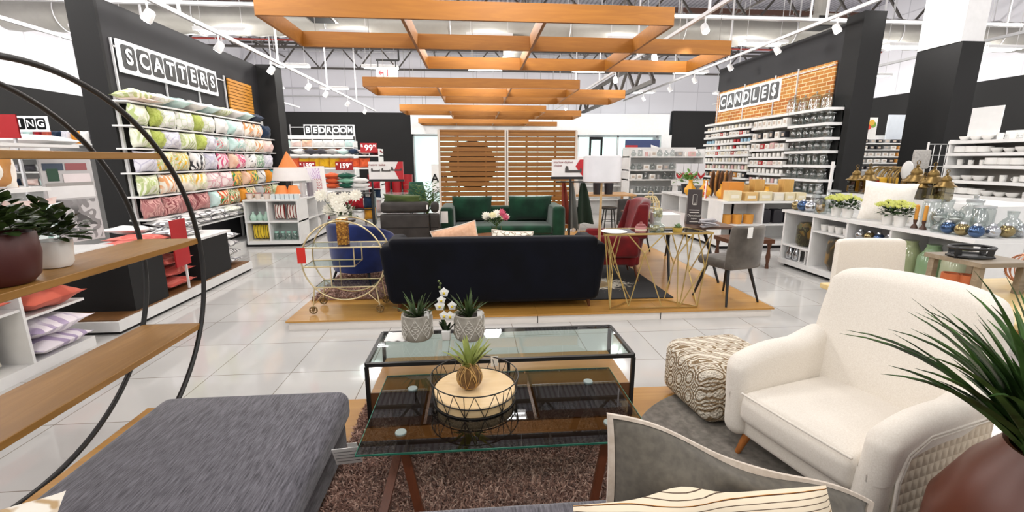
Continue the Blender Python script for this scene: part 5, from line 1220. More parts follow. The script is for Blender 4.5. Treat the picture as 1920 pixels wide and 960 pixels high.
rows = {
 5: ['pale green leafy', 'lime green', 'white green sketched', 'white green sketched', 'lime green', 'white green sketched', 'white dotted', 'pale aqua', 'white dotted', 'orange coral', 'orange coral', 'navy', 'pale aqua'],
 4: ['pale green leafy', 'lime green', 'lilac grey', 'pale green leafy', 'lime green', 'lilac grey', 'aqua with coral', 'pale aqua', 'aqua with coral', 'white green sketched', 'orange coral', 'blush pink', 'plain rust red'],
 3: ['lilac grey', 'yellow floral', 'yellow floral', 'black and white leafy', 'lilac grey', 'hot pink floral', 'peach', 'hot pink floral', 'spotted monochrome', 'dark green palm', 'lilac grey', 'navy and white', 'black and white leafy'],
 2: ['pale green leafy', 'orange coral', 'yellow floral', 'yellow floral', 'soft pink sketched', 'soft pink sketched', 'tropical yellow', 'peach', 'tropical yellow', 'black and white leafy', 'plain orange', 'teal', 'sunset striped'],
 1: ['dusty rose floral', 'dusty rose floral', 'dusty rose floral', 'dusty rose floral', 'pale aqua', 'tropical multicolour', 'tropical multicolour', 'plain orange', 'tropical multicolour', 'grey', 'tropical multicolour', 'pale green leafy', 'lime green']}
sname = {1: 'lowest', 2: 'second', 3: 'third', 4: 'fourth', 5: 'fifth'}
rd = random.Random(11); yy0 = 6.53
for r, names in rows.items():
    y = yy0
    for i, nm in enumerate(names):
        narrow = nm in ('lime green', 'peach', 'pale aqua', 'plain orange') and i > 0; w = .22 if narrow else .385; CUR = PAT[nm]
        y += w / 2 * 1.02
        if y > 10.75: break
        put_cushion(rd.randrange(3), '%s cushion, %s from near end on the %s SCATTERS shelf' % (nm, nth(i + 1), sname[r]), (-4.60 + rd.uniform(-.01, .02), y, SH[r] + (SH[r + 1] - SH[r] - .032) / 2 + .002), 'cushions standing on the SCATTERS shelves',
                    w / .41, 1.0 if not narrow else 1.2, (SH[r + 1] - SH[r] - .036) / .32, rz=PI / 2 + rd.uniform(-.12, .12))
        y += w / 2 * 1.02
for i, nm in enumerate(['pale green leafy', 'white green sketched', 'pale aqua', 'plain white', 'pale aqua', 'pale green leafy', 'plain white', 'pale aqua', 'navy']):
    CUR = PAT[nm]; put_cushion(i, '%s cushion lying flat, %s from near end, top SCATTERS shelf' % (nm, nth(i + 1)), (-4.65, 6.80 + i * .42, SH[6] + .09), 'cushions lying on the top SCATTERS shelf', 1.1, .8, 1.0, rx=PI / 2 - .12)
CUR = PAT['blush pink']; put_cushion(1, 'blush pink cushion under the green leafy one at the near end of the top shelf', (-4.60, 6.84, SH[6] + .032), 'cushions lying on the top SCATTERS shelf', 1.2, .25, 1.1, rx=PI / 2)
for i in range(9):
    for j in range(3 if i > 5 else 2):
        nm = ('black and white leafy', 'black and white leafy', 'grey line leaf', 'grey line leaf', 'grey line leaf', 'white green sketched', 'grey line leaf', 'white dotted', 'grey')[(i + j) % 9]; CUR = PAT[nm]
        put_cushion(i + j, '%s cushion, bottom SCATTERS ledge, %s stack, %s from base' % (nm, nth(i + 1), nth(j + 1)), (-4.56, 6.85 + i * .44, SH[0] + .06 + j * .085 - .0), 'cushions stacked on the bottom ledge of the SCATTERS shelves', 1.05, .55, 1.0, rx=PI / 2)

# ---- near island: black sided bins with stacks of cushions
t = thing('cushion_bin_unit', 'low white plinth unit with black side panels and cushion bins before SCATTERS', 'display unit', (-3.95, 5.6, 0))
MB().box(-4.4, 4.33, .0, -3.45, 6.9, .03).build('kick_board', BLACK, parent=t)
MB().box(-4.42, 4.31, .03, -3.43, 6.92, .13).build('plinth', SHELFW, parent=t); MB().box(-4.40, 4.34, .13, -3.46, 6.90, .145).build('deck', wood('plinth_deck', '#8c6238', '#6f4b29', 'Y', .5), parent=t)
for y0, y1 in ((4.60, 5.10), (5.78, 6.42)): MB().box(-4.38, y0, .145, -3.47, y1, .66).build('black_box', BLACK, parent=t)
MB().box(-4.42, 4.55, .66, -3.46, 6.5, .69).build('top_board', SHELFW, parent=t)
for y in (5.44,): MB().bar((-3.455, y, .145), (-3.455, y, .69), .02).build('post', SHELFW, parent=t)
MB().box(-3.44, 5.24, .44, -3.425, 5.50, .98).build('red_sign_plate', plain('sign_red', '#b01c22', .5), parent=t)
def stack(n, x, y, z0, nms, where, w=1.15, dz=.115, rz=PI / 2, group=None, th=.62):
    global CUR
    for j in range(n):
        nm = nms[j % len(nms)]; CUR = PAT[nm]; put_cushion(j, '%s cushion, %s from base, stack %s' % (nm, nth(j + 1), where), (x, y + rd.uniform(-.01, .01), z0 + .008 + dz * (j + .5)), group or 'cushion stacks ' + where, w, th, w, rz=rz, rx=PI / 2 + rd.uniform(-.03, .03))
stack(3, -3.68, 5.44, .145, ['coral red printed'], 'between the two black boxes', 1.2, .14)
stack(4, -3.70, 6.66, .145, ['grey line leaf', 'black and white leafy', 'grey line leaf'], 'beyond the black bins', 1.1, .12)
for i, (nm, y, x, s, z) in enumerate((('red zigzag', 4.75, -4.0, 1.5, .735), ('coral red printed', 5.15, -3.8, 1.5, .735), ('coral red printed', 5.55, -4.0, 1.4, .735), ('grey line leaf', 5.95, -3.85, 1.3, .735), ('grey line leaf', 6.3, -4.05, 1.2, .735), ('black and white leafy', 5.7, -4.2, 1.2, .82), ('grey line leaf', 6.1, -3.9, 1.2, .83))):
    CUR = PAT[nm]; put_cushion(i, '%s cushion lying on the black bins, %s from near end' % (nm, nth(i + 1)), (x, y, z), 'cushions lying on the black bins', s, .5, s, rx=PI / 2, ry=.1)

# ---- nearest white cubby unit
t = thing('cubby_unit', 'low white cubby unit with folded and stacked cushions behind the hoop shelf', 'display unit', (-3.9, 3.2, 0))
MB().box(-4.4, 2.1, 0, -3.47, 4.08, .09).build('plinth', SHELFW, parent=t); MB().box(-4.4, 2.08, .84, -3.45, 4.45, .865).build('top_board', SHELFW, parent=t)
for y in (2.1, 2.8, 3.5, 4.05): MB().box(-4.4, y, .09, -3.46 if y < 4 else -3.8, y + .022, .84).build('divider', SHELFW, parent=t)
for y0, y1, z in ((2.12, 2.8, .54), (2.82, 3.5, .54), (3.52, 4.05, .46)): MB().box(-4.4, y0, z - .02, -3.47, y1, z).build('shelf', SHELFW, parent=t)
MB().box(-4.4, 2.1, .09, -4.38, 4.07, .84).build('back_board', SHELFW, parent=t)
CUR = PAT['lavender white floral']; G = 'cushions in the near white cubby unit'
put_cushion(0, 'lavender and white floral cushion, lowest in the near cubby stack', (-3.62, 3.79, .165), G, 1.2, .8, 1.25, rx=PI / 2); put_cushion(1, 'lavender and white floral cushion on top of its twin in the near cubby', (-3.60, 3.79, .31), G, 1.25, .8, 1.3, rx=PI / 2 - .05)
CUR = PAT['coral velvet']; put_cushion(2, 'coral velvet cushion on the upper board of the near cubby', (-3.60, 3.78, .55), G, 1.2, .95, 1.25, rx=PI / 2); put_cushion(1, 'coral velvet cushion on the upper board of the middle cubby', (-3.62, 3.16, .625), G, 1.25, .9, 1.25, rx=PI / 2)
CUR = pattern('cream_fur', 'blotch', '#eee6d6', ['#dccfb4'], 6); put_cushion(0, 'cream furry cushion standing in the lower middle cubby', (-3.60, 3.16, .30), G, 1.4, 1.1, 1.2, rz=PI / 2 + .1)
# rack above the cubby: shelf with striped cushions, leaning cushions, poster
t = thing('display_rack', 'white display rack above the near cubby unit with a cushion shelf', 'rack', (-4.1, 3.4, .865))
MB().box(-4.25, 2.0, 1.40, -3.55, 4.06, 1.43).build('shelf', SHELFW, parent=t); MB().box(-4.38, 2.0, 1.76, -3.7, 4.6, 1.785).build('top_shelf', SHELFW, parent=t)
for y in (2.1, 3.55): MB().bar((-4.33, y, .865), (-4.33, y, 1.76), .035).build('upright', SHELFW, parent=t)
m = pattern('tan_wide_stripe', 'stripe', '#f1eae0', ['#b98245'], 1.55, .45)
G = 'cushions on the rack shelf'
for i, (y, mm, l) in enumerate(((3.02, PAT['charcoal'], 'white'), (3.38, PAT['plain white'], 'plain cream'), (3.78, m, 'tan striped'))):
    CUR = mm if i else m; put_cushion(i, ('brown edged cream cushion at the near end of the rack shelf', 'plain cream cushion in the middle of the rack shelf', 'cream cushion with wide tan stripes at the far end of the rack shelf')[i], (-3.72, y, 1.59), G, 1.0, 1.0, 1.0, rz=PI / 2)
CUR = PAT['white fern']; put_cushion(0, 'big white cushion with pale fern print leaning behind the potted plants', (-3.72, 4.02, 1.08), 'leaning cushions on the near cubby unit', 1.1, .8, 1.35, rz=PI / 2 - .15, rx=.25)
CUR = PAT['blush pink']; put_cushion(1, 'blush beige cushion leaning behind the fern cushion', (-3.98, 4.28, 1.10), 'leaning cushions on the near cubby unit', 1.1, .8, 1.4, rz=PI / 2 - .15, rx=.25)
CUR = PAT['lilac grey']; put_cushion(2, 'grey lilac cushion leaning at the near end of the cubby top', (-3.75, 3.3, 1.06), 'leaning cushions on the near cubby unit', 1.2, .8, 1.2, rz=PI / 2 + .1, rx=.25)
t = thing('poster_board', 'tall poster board showing grey floral bedding, beside the black wall end', 'poster', (-4.0, 4.75, .69))
Mp = Matrix(((.28, 0, .96, -3.95), (.96, 0, -.28, 4.45), (0, 1, 0, .865), (0, 0, 0, 1))) @ Matrix.Diagonal((.82, .82, 1, 1))
MB().box(0, 0, -.02, .52, 1.02, 0, Mp).build('board', plain('poster_paper', '#c9c6c6', .5), parent=t)
MB().box(.02, .02, .001, .50, .50, .003, Mp).build('printed_picture', pattern('grey_floral_print', 'leaf', '#cbc8c8', ['#5c5a5a', '#8d8a8a'], 4, .5), parent=t)
for i, (x0, y0, x1, y1, c) in enumerate(((.02, .52, .50, .66, '#f1efee'), (.02, .66, .5, .70, '#a6a29e'), (.02, .84, .22, .92, '#3d4a5c'), (.24, .84, .46, .92, '#9c5a5c'), (.05, .72, .16, .86, '#274a38'), (.2, .70, .48, .80, '#f0e4e4'))): MB().box(x0, y0, .003 + i * .0004, x1, y1, .004 + i * .0004, Mp).build('printed_picture', plain('poster_ink_%d' % i, c, .5), parent=t)
# red placard on a pole and the far aisle shelves under LIVING
a, b_ = ony(-30, 214, 7.0), ony(38, 259, 7.0)
t = thing('red_placard', 'plain red price placard on a pole in front of the LIVING sign', 'placard', ((a.x + b_.x) / 2, 7, 0)); MB().box(a.x, 7, b_.z, b_.x, 7.02, a.z).build('panel', MATS['sign_red'], parent=t); MB().bar((a.x + .3, 7.03, 0), (a.x + .3, 7.03, a.z), .03).build('pole', PIPEW, parent=t); MB().box(a.x + .1, 6.9, 0, a.x + .5, 7.2, .02).build('foot', PIPEW, parent=t)
mb = MB(); put_text(mb, 'c', Matrix(((1, 0, 0, b_.x - .3), (0, 0, -1, 6.995), (0, 1, 0, b_.z + .15), (0, 0, 0, 1))), .28, .02); mb.build('lettering', plain('sign_letter_white', '#fbfbfb', .5, emit=.5), parent=t)
def bay(name, label, x0, x1, y, zs, depth=.5, mats=SHELFW, back=True, side=1):
    t = thing(name, label, 'shelving', ((x0 + x1) / 2, y + depth / 2, 0))
    for z in zs: MB().box(x0, y, z - .035, x1, y + depth, z).build('shelf', mats, parent=t)
    for x in (x0, x1 - .04): MB().box(x, y + .01, 0, x + .04, y + depth, max(zs) + .2).build('side_panel', mats, parent=t)
    if back: MB().box(x0, y + depth - .02, 0, x1, y + depth, max(zs) + .25).build('back_panel', mats, parent=t)
    return t
bay('aisle_shelving', 'white shelving with small folded textiles below the LIVING sign', -11.2, -8.8, 11.4, (.35, .7, 1.05, 1.38, 1.70, 2.02), .45)
for i, nm in enumerate(('navy', 'plain white', 'lilac grey', 'pale aqua', 'crimson', 'coral velvet', 'navy', 'lilac grey', 'plain orange', 'plain white', 'charcoal')):
    CUR = PAT[nm]; put_cushion(i, '%s cushion on the top shelf below LIVING, %s from the left' % (nm, nth(i + 1)), (-11.0 + i * .205, 11.6, 2.17), 'small cushions below the LIVING sign', .5, .8, .95, rz=rd.uniform(-.2, .2))
for r, z in enumerate((1.70, 1.38, 1.05)):
    for i in range(6):
        nm = ['pale aqua', 'white green sketched', 'coral velvet', 'lilac grey', 'charcoal', 'plain white', 'navy', 'blush pink'][(i + 3 * r) % 8]; CUR = PAT[nm]; put_cushion(i, 'folded %s textile, %s from left, %s shelf below LIVING' % (nm, nth(i + 1), nth(r + 2)), (-10.95 + i * .38, 11.6, z + .09), 'folded textiles below the LIVING sign', .92, .9, .5, rz=0)
# white table with stacked white bedding left
t = thing('display_table', 'white counter with white bedding, far left behind the hoop shelf', 'table', (-7.4, 7.6, 0)); MB().box(-8.6, 7.2, 1.78, -6.2, 8.2, 1.83).build('top', SHELFW, parent=t)
for x in (-8.55, -6.3): MB().box(x, 7.25, 0, x + .08, 8.15, 1.78).build('side_panel', SHELFW, parent=t)
cushion('large white folded duvet lying on the far left white counter', (-7.0, 7.6, 1.935), 1.4, .7, .2, PAT['plain white'], PI / 2, 0, 0, 4, name='folded_duvet')

# ---- gondola between the aisles, cells of bright cushions and jars
GX0, GX1, GY = -4.40, -3.40, 8.80
t = thing('corner_gondola', 'white cell gondola with bright cushions and jars left of the trolley', 'shelving', (-3.9, 9.8, 0))
MB().box(GX0 - .04, GY + .04, 0, GX1 - .04, 11.2, .05).build('kick_board', BLACK, parent=t); MB().box(GX0, GY, .05, GX1, 11.2, .12).build('plinth', SHELFW, parent=t)
for z in (.50, .91): MB().box(GX0, GY, z - .03, GX1, 11.2, z).build('shelf', SHELFW, parent=t)
for x in (GX0, -3.98, GX1 - .03): MB().box(x, GY + .01, .12, x + .03, GY + .5, .88).build('divider', SHELFW, parent=t)
for y in (9.3, 9.85, 10.5, 11.17): MB().box(GX1 - .5, y, .12, GX1 - .005, y + .03, .88).build('divider', SHELFW, parent=t)
MB().box(GX0, GY + .5, .12, GX1 - .5, GY + .53, .88).build('back_board', SHELFW, parent=t); MB().box(GX1 - .52, GY + .53, .12, GX1 - .5, 11.17, .88).build('back_board', SHELFW, parent=t)
G = 'cushions in the cells of the corner gondola'
for i, (nm, x, z) in enumerate((('yellow striped', -4.265, .275), ('yellow striped', -4.165, .275), ('yellow striped', -4.07, .275), ('brown and black zebra', -3.81, .665), ('brown and black zebra', -3.575, .665))):
    CUR = PAT[nm]; put_cushion(i, '%s cushion, %s from left in front cells of the corner gondola' % (nm, nth(i + 1)), (x, 8.98, z), G, .42 if i < 3 else .52, .8, .9, rz=.03)
CUR = PAT['crimson']; put_cushion(0, 'crimson cushion in the side cell of the corner gondola', (-3.56, 10.82, .285), G, 1.2, .9, .95)
CUR = PAT['plain white']; put_cushion(1, 'white round patterned cushion in the side cell of the corner gondola', (-3.56, 10.18, .285), G, 1.1, .8, .95)
def instances(proto, places, labels, group):
    for i, (p, l) in enumerate(zip(places, labels)):
        if i == 0: proto.location = p; proto['label'] = l; proto['group'] = group
        else: dup(proto, p, label=l, group=group)
mb = MB(); mb.lathe([(0, 0), (.045, 0), (.05, .02), (.05, .11), (.035, .13)], 14); jar = mb.build('glass_jar', glassy('aqua_jar_glass', '#cfe6df', .2), raw=True, smooth=60, cat='jar'); mb = MB(); mb.lathe([(0, .13), (.04, .13), (.04, .16), (0, .16)], 14); mb.build('lid', plain('mint_lid', '#a9d9c9', .4), parent=jar, raw=True, smooth=50); freeze(jar)
instances(jar, [(-3.90 + .115 * i, 8.95, .12) for i in range(4)], ['glass jar with mint lid, %s from the left in the low gondola cell' % nth(i + 1) for i in range(4)], 'mint lidded jars')
mb = MB(); mb.lathe([(0, 0), (.05, 0), (.065, .05), (.05, .10), (.02, .13), (.02, .17), (0, .17)], 16); vs = mb.build('bud_vase', plain('mint_ceramic', '#bfe0cf', .3), raw=True, smooth=60, cat='vase')
instances(vs, [(-4.30, 8.95, .50), (-4.19, 8.98, .50), (-4.06, 8.95, .5)], ['mint bud vase, %s from the left in the upper left gondola cell' % nth(i + 1) for i in range(3)], 'mint bud vases')
mb = MB(); mb.lathe([(0, 0), (.045, 0), (.065, .12), (.06, .12), (.055, .1), (0, .1)], 14); pt = mb.build('small_pot', plain('blush_pot', '#e9d9cd', .5), raw=True, smooth=60, cat='pot'); mb = MB(); mb.lathe([(.058, .095), (.068, .122), (.062, .125), (.055, .1)], 14, cap=False); mb.build('rim', plain('dark_red_rim', '#8c2c2c', .5), parent=pt, raw=True); freeze(pt)
instances(pt, [(-4.33 + .16 * i, 8.95, .91) for i in range(3)], ['blush pot with dark red rim, %s from the left on the corner gondola' % nth(i + 1) for i in range(3)], 'blush pots')
mb = MB(); mb.box(-.035, -.035, 0, .035, .035, .10); bx_ = mb.build('candle_box', plain('pale_blue_box', '#dfe9ec', .5), raw=True, cat='box')
instances(bx_, [(-3.86 + .085 * i, 8.90, .91) for i in range(6)], ['small pale blue box, %s from the left on the corner gondola top' % nth(i + 1) for i in range(6)], 'pale blue boxes')
mb = MB(); mb.lathe([(.13, 0), (.075, .16), (.072, .16), (.126, 0)], 20, cap=False); ls = mb.build('small_lampshade', plain('orange_shade', '#ee8f4a', .6), raw=True, smooth=60, cat='lampshade')
instances(ls, [(-3.76, 9.05, 1.0), (-3.56, 9.1, 1.0)], ['left small orange lampshade on the corner gondola', 'right small orange lampshade on the corner gondola'], 'orange lampshades')
for o_ in [o for o in bpy.data.objects if o.name.startswith('small_lampshade')]: q = MB().lathe([(0, -.09), (.04, -.09), (.03, -.05), (.012, 0), (.012, .12)], 12).build('lamp_foot', WHITE, parent=o_, raw=True, smooth=50)
for i, (x, c, h) in enumerate(((-3.50, '#d8d4d4', .30), (-3.44, '#8a8088', .28), (-3.42, '#e6e0e0', .32))): MB().box(x, 9.4 + i * .22, .91, x + .05 - .1, 9.58 + i * .22, .91 + h).build('picture_frame', plain('frame_grey_%d' % i, c, .5), label='upright %s picture frame, %s along the corner gondola side' % (('pale grey', 'mauve', 'white')[i], nth(i + 1)), cat='picture frame')
# white leaning price board with red print
Mb = T(-3.42, 10.15, .91, 0, -.18, PI / 2) @ T(0, 0, 0, PI / 2, 0, 0)
t = thing('price_board', 'tall white leaning board with red lettering on the corner gondola', 'price board', (-3.42, 10.3, .91)); Mb = Matrix(((.35, 0, -.0, -3.62), (.0, 0, -1, 10.0), (0, 1, 0, .91), (0, 0, 0, 1))); Mb = T(-3.62, 10.0, .91, PI / 2 - .2, 0, .5)
MB().box(0, 0, -.01, .40, .62, 0, Mb).build('board', PAPER, parent=t); mb = MB()
for i in range(5): put_text(mb, 'SAVE', Mb @ T(.24, .08 + .06 * i, .004), .07, .004)
mb.build('lettering', MATS['sign_red'], parent=t); MB().box(.02, .34, .002, .30, .58, .004, Mb).build('printed_flowers', pattern('lilac_flower_print', 'leaf', '#efe9f2', ['#c7a9cf'], 12), parent=t)

# ================================================================== BEDROOM AREA BEHIND
def at3(px, py, Y): p = ony(px, py, Y); return p
b0 = at3(498, 258, 18); b1 = at3(662, 258, 18)
bs_ = bay('bedroom_shelving', 'tall white shelving of pillows below the BEDROOM sign', b0.x, b1.x, 18, (.5, 1.0, 1.5, at3(600, 289, 18).z, at3(600, 277, 18).z + .02), .6)
zt_ = at3(600, 277, 18).z + .02; zl_ = at3(600, 289, 18).z; n = 8
MB().box(b0.x, 17.99, zt_ + .30, b1.x, 18.03, zt_ + .44).build('header_board', SHELFW, parent=bs_)
for i in range(n):
    x = b0.x + (b1.x - b0.x) * (i + .5) / n; nm = ['pale aqua', 'pale aqua', 'blush pink', 'peach', 'plain white', 'plain white', 'plain white', 'pale aqua'][i]; CUR = PAT[nm]
    put_cushion(i, 'packed %s pillow, %s from the left on the top bedroom shelf' % (nm, nth(i + 1)), (x, 18.22, zt_ + .15), 'pillows on the top bedroom shelf', .95, 1.1, .85, rz=0)
    nm = ['plain white', 'plain white', 'blush pink', 'mustard', 'mustard', 'peach', 'bright orange', 'plain white'][i]; CUR = PAT[nm]
    put_cushion(i + 1, 'folded %s throw, %s from the left on the second bedroom shelf' % (nm, nth(i + 1)), (x, 18.25, zl_ + .12), 'throws on the second bedroom shelf', .98, 1.1, .62, rz=0)
c0, c1 = at3(505, 300, 14.5), at3(712, 300, 14.5)
zA = at3(600, 291, 14.5).z; zB = at3(600, 312, 14.5).z
bay('bedroom_shelving', 'lower white shelving with orange and yellow pillows before the bedroom wall', c0.x, c1.x, 14.5, (.45, .9, zB - .05, zA), .6, back=False)
cols = ['yellow plain', 'charcoal', 'plain white', 'charcoal', 'charcoal', 'grey', 'pale aqua', 'navy', 'blush pink', 'crimson']
for i, nm in enumerate(cols):
    CUR = PAT[nm]; x = c0.x + (c1.x - c0.x) * (i + .5) / len(cols); put_cushion(i, '%s pillow on the lower bedroom shelving top, %s from left' % (nm, nth(i + 1)), (x, 14.80, zA + .115), 'pillows on the lower bedroom shelving', 1.05, .85, 1.2, rz=0, rx=PI / 2 - .1)
for i, nm in enumerate(['plain white', 'bright orange', 'yellow plain', 'yellow plain', 'yellow plain', 'yellow plain', 'bright orange', 'bright orange', 'bright orange']):
    CUR = PAT[nm]; x = at3(530 + i * 19, 300, 14.6).x; put_cushion(i, '%s bedding roll on the lower bedroom shelving, %s from left' % (nm, nth(i + 1)), (x, 14.72, zB + .16 - .05), 'rolled bedding on the lower bedroom shelving', .85, 1.2, .95, rz=0)
def price(px0, py0, px1, py1, Y, s, label):
    a, b_ = ony(px0, py0, Y), ony(px1, py1, Y); t = thing('price_sign', label, 'price sign', ((a.x + b_.x) / 2, Y, b_.z)); w, h = b_.x - a.x, a.z - b_.z
    MB().box(a.x, Y, b_.z, b_.x, Y + .02, a.z).build('panel', MATS['sign_red'], parent=t); MM = Matrix(((1, 0, 0, a.x), (0, 0, -1, Y - .004), (0, 1, 0, b_.z), (0, 0, 0, 1))); mb = MB()
    put_text(mb, 'R', MM @ T(w * .10, h * .68, 0), h * .4, .01); put_text(mb, s, MM @ T(w * .5, h * .47, 0), h * .85, .02, fit=w * .5); put_text(mb, '99', MM @ T(w * .86, h * .68, 0), h * .35, .01); mb.build('lettering', MATS['sign_letter_white'], parent=t)
    MB().bar(((a.x + b_.x) / 2, Y + .03, 0 if b_.z < 1.3 else b_.z - .12), ((a.x + b_.x) / 2, Y + .03, a.z), .02).build('stem', PIPEW, parent=t)
price(675, 268, 707, 286, 14.45, '99', 'red R99 price sign on the bedroom shelving end'); price(628, 303, 662, 319, 12.4, '159', 'red R159 price sign over the orange cushions'); price(560, 303, 592, 318, 12.4, '199', 'red R199 price sign behind the orange cone lampshade')
# table of orange and green cushion piles
d0, d1 = at3(588, 350, 12.5), at3(690, 350, 12.5); zt_ = onz(640, 352, .9).z
t = thing('display_table', 'white table carrying piles of orange and green cushions', 'table', ((d0.x + d1.x) / 2, 12.6, 0)); MB().box(d0.x, 12.2, .86, d1.x, 13.1, .90).build('top', SHELFW, parent=t)
for x in (d0.x + .03, d1.x - .08):
    for y in (12.25, 13.0): MB().box(x, y, 0, x + .05, y + .05, .86).build('leg', BLK, parent=t)
W_ = d1.x - d0.x
for k, (u, nm, n_) in enumerate(((.12, 'plain white', 3), (.36, 'bright orange', 3), (.62, 'mint green', 3), (.86, 'plain white', 2))):
    stack(n_, d0.x + W_ * u, 12.5, .90, [nm, nm] if nm != 'mint green' else ['deep green', 'mint green'], ('at the left end', 'of orange cushions', 'of green cushions', 'at the right end')[k] + ' of the pile table', 1.15, .13, rz=0, th=.8)
# hanging rack of cushions below and beside
t = thing('cushion_rack', 'black rack of small cushions beside the pile table', 'rack', (-3.0, 11.6, 0))
rx0, rx1 = ony(622, 400, 11.6).x, ony(700, 400, 11.6).x
for z in (.42, .82): MB().box(rx0, 11.6, z - .02, rx1, 12.0, z).build('shelf', BLK, parent=t)
for x in (rx0, rx1 - .03): MB().box(x, 11.6, 0, x + .03, 12.0, .84).build('side', BLK, parent=t)
for i, (nm, px, z) in enumerate((('sage', 632, .58), ('crimson', 655, .58), ('crimson', 668, .58), ('navy', 690, .58), ('sage', 628, .2), ('sage', 645, .2), ('plain white', 668, .2), ('mustard', 690, .3))):
    CUR = PAT[nm]; x = ony(px, 380, 11.55).x; put_cushion(i, '%s cushion in the black rack beside the pile table, %s' % (nm, nth(i + 1)), (x, 11.7, z), 'cushions in the black rack', .75, .9, 1.0, rz=0)
for i, (nm, px, py) in enumerate((('crimson', 703, 348), ('navy', 704, 362), ('plain white', 697, 400))):
    p = ony(px, py, 13.2); CUR = PAT[nm]; put_cushion(i, '%s cushion hanging behind the black placard pole' % nm, (p.x, 13.2, p.z), 'cushions behind the placard pole', .8, .8, .85, rz=0)
t = thing('cushion_stand', 'white stand holding small cushions behind the placard pole', 'stand', (ony(704, 380, 13.3).x, 13.35, 0)); p = ony(704, 380, 13.3)
MB().box(p.x - .3, 13.3, .0, p.x + .3, 13.6, .04).build('base', SHELFW, parent=t); MB().box(p.x - .02, 13.32, .04, p.x + .02, 13.36, 1.15).build('post', SHELFW, parent=t)
for z in (.12, .55, .86): MB().box(p.x - .28, 13.08, z - .03, p.x + .28, 13.34, z - .01).build('tray', SHELFW, parent=t)
# orange cone and white shade
p = ony(545, 328, 9.6); lathe_obj('drum_lampshade', 'wide white lampshade standing behind the corner gondola', 'lampshade', [(.36, 0), (.30, .26), (.296, .26), (.355, 0)], plain('white_shade', '#f4f0ee', .6), p.x, 9.6, 1.24, 28)
MB().lathe([(0, 0), (.1, 0), (.1, .02), (.012, .04), (.012, .32)], 16, T(p.x, 9.6, .912)).build('lamp_foot', WHITE, smooth=50, label='white lamp foot under the wide lampshade on the corner gondola', cat='lamp base')
p = ony(549, 303, 9.9); MB().lathe([(.20, 0), (.0, .36)], 24, T(p.x, 9.62, 1.47)).build('cone_lampshade', plain('orange_shade', '#ee8f4a', .6), smooth=60, label='orange cone shade above the wide white lampshade', cat='lampshade')
# white flowers behind the amber vase
p = onz(632, 440, .55); x, y = ony(640, 405, 8.2).x, 8.2
t = thing('flower_stand', 'dark round stool with white flowers and foliage behind the amber vase', 'plant stand', (x, y, 0)); mb = MB(); mb.lathe([(0, .56), (.24, .56), (.24, .6), (0, .6)], 24, T(x, y, 0)); mb.build('top', BLK, parent=t, smooth=40)
for k in range(3): a = 2.1 * k; MB().tube([(x + .1 * math.cos(a), y + .1 * math.sin(a), .57), (x + .2 * math.cos(a), y + .2 * math.sin(a), 0)], .02, 8).build('leg', BLK, parent=t)
mb = MB(); rd2 = random.Random(5); hd = []
for i in range(9): h = Vector((x + rd2.uniform(-.34, .3), y + rd2.uniform(-.15, .15), rd2.uniform(.72, 1.05))); hd.append(h); mb.tube([(x, y, .6), (x + (h.x - x) * .4, h.y, .75), tuple(h)], .006, 5)
leafy(mb, (x, y, .66), 60, .28, .12, .03, rd2, .8); mb.build('foliage', leafmat('sage_leaf', '#38442c', '#66745a'), parent=t, smooth=60)
for h in hd: mb = MB(); petals(mb, h, .13, 13, rd2, 3, .8, 1.2); mb.build('flower', FWm[0], parent=t, smooth=60)
# far details: red bins against the black wall, palm, green chair, entrance boards
for i, px in enumerate((700, 722, 744, 764)):
    p = ony(px, 340, 24); MB().lathe([(0, 0), (.24, 0), (.28, .9), (.26, .9), (.24, .8), (0, .8)], 16, T(p.x, 24, 0)).build('red_basket', plain('red_plastic', '#a2141c', .4), smooth=50, label='tall red basket, %s from the left before the far black wall' % nth(i + 1), cat='basket', group='red baskets at the far wall')
a, b_ = ony(757, 318, 24.5), ony(770, 345, 24.5); MB().box(a.x, 24.5, .9, b_.x, 24.9, a.z).build('red_counter', plain('sign_red', '#b01c22', .5), label='red panel counter at the corner of the far black wall', cat='counter') if False else None
p = ony(800, 372, 10.6); x, y = p.x, 10.6
t = thing('potted_palm', 'tall green palm in a dark pot behind the grey sofa', 'potted plant', (x, y, 0)); MB().lathe([(0, 0), (.14, 0), (.19, .4), (.17, .4), (.16, .36), (0, .36)], 20, T(x, y, 0)).build('pot', plain('dark_pot', '#2a2825', .5), parent=t, smooth=50)
mb = MB(); rd2 = random.Random(15)
for i in range(16):
    a = rd2.random() * 6.28; L = rd2.uniform(.8, 1.2); e = rd2.uniform(1.0, 1.45); pts = []; q = Vector((x, y, .38)); ang = e
    for k in range(9): pts.append(q.copy()); q = q + Vector((math.cos(a) * math.cos(ang), math.sin(a) * math.cos(ang), math.sin(ang))) * L / 8; ang -= .13 + .04 * k * .5
    mb.tube(pts, .006, 4)
    for k in range(2, 9):
        for s in (-1, 1):
            d = (pts[k] - pts[k - 1]).normalized(); side = d.cross(Vector((0, 0, 1))).normalized() * s; tip = pts[k] + (side * .8 + d * .6 + Vector((0, 0, -.15))) * .22; mb.add([pts[k] - d * .02, pts[k] * .4 + tip * .6 + d * .02, tip, pts[k] * .6 + tip * .4 - d * .02], [(0, 1, 2, 3)])
mb.build('fronds', leafmat('palm_green', '#2f4a24', '#5e7a3c'), parent=t, smooth=60)
t = thing('shell_chair', 'green shell chair beside the palm near the entrance', 'chair', (ony(782, 360, 12).x, 12, 0)); x = ony(783, 360, 12).x
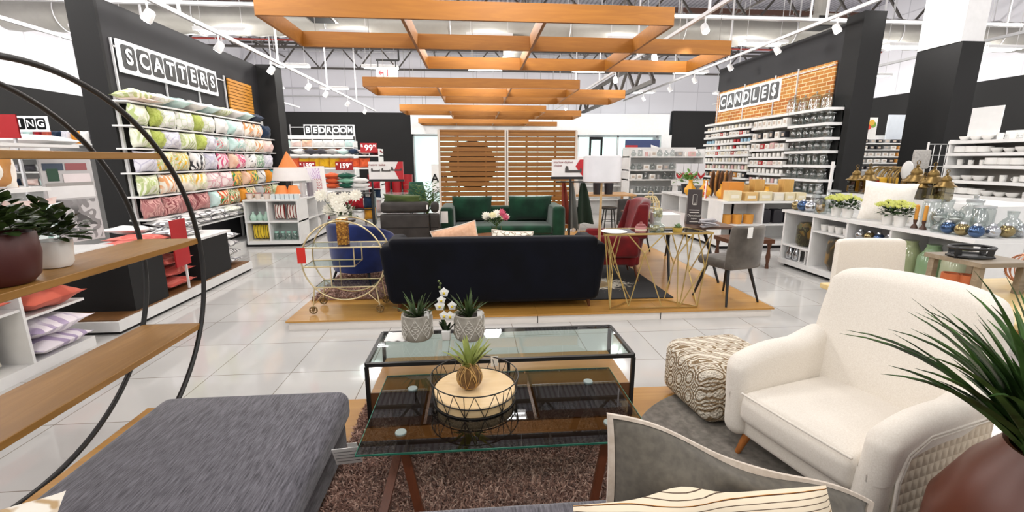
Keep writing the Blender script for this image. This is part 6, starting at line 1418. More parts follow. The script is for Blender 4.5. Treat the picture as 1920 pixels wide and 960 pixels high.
mb = MB(); mb.rbox((x, 12, .45), (.5, .5, .06), .03); mb.rbox((x - .06, 12.2, .78), (.46, .06, .6), .03, m=6, warp=lambda q, u: (q.x * (1 - .2 * u[2]), q.y + .12 * u[0] ** 2 - .1 * u[2], q.z)); mb.build('shell', fabric('sage_green_shell', '#2f5a4a', '#3f6e5a', 8), parent=t, smooth=60)
for sx in (-1, 1):
    for sy in (-1, 1): MB().tube([(x + .15 * sx, 12 + .15 * sy, .44), (x + .22 * sx, 12 + .22 * sy, 0)], .014, 6).build('leg', BLK, parent=t)
a, b_ = ony(808, 308, 20), ony(824, 352, 20); t = thing('easel_board', 'white board with black brush lettering left of the slatted screens', 'board', ((a.x + b_.x) / 2, 20, 0)); MB().box(a.x, 20, .25, b_.x + .3, 20.05, a.z).build('board', PAPER, parent=t)
mb = MB(); MMx = Matrix(((1, 0, 0, a.x + .35), (0, 0, -1, 19.98), (0, 1, 0, a.z - .62), (0, 0, 0, 1))); put_text(mb, 'AM', MMx, .5, .02); mb.build('lettering', BLACK, parent=t)
for x_ in (a.x + .03, b_.x + .25): MB().bar((x_, 20.08, 0), (x_, 20.08, a.z - .1), .04).build('leg', BLK, parent=t)
for o in protos: drop(o)
# ================================================================== RIGHT SIDE
# ---- CANDLES wall shelving
t = thing('candle_shelving', 'white bracket shelving of candles and glassware under the CANDLES sign', 'shelving', (7.4, 11.3, 0))
ZN = [.92, 1.245, 1.545, 1.845, 2.115, 2.41, 2.71]; ZM = [.50, .81, 1.10, 1.33, 1.53, 1.73, 1.92, 2.16, 2.455, 2.71]; ZF = [.45, .7, .95, 1.18, 1.40, 1.60, 1.80, 1.96, 2.13, 2.33, 2.52, 2.72]
for zs, y0, y1 in ((ZN, 8.9, 10.05), (ZM, 10.07, 11.42), (ZF, 11.44, 13.85)):
    for z in zs: MB().box(7.2, y0, z - .055, 7.59, y1, z).build('shelf', SHELFW, parent=t)
for y in (8.91, 10.06, 11.43, 13.84): MB().box(7.56, y - .015, 0, 7.595, y + .015, 2.75).build('upright', SHELFW, parent=t)
MB().box(7.19, 8.9, .03, 7.59, 13.85, .13).build('plinth', SHELFW, parent=t); MB().box(7.24, 8.95, 0, 7.58, 13.8, .03).build('kick', BLACK, parent=t)
MB().box(7.58, 8.9, .13, 7.598, 13.85, 2.68).build('back_panel', plain('warm_grey_panel', '#b3aca4', .7), parent=t)
JG = glassy('jar_glass', '#dfe4e3', .12, .16, .8)
def proto(name, label_cat, prof, mat, n=14, lid=None, lidm=None):
    mb = MB(); mb.lathe(prof, n, cap=False); o = mb.build(name, mat, raw=True, smooth=60, cat=label_cat)
    if lid: MB().lathe(lid, n).build('lid', lidm, parent=o, raw=True, smooth=50)
    return freeze(o)
LIDG = plain('clear_lid_grey', '#b9bcbc', .2, .3)
J = [proto('glass_jar', 'jar', [(0, 0), (.05, 0), (.075, .04), (.08, .10), (.06, .16), (.04, .18), (.04, .20)], JG, lid=[(0, .20), (.045, .20), (.045, .215), (.012, .225), (.014, .245), (0, .25)], lidm=LIDG),
     proto('glass_jar', 'jar', [(0, 0), (.06, 0), (.062, .01), (.062, .19), (.05, .20)], JG, lid=[(0, .2), (.062, .2), (.06, .215), (0, .22)], lidm=LIDG),
     proto('glass_vase', 'vase', [(0, 0), (.045, 0), (.06, .02), (.075, .09), (.05, .13), (.028, .15), (.035, .2)], JG),
     proto('glass_cloche', 'cloche', [(.13, 0), (.13, .2), (.11, .28), (.05, .33), (0, .34)], JG, 18, lid=[(0, .34), (.015, .345), (.02, .37), (0, .385)], lidm=LIDG)]
rd = random.Random(77)
sh = ['lowest', 'second', 'third', 'fourth', 'fifth', 'top']; kinds = ['wide belly glass jar', 'straight glass jar', 'round glass vase']
for r, z in enumerate(ZN[:-1]):
    n = 6
    for i in range(n):
        k = (1, 2, 1, 0, 0, 0)[r] if i < 3 else (2, 0, 1, 2, 0, 0)[r]; s = rd.uniform(.95, 1.12)
        dup(J[k], (7.33, 9.0 + i * .19, z), label='%s, %s from the column, %s CANDLES glassware shelf' % (kinds[k], nth(i + 1), sh[r]), group='glassware on the CANDLES wall', scale=s)
        if i % 2 == 0: dup(J[(k + 1) % 3], (7.48, 9.08 + i * .19, z), label='%s behind the %s front jar, %s glassware shelf' % (kinds[(k + 1) % 3], nth(i + 1), sh[r]), group='glassware on the CANDLES wall', scale=.95)
for i in range(4): dup(J[3], (7.38, 9.15 + i * .34, 2.71), label='tall glass cloche, %s from the column on top of the CANDLES shelving' % nth(i + 1), group='glass cloches', scale=rd.uniform(.9, 1.1))
# candles and boxes
CM = {k: plain('wax_' + k.replace(' ', '_'), c, .5) for k, c in (('white', '#f3f0ea'), ('ivory', '#e8dfc8'), ('red', '#b8262c'), ('black', '#26242a'), ('pink', '#e5b9b6'), ('pale blue', '#9fc3d8'), ('amber', '#cf8d3c'), ('grey', '#a9a7a6'))}
mb = MB(); mb.lathe([(0, 0), (.04, 0), (.042, .01), (.042, .10), (.036, .105), (0, .10)], 10); cP = mb.build('candle', CM['white'], raw=True, smooth=50, cat='candle'); MB().lathe([(0, .1), (.003, .1), (.003, .115), (0, .115)], 5).build('wick', CM['black'], parent=cP, raw=True); freeze(cP)
mb = MB(); mb.rbox((0, 0, .06), (.12, .15, .12), .006, m=1, k=1); bP = mb.build('candle_box', CM['white'], raw=True, cat='box', smooth=40); MB().box(-.0615, -.04, .03, -.0605, .04, .09).build('box_label', plain('box_label_print', '#c9b8a8', .5), parent=bP, raw=True); freeze(bP)
def row(y0, y1, z, n, kindseq, colseq, where, hs=1, x=7.28):
    for i in range(n):
        k = kindseq[i % len(kindseq)]; c = colseq[i % len(colseq)]; pr = cP if k == 'c' else bP
        s = (1.0, 1.0, hs * rd.uniform(.85, 1.05)) if k == 'c' else (1.0, min(1, (y1 - y0) / n / .155), hs * rd.uniform(.8, 1.0))
        dup(pr, (x, y0 + (y1 - y0) * (i + .5) / n, z), label='%s %s, %s from near end, %s' % (c, 'candle' if k == 'c' else 'candle box', nth(i + 1), where), group='candles and boxes on the CANDLES wall', scale=s, mat=CM[c])
mm = ['lowest', 'second', 'third', 'fourth', 'fifth', 'sixth', 'seventh', 'eighth', 'ninth', 'tenth', 'eleventh']
MC = [['grey', 'white'], ['white', 'grey'], ['white', 'white', 'pink'], ['white'], ['white', 'white', 'pink', 'white', 'red'], ['white'], ['white', 'white', 'pink', 'white', 'red'], ['black', 'white'], ['white']]
for r, z in enumerate(ZM[:-1]): row(10.1, 11.4, z, (6, 6, 9, 8, 7, 8, 7, 6, 7)[r], ('b', 'b', 'c', 'c', 'b', 'c', 'b', 'b', 'b')[r], MC[r], '%s shelf, middle CANDLES bay' % mm[r], (1.3, 1.5, 1.1, 1, .9, .9, 1.2, 1.5, 1.3)[r])
FC = [['white'], ['black', 'white'], ['ivory', 'white'], ['black', 'white', 'amber'], ['ivory', 'pink', 'white'], ['white', 'white', 'ivory'], ['white', 'white', 'ivory', 'white', 'red'], ['white', 'ivory', 'white', 'white', 'red'], ['pale blue', 'pale blue', 'pale blue', 'red', 'red', 'white', 'white', 'white', 'white', 'white', 'white'], ['black', 'white', 'red', 'white', 'white', 'white'], ['white', 'ivory', 'white']]
for r, z in enumerate(ZF[:-1]): row(11.5, 13.8, z, 14 if r > 3 else 11, 'c' if r % 3 else 'b', FC[r], '%s shelf, far CANDLES bay' % mm[r], .85 if r > 5 else 1.05)
MB().box(7.17, 8.78, .85, 7.21, 8.82, 1.65).build('shelf_end_post', SHELFW, label='plain white upright post before the black CANDLES column', cat='post') if False else MB().box(6.9, 8.2, 0, 6.94, 8.24, 1.62).build('shelf_end_post', SHELFW, label='plain white upright post before the black CANDLES column', cat='post')

# ---- white cell gondola with candles, yellow vases and wooden things
t = thing('candle_gondola', 'white cell gondola with yellow vases and pale candle crates, beyond the dining table', 'shelving', (5.3, 9.0, 0))
X0, X1, Y0, Y1 = 4.55, 6.3, 7.85, 10.6
MB().box(X0 + .05, Y0 + .05, 0, X1, Y1, .06).build('kick', BLACK, parent=t); MB().box(X0, Y0, .06, X1, Y1, .14).build('plinth', SHELFW, parent=t); MB().box(X0, Y0, .86, X1, Y1, .90).build('top', SHELFW, parent=t)
MB().box(X0, Y0, .44, X1, Y0 + .5, .47).build('shelf', SHELFW, parent=t); MB().box(X0, Y0 + .5, .44, X0 + .5, Y1, .47).build('shelf', SHELFW, parent=t)
for x in (X0, 5.35, X1 - .03): MB().box(x, Y0 + .01, .14, x + .03, Y0 + .5, .86).build('divider', SHELFW, parent=t)
for y in (8.7, 9.6, Y1 - .03): MB().box(X0 + .01, y, .14, X0 + .5, y + .03, .86).build('divider', SHELFW, parent=t)
MB().box(X0 + .5, Y0 + .5, .14, X1, Y0 + .53, .86).build('back_board', SHELFW, parent=t); MB().box(X0 + .5, Y0 + .5, .14, X0 + .53, Y1, .86).build('back_board', SHELFW, parent=t)
CTL = 'on the yellow vase gondola'
AMB = plain('amber_wax', '#d9963c', .5); YEL = plain('yellow_ceramic', '#e3a52c', .3)
for i, x in enumerate((4.72, 4.93, 5.16)): MB().lathe([(0, 0), (.09, 0), (.092, .17), (.08, .175), (0, .17)], 18, T(x, 7.98, .47)).build('pillar_candle', AMB, smooth=50, label='fat amber pillar candle, %s from left, front cell %s' % (nth(i + 1), CTL), cat='candle', group='fat amber candles')
for i, x in enumerate((5.5, 5.75, 6.0)): MB().rbox((x, 8.05, .47 + .13), (.2, .2, .26), .03).build('black_bag', CM['black'], smooth=50, label='black gift bag, %s from left, right cell %s' % (nth(i + 1), CTL), cat='bag', group='black bags')
vprof = [(0, 0), (.06, 0), (.11, .07), (.11, .13), (.05, .21), (.035, .27), (.05, .30), (.042, .30)]
for i, (x, y, s) in enumerate(((4.65, 9.35, 1.1), (4.72, 8.85, 1.15), (4.86, 8.45, .95), (5.55, 8.1, .85))): o = MB().lathe([(r * s, z * s) for r, z in vprof], 20, T(x, y, .9)).build('yellow_vase', YEL, smooth=60, label=('yellow bottle vase at the far left edge ', 'tallest yellow bottle vase ', 'small yellow bottle vase before the amber box ', 'yellow bottle vase behind the candle crates ')[i] + CTL, cat='vase', group='yellow vases')
MB().rbox((4.95, 8.25, .9 + .17), (.30, .26, .34), .01, m=1).build('amber_box', plain('orange_box', '#d58a34', .5), label='square orange amber box standing ' + CTL, cat='box')
BAM = wood('bamboo_wood', '#c58f4c', '#a87234', 'Z', .6, .5)
for i in range(5): MB().lathe([(0, -.01), (.26, -.01), (.265, 0), (.26, .01), (0, .01)], 28, T(4.95 + i * .13, 9.0 + .06 * i, .9 + .268 + .02 * 0, PI / 2, 0, .9)).build('wooden_plate', BAM if i % 2 else wood('dark_bamboo', '#7a4d24', '#5f3a18', 'Z', .6), smooth=50, label='round wooden plate on edge, %s from left %s' % (nth(i + 1), CTL), cat='plate', group='wooden plates on edge')
for i, (x, w, h, c) in enumerate(((4.80, .26, .19, 'ivory'), (5.12, .26, .16, 'amber'), (5.40, .26, .17, 'ivory'), (5.66, .2, .15, 'white'), (5.88, .2, .15, 'ivory'), (6.1, .2, .15, 'ivory'))):
    q = thing('candle_crate', '%s candle gift crate, %s from left, front edge %s' % (c, nth(i + 1), CTL), 'crate', (x, 7.98, .9), 'candle crates'); MB().rbox((x, 7.98, .9 + h / 2), (w * .94, .2, h), .006, m=1).build('crate', plain('crate_' + c, {'ivory': '#e9dbb4', 'amber': '#dfb878', 'white': '#efe9da'}[c], .5), parent=q); MB().box(x - w * .3, 7.876, .9 + h * .3, x + w * .3, 7.879, .9 + h * .62).build('printed_label', plain('label_print', '#f6efdc', .5), parent=q)
for i in range(4): MB().rbox((5.2 + i * .3, 8.35, .9 + .14 + .05 * (i % 2)), (.2, .2, .28 + .1 * (i % 2)), .01, m=1).build('wooden_lantern', wood('lantern_wood', '#d9b06c', '#c0934c', 'Z', .6), smooth=40, label='pale wooden lantern, %s from left, behind crates %s' % (nth(i + 1), CTL), cat='lantern', group='wooden lanterns')
q = thing('potted_plant', 'green leafy plant in dark pot ' + CTL, 'potted plant', (4.72, 9.75, .9)); MB().lathe([(0, 0), (.1, 0), (.14, .22), (0, .2)], 18, T(4.78, 9.75, .9)).build('pot', CM['black'], parent=q, smooth=50); mb = MB(); leafy(mb, (4.78, 9.75, 1.15), 50, .25, .16, .045, rd, .9); mb.build('leaves', leafmat('bright_leaf', '#4d7a34', '#86ab58'), parent=q, smooth=60)
MB().tube([(4.57 + .012 * math.sin(k), 8.55, .9 + .02 * k) for k in range(18)], .025, 8).build('lettering_stand_in', pattern('red_white_twist', 'stripe', '#f1e9e6', ['#c8322e'], 6, .5), smooth=60, label='tall red and white twist standing in for lettering ' + CTL, cat='candle')  # twisted stick stands in for upright red and white lettering

# ---- bath and glass shelving behind the dining table
q0, q1 = ony(1180, 300, 12), ony(1322, 300, 12)
zs = [ony(1250, p, 12).z for p in (388, 362, 336, 318, 293)]
bay('glass_shelving', 'white shelving of small white and grey wares left of the CANDLES wall', q0.x, q1.x, 12, [.2] + zs, .6, back=True)
rd = random.Random(5)
for r, z in enumerate([.2] + zs):
    n = 11
    for i in range(n):
        k = rd.choice((0, 1, 2, 4, 5, 5)); x = q0.x + .15 + (q1.x - q0.x - .3) * i / (n - 1); l = ', %s from left, %s white ware shelf beyond the gondola' % (nth(i + 1), ('lowest', 'second', 'third', 'fourth', 'fifth', 'top')[r])
        if k < 3: dup(J[k], (x, 12.12, z), label=kinds[k] + l, group='small wares on the white shelving', scale=(1, 1, .8))
        else: c = rd.choice(('white', 'white', 'grey', 'pink', 'red' if i > 6 else 'white', 'black' if r < 2 else 'white')); dup(cP if k == 4 else bP, (x, 12.12, z), rz=PI / 2, label=c + (' candle' if k == 4 else ' box') + l, group='small wares on the white shelving', scale=1.1, mat=CM[c])
a, b_ = ony(1268, 297, 11.2), ony(1318, 345, 11.2)
for i in range(4): x = a.x + (b_.x - a.x) * (i + .5) / 4; mb = MB(); w = (b_.x - a.x) / 4 * .47; prism(mb, [(-w, .1), (-w * .1, -.0), (w, .1), (w, .42), (-w, .42)], 0, .05, T(x, 11.2, .0 + b_.z + .1, PI / 2)); q = mb.build('gift_bag', plain('silver_white_bag', '#e6e4e6', .4), label='white and red zigzag gift bag, %s from the left beside the glass shelving' % nth(i + 1), cat='gift bag', group='zigzag gift bags'); mb = MB(); prism(mb, [(-w, .12), (-w * .1, .02), (w, .12), (w, .2), (-w * .1, .1), (-w, .2)], 0, .004, T(x, 11.145, b_.z + .1, PI / 2)); mb.build('red_band', MATS['sign_red'], parent=q)
t = thing('gift_stand', 'white stand holding the zigzag gift bags by the glass shelving', 'stand', ((a.x + b_.x) / 2, 11.2, 0)); MB().box(a.x, 11.05, b_.z - .03, b_.x, 11.4, b_.z + .1).build('tray', SHELFW, parent=t)
for x in (a.x + .02, b_.x - .06): MB().box(x, 11.1, 0, x + .04, 11.35, b_.z - .03).build('leg', SHELFW, parent=t)
# poster at the entrance, red arrow panel
a, b_ = ony(1173, 262, 25.3), ony(1235, 298, 25.3); t = thing('entrance_poster', 'blue and white bedding poster with red price block beside the entrance', 'poster', ((a.x + b_.x) / 2, 25.3, b_.z)); w, h = b_.x - a.x, a.z - b_.z
MB().box(a.x, 25.3, b_.z, b_.x, 25.36, a.z).build('board', plain('poster_navy', '#2b3a68', .5), parent=t); MP = Matrix(((1, 0, 0, a.x), (0, 0, -1, 25.29), (0, 1, 0, b_.z), (0, 0, 0, 1)))
MB().box(0, 0, 0, w * .36, h * .72, .01, MP).build('red_block', MATS['sign_red'], parent=t); mb = MB(); prism(mb, [(w * .36, 0), (w * .8, 0), (w * .62, h * .4), (w * .6, h * .5), (w * .44, h * .5), (w * .44, h * .3)], 0, .01, MP); prism(mb, [(w * .8, 0), (w, 0), (w, h * .6), (w * .74, h * .75)], 0, .01, MP); mb.build('white_picture', PAPER, parent=t)
mb = MB(); put_text(mb, 'R69', MP @ T(w * .18, h * .42, .012), h * .28, .01, fit=w * .26); mb.build('lettering', MATS['sign_letter_white'], parent=t)
for x in (a.x + .1, b_.x - .15): MB().box(x, 25.32, 0, x + .06, 25.36, b_.z).build('leg', PIPEW, parent=t)
a, b_ = ony(1166, 292, 14), ony(1178, 322, 14); t = thing('red_arrow_sign', 'small red and white slanted sign on a post behind the lamp shade', 'sign', (a.x, 14, 0)); mb = MB(); prism(mb, [(a.x, b_.z), (b_.x, b_.z), (b_.x, a.z), (a.x, b_.z + .3)], 0, .03, T(0, 14, 0, PI / 2)); mb.build('panel', MATS['sign_red'], parent=t); MB().bar((b_.x, 14.03, 0), (b_.x, 14.03, b_.z + .1), .04).build('post', PIPEW, parent=t)
# round table group behind the red chair
x, y = ony(1115, 385, 10.3).x, 10.6
t = thing('dining_table', 'pale wooden table with black pots behind the floor lamp', 'table', (x, y, 0)); MB().box(x - 1.0, y - .45, .82, x + .95, y + .45, .86).build('table_top', wood('pale_oak_top', '#c9a172', '#b58a58', 'X', .4), parent=t)
for sx in (-.9, .85):
    for sy in (-.38, .34): MB().box(x + sx, y + sy, 0, x + sx + .05, y + sy + .05, .82).build('leg', MATS['pale_oak_top'], parent=t)
for i, dx in enumerate((.05, .32)): MB().lathe([(0, 0), (.09, 0), (.11, .26), (.1, .26), (.09, .22), (0, .22)], 16, T(x + dx, y - .3, .86)).build('black_pot', CM['black'], smooth=50, label=('left', 'right')[i] + ' black pot on the pale wooden table behind the lamp', cat='pot', group='black pots on the pale table')
for i, dx in enumerate((-.75, -.45)): MB().lathe([(0, 0), (.07, 0), (.09, .15), (.05, .35), (.07, .42), (.06, .42)], 16, T(x + dx, y - .2, .86)).build('white_vase', plain('white_glaze', '#f2f0ec', .25), smooth=60, label=('left', 'right')[i] + ' tall white vase on the pale wooden table', cat='vase', group='white vases on the pale table')
for i, dx in enumerate((-.6, .25)):
    q = thing('stool', ('left', 'right')[i] + ' black bentwood stool at the pale wooden table', 'stool', (x + dx, y - .62, 0)); MB().lathe([(0, .55), (.18, .55), (.19, .57), (.18, .59), (0, .59)], 20, T(x + dx, y - .62, 0)).build('seat', BLK, parent=q, smooth=50)
    for k in range(4): a_ = PI / 4 + k * PI / 2; MB().tube([(x + dx + .12 * math.cos(a_), y - .62 + .12 * math.sin(a_), .56), (x + dx + .2 * math.cos(a_), y - .62 + .2 * math.sin(a_), 0)], .014, 6).build('leg', BLK, parent=q)
    mb = MB(); mb.ring((x + dx, y - .62, .28), .165, .008, 20, 5); mb.build('foot_ring', BLK, parent=q)
q0_ = ony(1140, 350, 12.2).x; bay('book_shelving', 'white shelving with dark folders behind the drum lamp shade', q0_ - .75, q0_ + .75, 13.2, (.5, .9, 1.2, 1.5), .4)
for i in range(6): MB().box(q0_ - .6 + i * .2, 13.25, 1.2, q0_ - .5 + i * .2, 13.5, 1.45).build('folder', plain('folder_grey' if i % 2 else 'folder_dark', '#8f8a86' if i % 2 else '#4c2a2c', .5), label='upright folder, %s from the left on the shelving behind the lamp' % nth(i + 1), cat='folder', group='folders behind the lamp')
# low dark wooden bench beyond the grey chair
p = onz(1410, 432, .45); q = thing('low_table', 'low dark wooden side table with turned legs beyond the grey dining chair', 'side table', (4.35, 6.55, 0)); MB().box(3.85, 6.3, .40, 4.55, 6.8, .46).build('table_top', DARKWOOD, parent=q)
for sx in (3.9, 4.5):
    for sy in (6.35, 6.75): MB().lathe([(.03, 0), (.02, .08), (.035, .18), (.02, .3), (.035, .4)], 10, T(sx, sy, 0)).build('leg', DARKWOOD, parent=q, smooth=50)
for i, x in enumerate((4.05, 4.3)): dup(J[0], (x, 6.5, .46), label=('left', 'right')[i] + ' glass jar on the low dark table', group='jars on the low table', scale=.5)

# ---- right gondola with glass, plants, lanterns
t = thing('glass_gondola', 'long white cell gondola with plants, lanterns and silver balls behind the cream chairs', 'shelving', (5.6, 5.3, 0))
X0, X1, Y0, Y1 = 4.85, 6.5, 3.85, 6.6
MB().box(X0 + .08, Y0 + .05, 0, X1, Y1 - .05, .05).build('kick', BLACK, parent=t); MB().box(X0, Y0, .05, X1, Y1, .12).build('plinth', SHELFW, parent=t); MB().box(X0 - .02, Y0, .85, X1, Y1 + .02, .89).build('top', SHELFW, parent=t)
for y in (3.86, 4.76, 5.38, 5.98, 6.57): MB().box(X0 + .01, y - .015, .12, X0 + .5, y + .015, .85).build('divider', SHELFW, parent=t)
for y0, y1, z in ((4.78, 5.37, .64), (5.39, 5.97, .66), (5.99, 6.56, .36)): MB().box(X0 + .01, y0, z - .025, X0 + .5, y1, z).build('shelf', SHELFW, parent=t)
MB().box(X0 + .5, Y0, .12, X0 + .53, Y1, .85).build('back_board', SHELFW, parent=t)
for x in (5.4, 6.0, 6.47): MB().box(x, Y0 + .01, .12, x + .03, Y0 + .5, .85).build('divider', SHELFW, parent=t)
MB().box(5.55, 4.3, .89, 6.45, 6.4, 1.16).build('raised_tier', SHELFW, parent=t)
WH = 'on the right glass gondola'
SIL = plain('mercury_silver', '#c9ccd0', .12, .9); BLU = plain('mercury_blue', '#4a6184', .15, .75); BRZ = plain('mercury_bronze', '#9a8a62', .15, .8); PLM = plain('mercury_plum', '#5a3340', .15, .7)
def ball(x, y, z, r, m, label, g): t_ = MB(); t_.ball((x, y, z + r), r, 16, 12); o = t_.build('glass_ball', m, smooth=90, label=label, cat='ornament', group=g); MB().lathe([(.03, 2 * r - .01), (.025, 2 * r + .012), (0, 2 * r + .015)], 10, T(x, y, z)).build('cap', SIL, parent=o, smooth=50)
for i, m in enumerate((SIL, BRZ, BLU, SIL)): ball(4.97, 5.28 - i * .135, .64, .06, m, '%s mercury glass ball, %s from left in the cell below the cushion' % (('silver', 'bronze', 'blue', 'silver')[i], nth(i + 1)), 'mercury glass balls in the cell')
for i in range(4): MB().lathe([(0, 0), (.04, 0), (.055, .09), (.05, .09), (0, .08)], 14, T(4.97, 5.88 - i * .13, .66)).build('white_bowl', plain('white_glaze', '#f2f0ec', .25), smooth=50, label='small ribbed white bowl, %s from the left in the cell below the plants' % nth(i + 1), cat='bowl', group='white bowls in the cell')
GT = plain('green_tank_glass', '#8c9a72', .15, .1)
for i, (y, c) in enumerate(((4.64, '#9aa27a'), (4.38, '#7f9a74'), (4.12, '#a9ae90'))): MB().lathe([(0, 0), (.10, 0), (.125, .03), (.125, .30), (.08, .36), (.06, .42), (.07, .44)], 20, T(5.02, y, .30)).build('demijohn', plain('demijohn_%d' % i, c, .12), smooth=60, label='green glass demijohn, %s from the left in the open cell behind the small table' % nth(i + 1), cat='glass bottle', group='green demijohns')
MB().box(X0 + .01, 3.9, .26, X0 + .5, 4.74, .30).build('shelf', SHELFW, parent=t)
mb = MB(); mb.lathe([(0, 0), (.08, 0), (.13, .05), (.13, .3), (.10, .36), (.09, .36), (0, .3)], 24, T(5.02, 6.28, .36)); mb.build('leaf_print_vase', pattern('gold_leaf_on_bronze', 'leaf', '#3b3426', ['#8a6a34', '#5b5a3a'], 7, .5, .35), smooth=60, label='dark bronze vase with gold leaf print in the end cell', cat='vase')
MB().lathe([(0, 0), (.1, 0), (.16, .1), (.15, .4), (.13, .44), (0, .42)], 24, T(5.05, 5.65, .13)).build('leaf_print_vase', pattern('gold_leaf_on_bronze', 'leaf', '#3b3426', ['#8a6a34', '#5b5a3a'], 7, .5, .35), smooth=60, label='big dark vase with gold leaf print in the tall lower cell', cat='vase')
for i, y in enumerate((6.48, 6.34)): MB().lathe([(0, 0), (.05, 0), (.07, .08), (.045, .14), (.035, .2), (0, .2)], 16, T(4.96, y, .125)).build('silver_vase', SIL, smooth=60, label=('left', 'right')[i] + ' wavy silver vase at the bottom of the end cell', cat='vase', group='silver vases')
q = thing('lantern_frame', 'small white frame lantern at the bottom of the end cell', 'lantern', (4.96, 6.14, .125)); mb = MB()
for a_ in (-.06, .06):
    for b__ in (-.06, .06): mb.bar((4.96 + a_, 6.14 + b__, .125), (4.96 + a_, 6.14 + b__, .31), .015)
mb.box(4.89, 6.07, .31, 5.03, 6.21, .325); mb.box(4.89, 6.07, .1255, 5.03, 6.21, .135); mb.build('frame', SHELFW, parent=q)
# top of the gondola, far to near
for i, (y, m, r) in enumerate(((6.5, BRZ, .07), (6.36, BLU, .08), (6.20, SIL, .08), (6.52, SIL, .06))): ball(4.97 if i < 3 else 5.15, y, .89, r, m, '%s glass ball, %s at the far end of the gondola top' % (('bronze', 'blue', 'silver', 'small silver')[i], nth(i + 1)), 'glass balls at the far gondola end')
for i, (x, y, s) in enumerate(((5.25, 6.45, 1.3), (5.3, 6.2, 1.5), (5.2, 6.0, 1.25))): dup(J[i % 3], (x, y, .89), label=kinds[i % 3] + ' behind the glass balls, %s along the far gondola end' % nth(i + 1), group='glass jars at the far gondola end', scale=s)
mb = MB(); mb.lathe([(0, 0), (.07, 0), (.075, .02), (.075, .13), (.03, .19), (.03, .24), (.04, .25)], 18, T(4.97, 6.0, .89), cap=False); q = mb.build('cork_bottle', JG, smooth=60, label='glass bottle filled with corks left of the yellow flowering plants', cat='bottle'); mb = MB(); [mb.ball((4.97 + rd.uniform(-.04, .04), 6.0 + rd.uniform(-.04, .04), .91 + rd.random() * .1), .02, 7, 5) for _ in range(26)]; mb.build('corks', plain('cork', '#b8935c', .8), parent=q, smooth=90)
def flowering(x, y, z, label, seed, s=1.0):
    q = thing('potted_plant', label, 'potted plant', (x, y, z), 'yellow flowering plants on the gondola'); MB().lathe([(0, 0), (.04 * s, 0), (.055 * s, .1 * s), (.05 * s, .1 * s), (0, .085 * s)], 18, T(x, y, z)).build('pot', plain('white_glaze', '#f2f0ec', .25), parent=q, smooth=50)
    r_ = random.Random(seed); mb = MB(); leafy(mb, (x, y, z + .1 * s), 80, .10 * s, .06, .022, r_, 1.2); mb.build('leaves', leafmat('kalanchoe_leaf', '#21361a', '#3f5c2c'), parent=q, smooth=60)
    mb = MB()
    for _ in range(46): a_ = r_.random() * 6.28; rr = .115 * s * math.sqrt(r_.random()); petals(mb, (x + rr * math.cos(a_), y + rr * math.sin(a_), z + .245 * s - rr * .5), .032, 6, r_, 2, .5)
    mb.build('blossoms', plain('yellow_green_blossom', '#dde07a', .6), parent=q, smooth=60)
flowering(4.97, 5.72, .89, 'left one of the left pair of yellow flowering plants on the gondola', 1, 1.25); flowering(4.97, 5.53, .89, 'right one of the left pair of yellow flowering plants, beside the white cushion', 2, 1.25)
flowering(4.93, 4.90, .89, 'left one of the right pair of yellow flowering plants on the gondola', 3, 1.2); flowering(4.93, 4.74, .89, 'right one of the right pair of yellow flowering plants, near the amber candlesticks', 4, 1.25)
mb = MB(); mb.pillow(.52, .50, .17, T(5.16, 5.18, 1.135, -.15, .06, -.75), n=14, seed=2); mb.build('scatter_cushion', fabric('white_linen', '#eee8de', '#f5f0e8', 50), smooth=80, label='big plain white cushion standing between the yellow flowering plants', cat='cushion')
for i, y in enumerate((4.60, 4.50)): q = MB().lathe([(0, 0), (.035, 0), (.03, .02), (.012, .05), (.018, .08), (.02, .1), (0, .1)], 14, T(4.97, y, .89)).build('candlestick', plain('dark_wood_stick', '#4a2c1c', .4), smooth=50, label=('left', 'right')[i] + ' amber candle on dark wooden candlestick on the gondola', cat='candlestick', group='amber candlesticks'); MB().lathe([(0, .1), (.018, .1), (.018, .26), (0, .27)], 12, T(4.97, y, .89)).build('candle', AMB, parent=q, smooth=50)
for i, (x, y, s) in enumerate(((5.18, 4.62, 1.5), (5.12, 4.42, 1.7), (5.3, 4.3, 1.6), (5.2, 4.12, 1.4), (5.35, 3.98, 1.3))): dup(J[(i + 1) % 3], (x, y, .89), label='tall %s, %s from the candlesticks on the gondola top' % (kinds[(i + 1) % 3], nth(i + 1)), group='tall glassware on the gondola', scale=s)
for i, (x, y) in enumerate(((4.96, 4.34), (4.99, 4.20))):
    q = thing('hourglass_vase', ('left', 'right')[i] + ' hourglass shaped glass with white sand beside the candlesticks', 'hourglass', (x, y, .89), 'hourglass vases'); mb = MB(); mb.lathe([(0, 0), (.05, 0), (.06, .04), (.012, .10), (.06, .16), (.065, .21), (.03, .24)], 18, T(x, y, .89), cap=False); mb.build('glass', JG, parent=q, smooth=60); MB().lathe([(.0, .105), (.03, .13), (.05, .16), (0, .17)], 16, T(x, y, .89)).build('sand', PAPER, parent=q, smooth=60)
for i, (x, y, m) in enumerate(((4.95, 4.22, BLU), (4.96, 4.09, BRZ), (4.97, 3.97, BLU), (5.12, 3.95, SIL), (5.28, 3.95, BRZ), (5.43, 3.95, SIL), (5.58, 3.95, PLM))): ball(x, y, .89, .065, m, 'shiny mercury glass ball, %s from the candlesticks along the gondola edge' % nth(i + 1), 'mercury glass balls on the gondola edge')
for i in range(6): MB().lathe([(0, 0), (.035, 0), (.042, .10), (.038, .1), (.033, .01), (0, .01)], 14, T(5.72 + i * .10, 3.93, .89)).build('tumbler', JG, smooth=60, label='clear tumbler, %s from the left on the front gondola edge' % nth(i + 1), cat='glass', group='tumblers on the gondola')
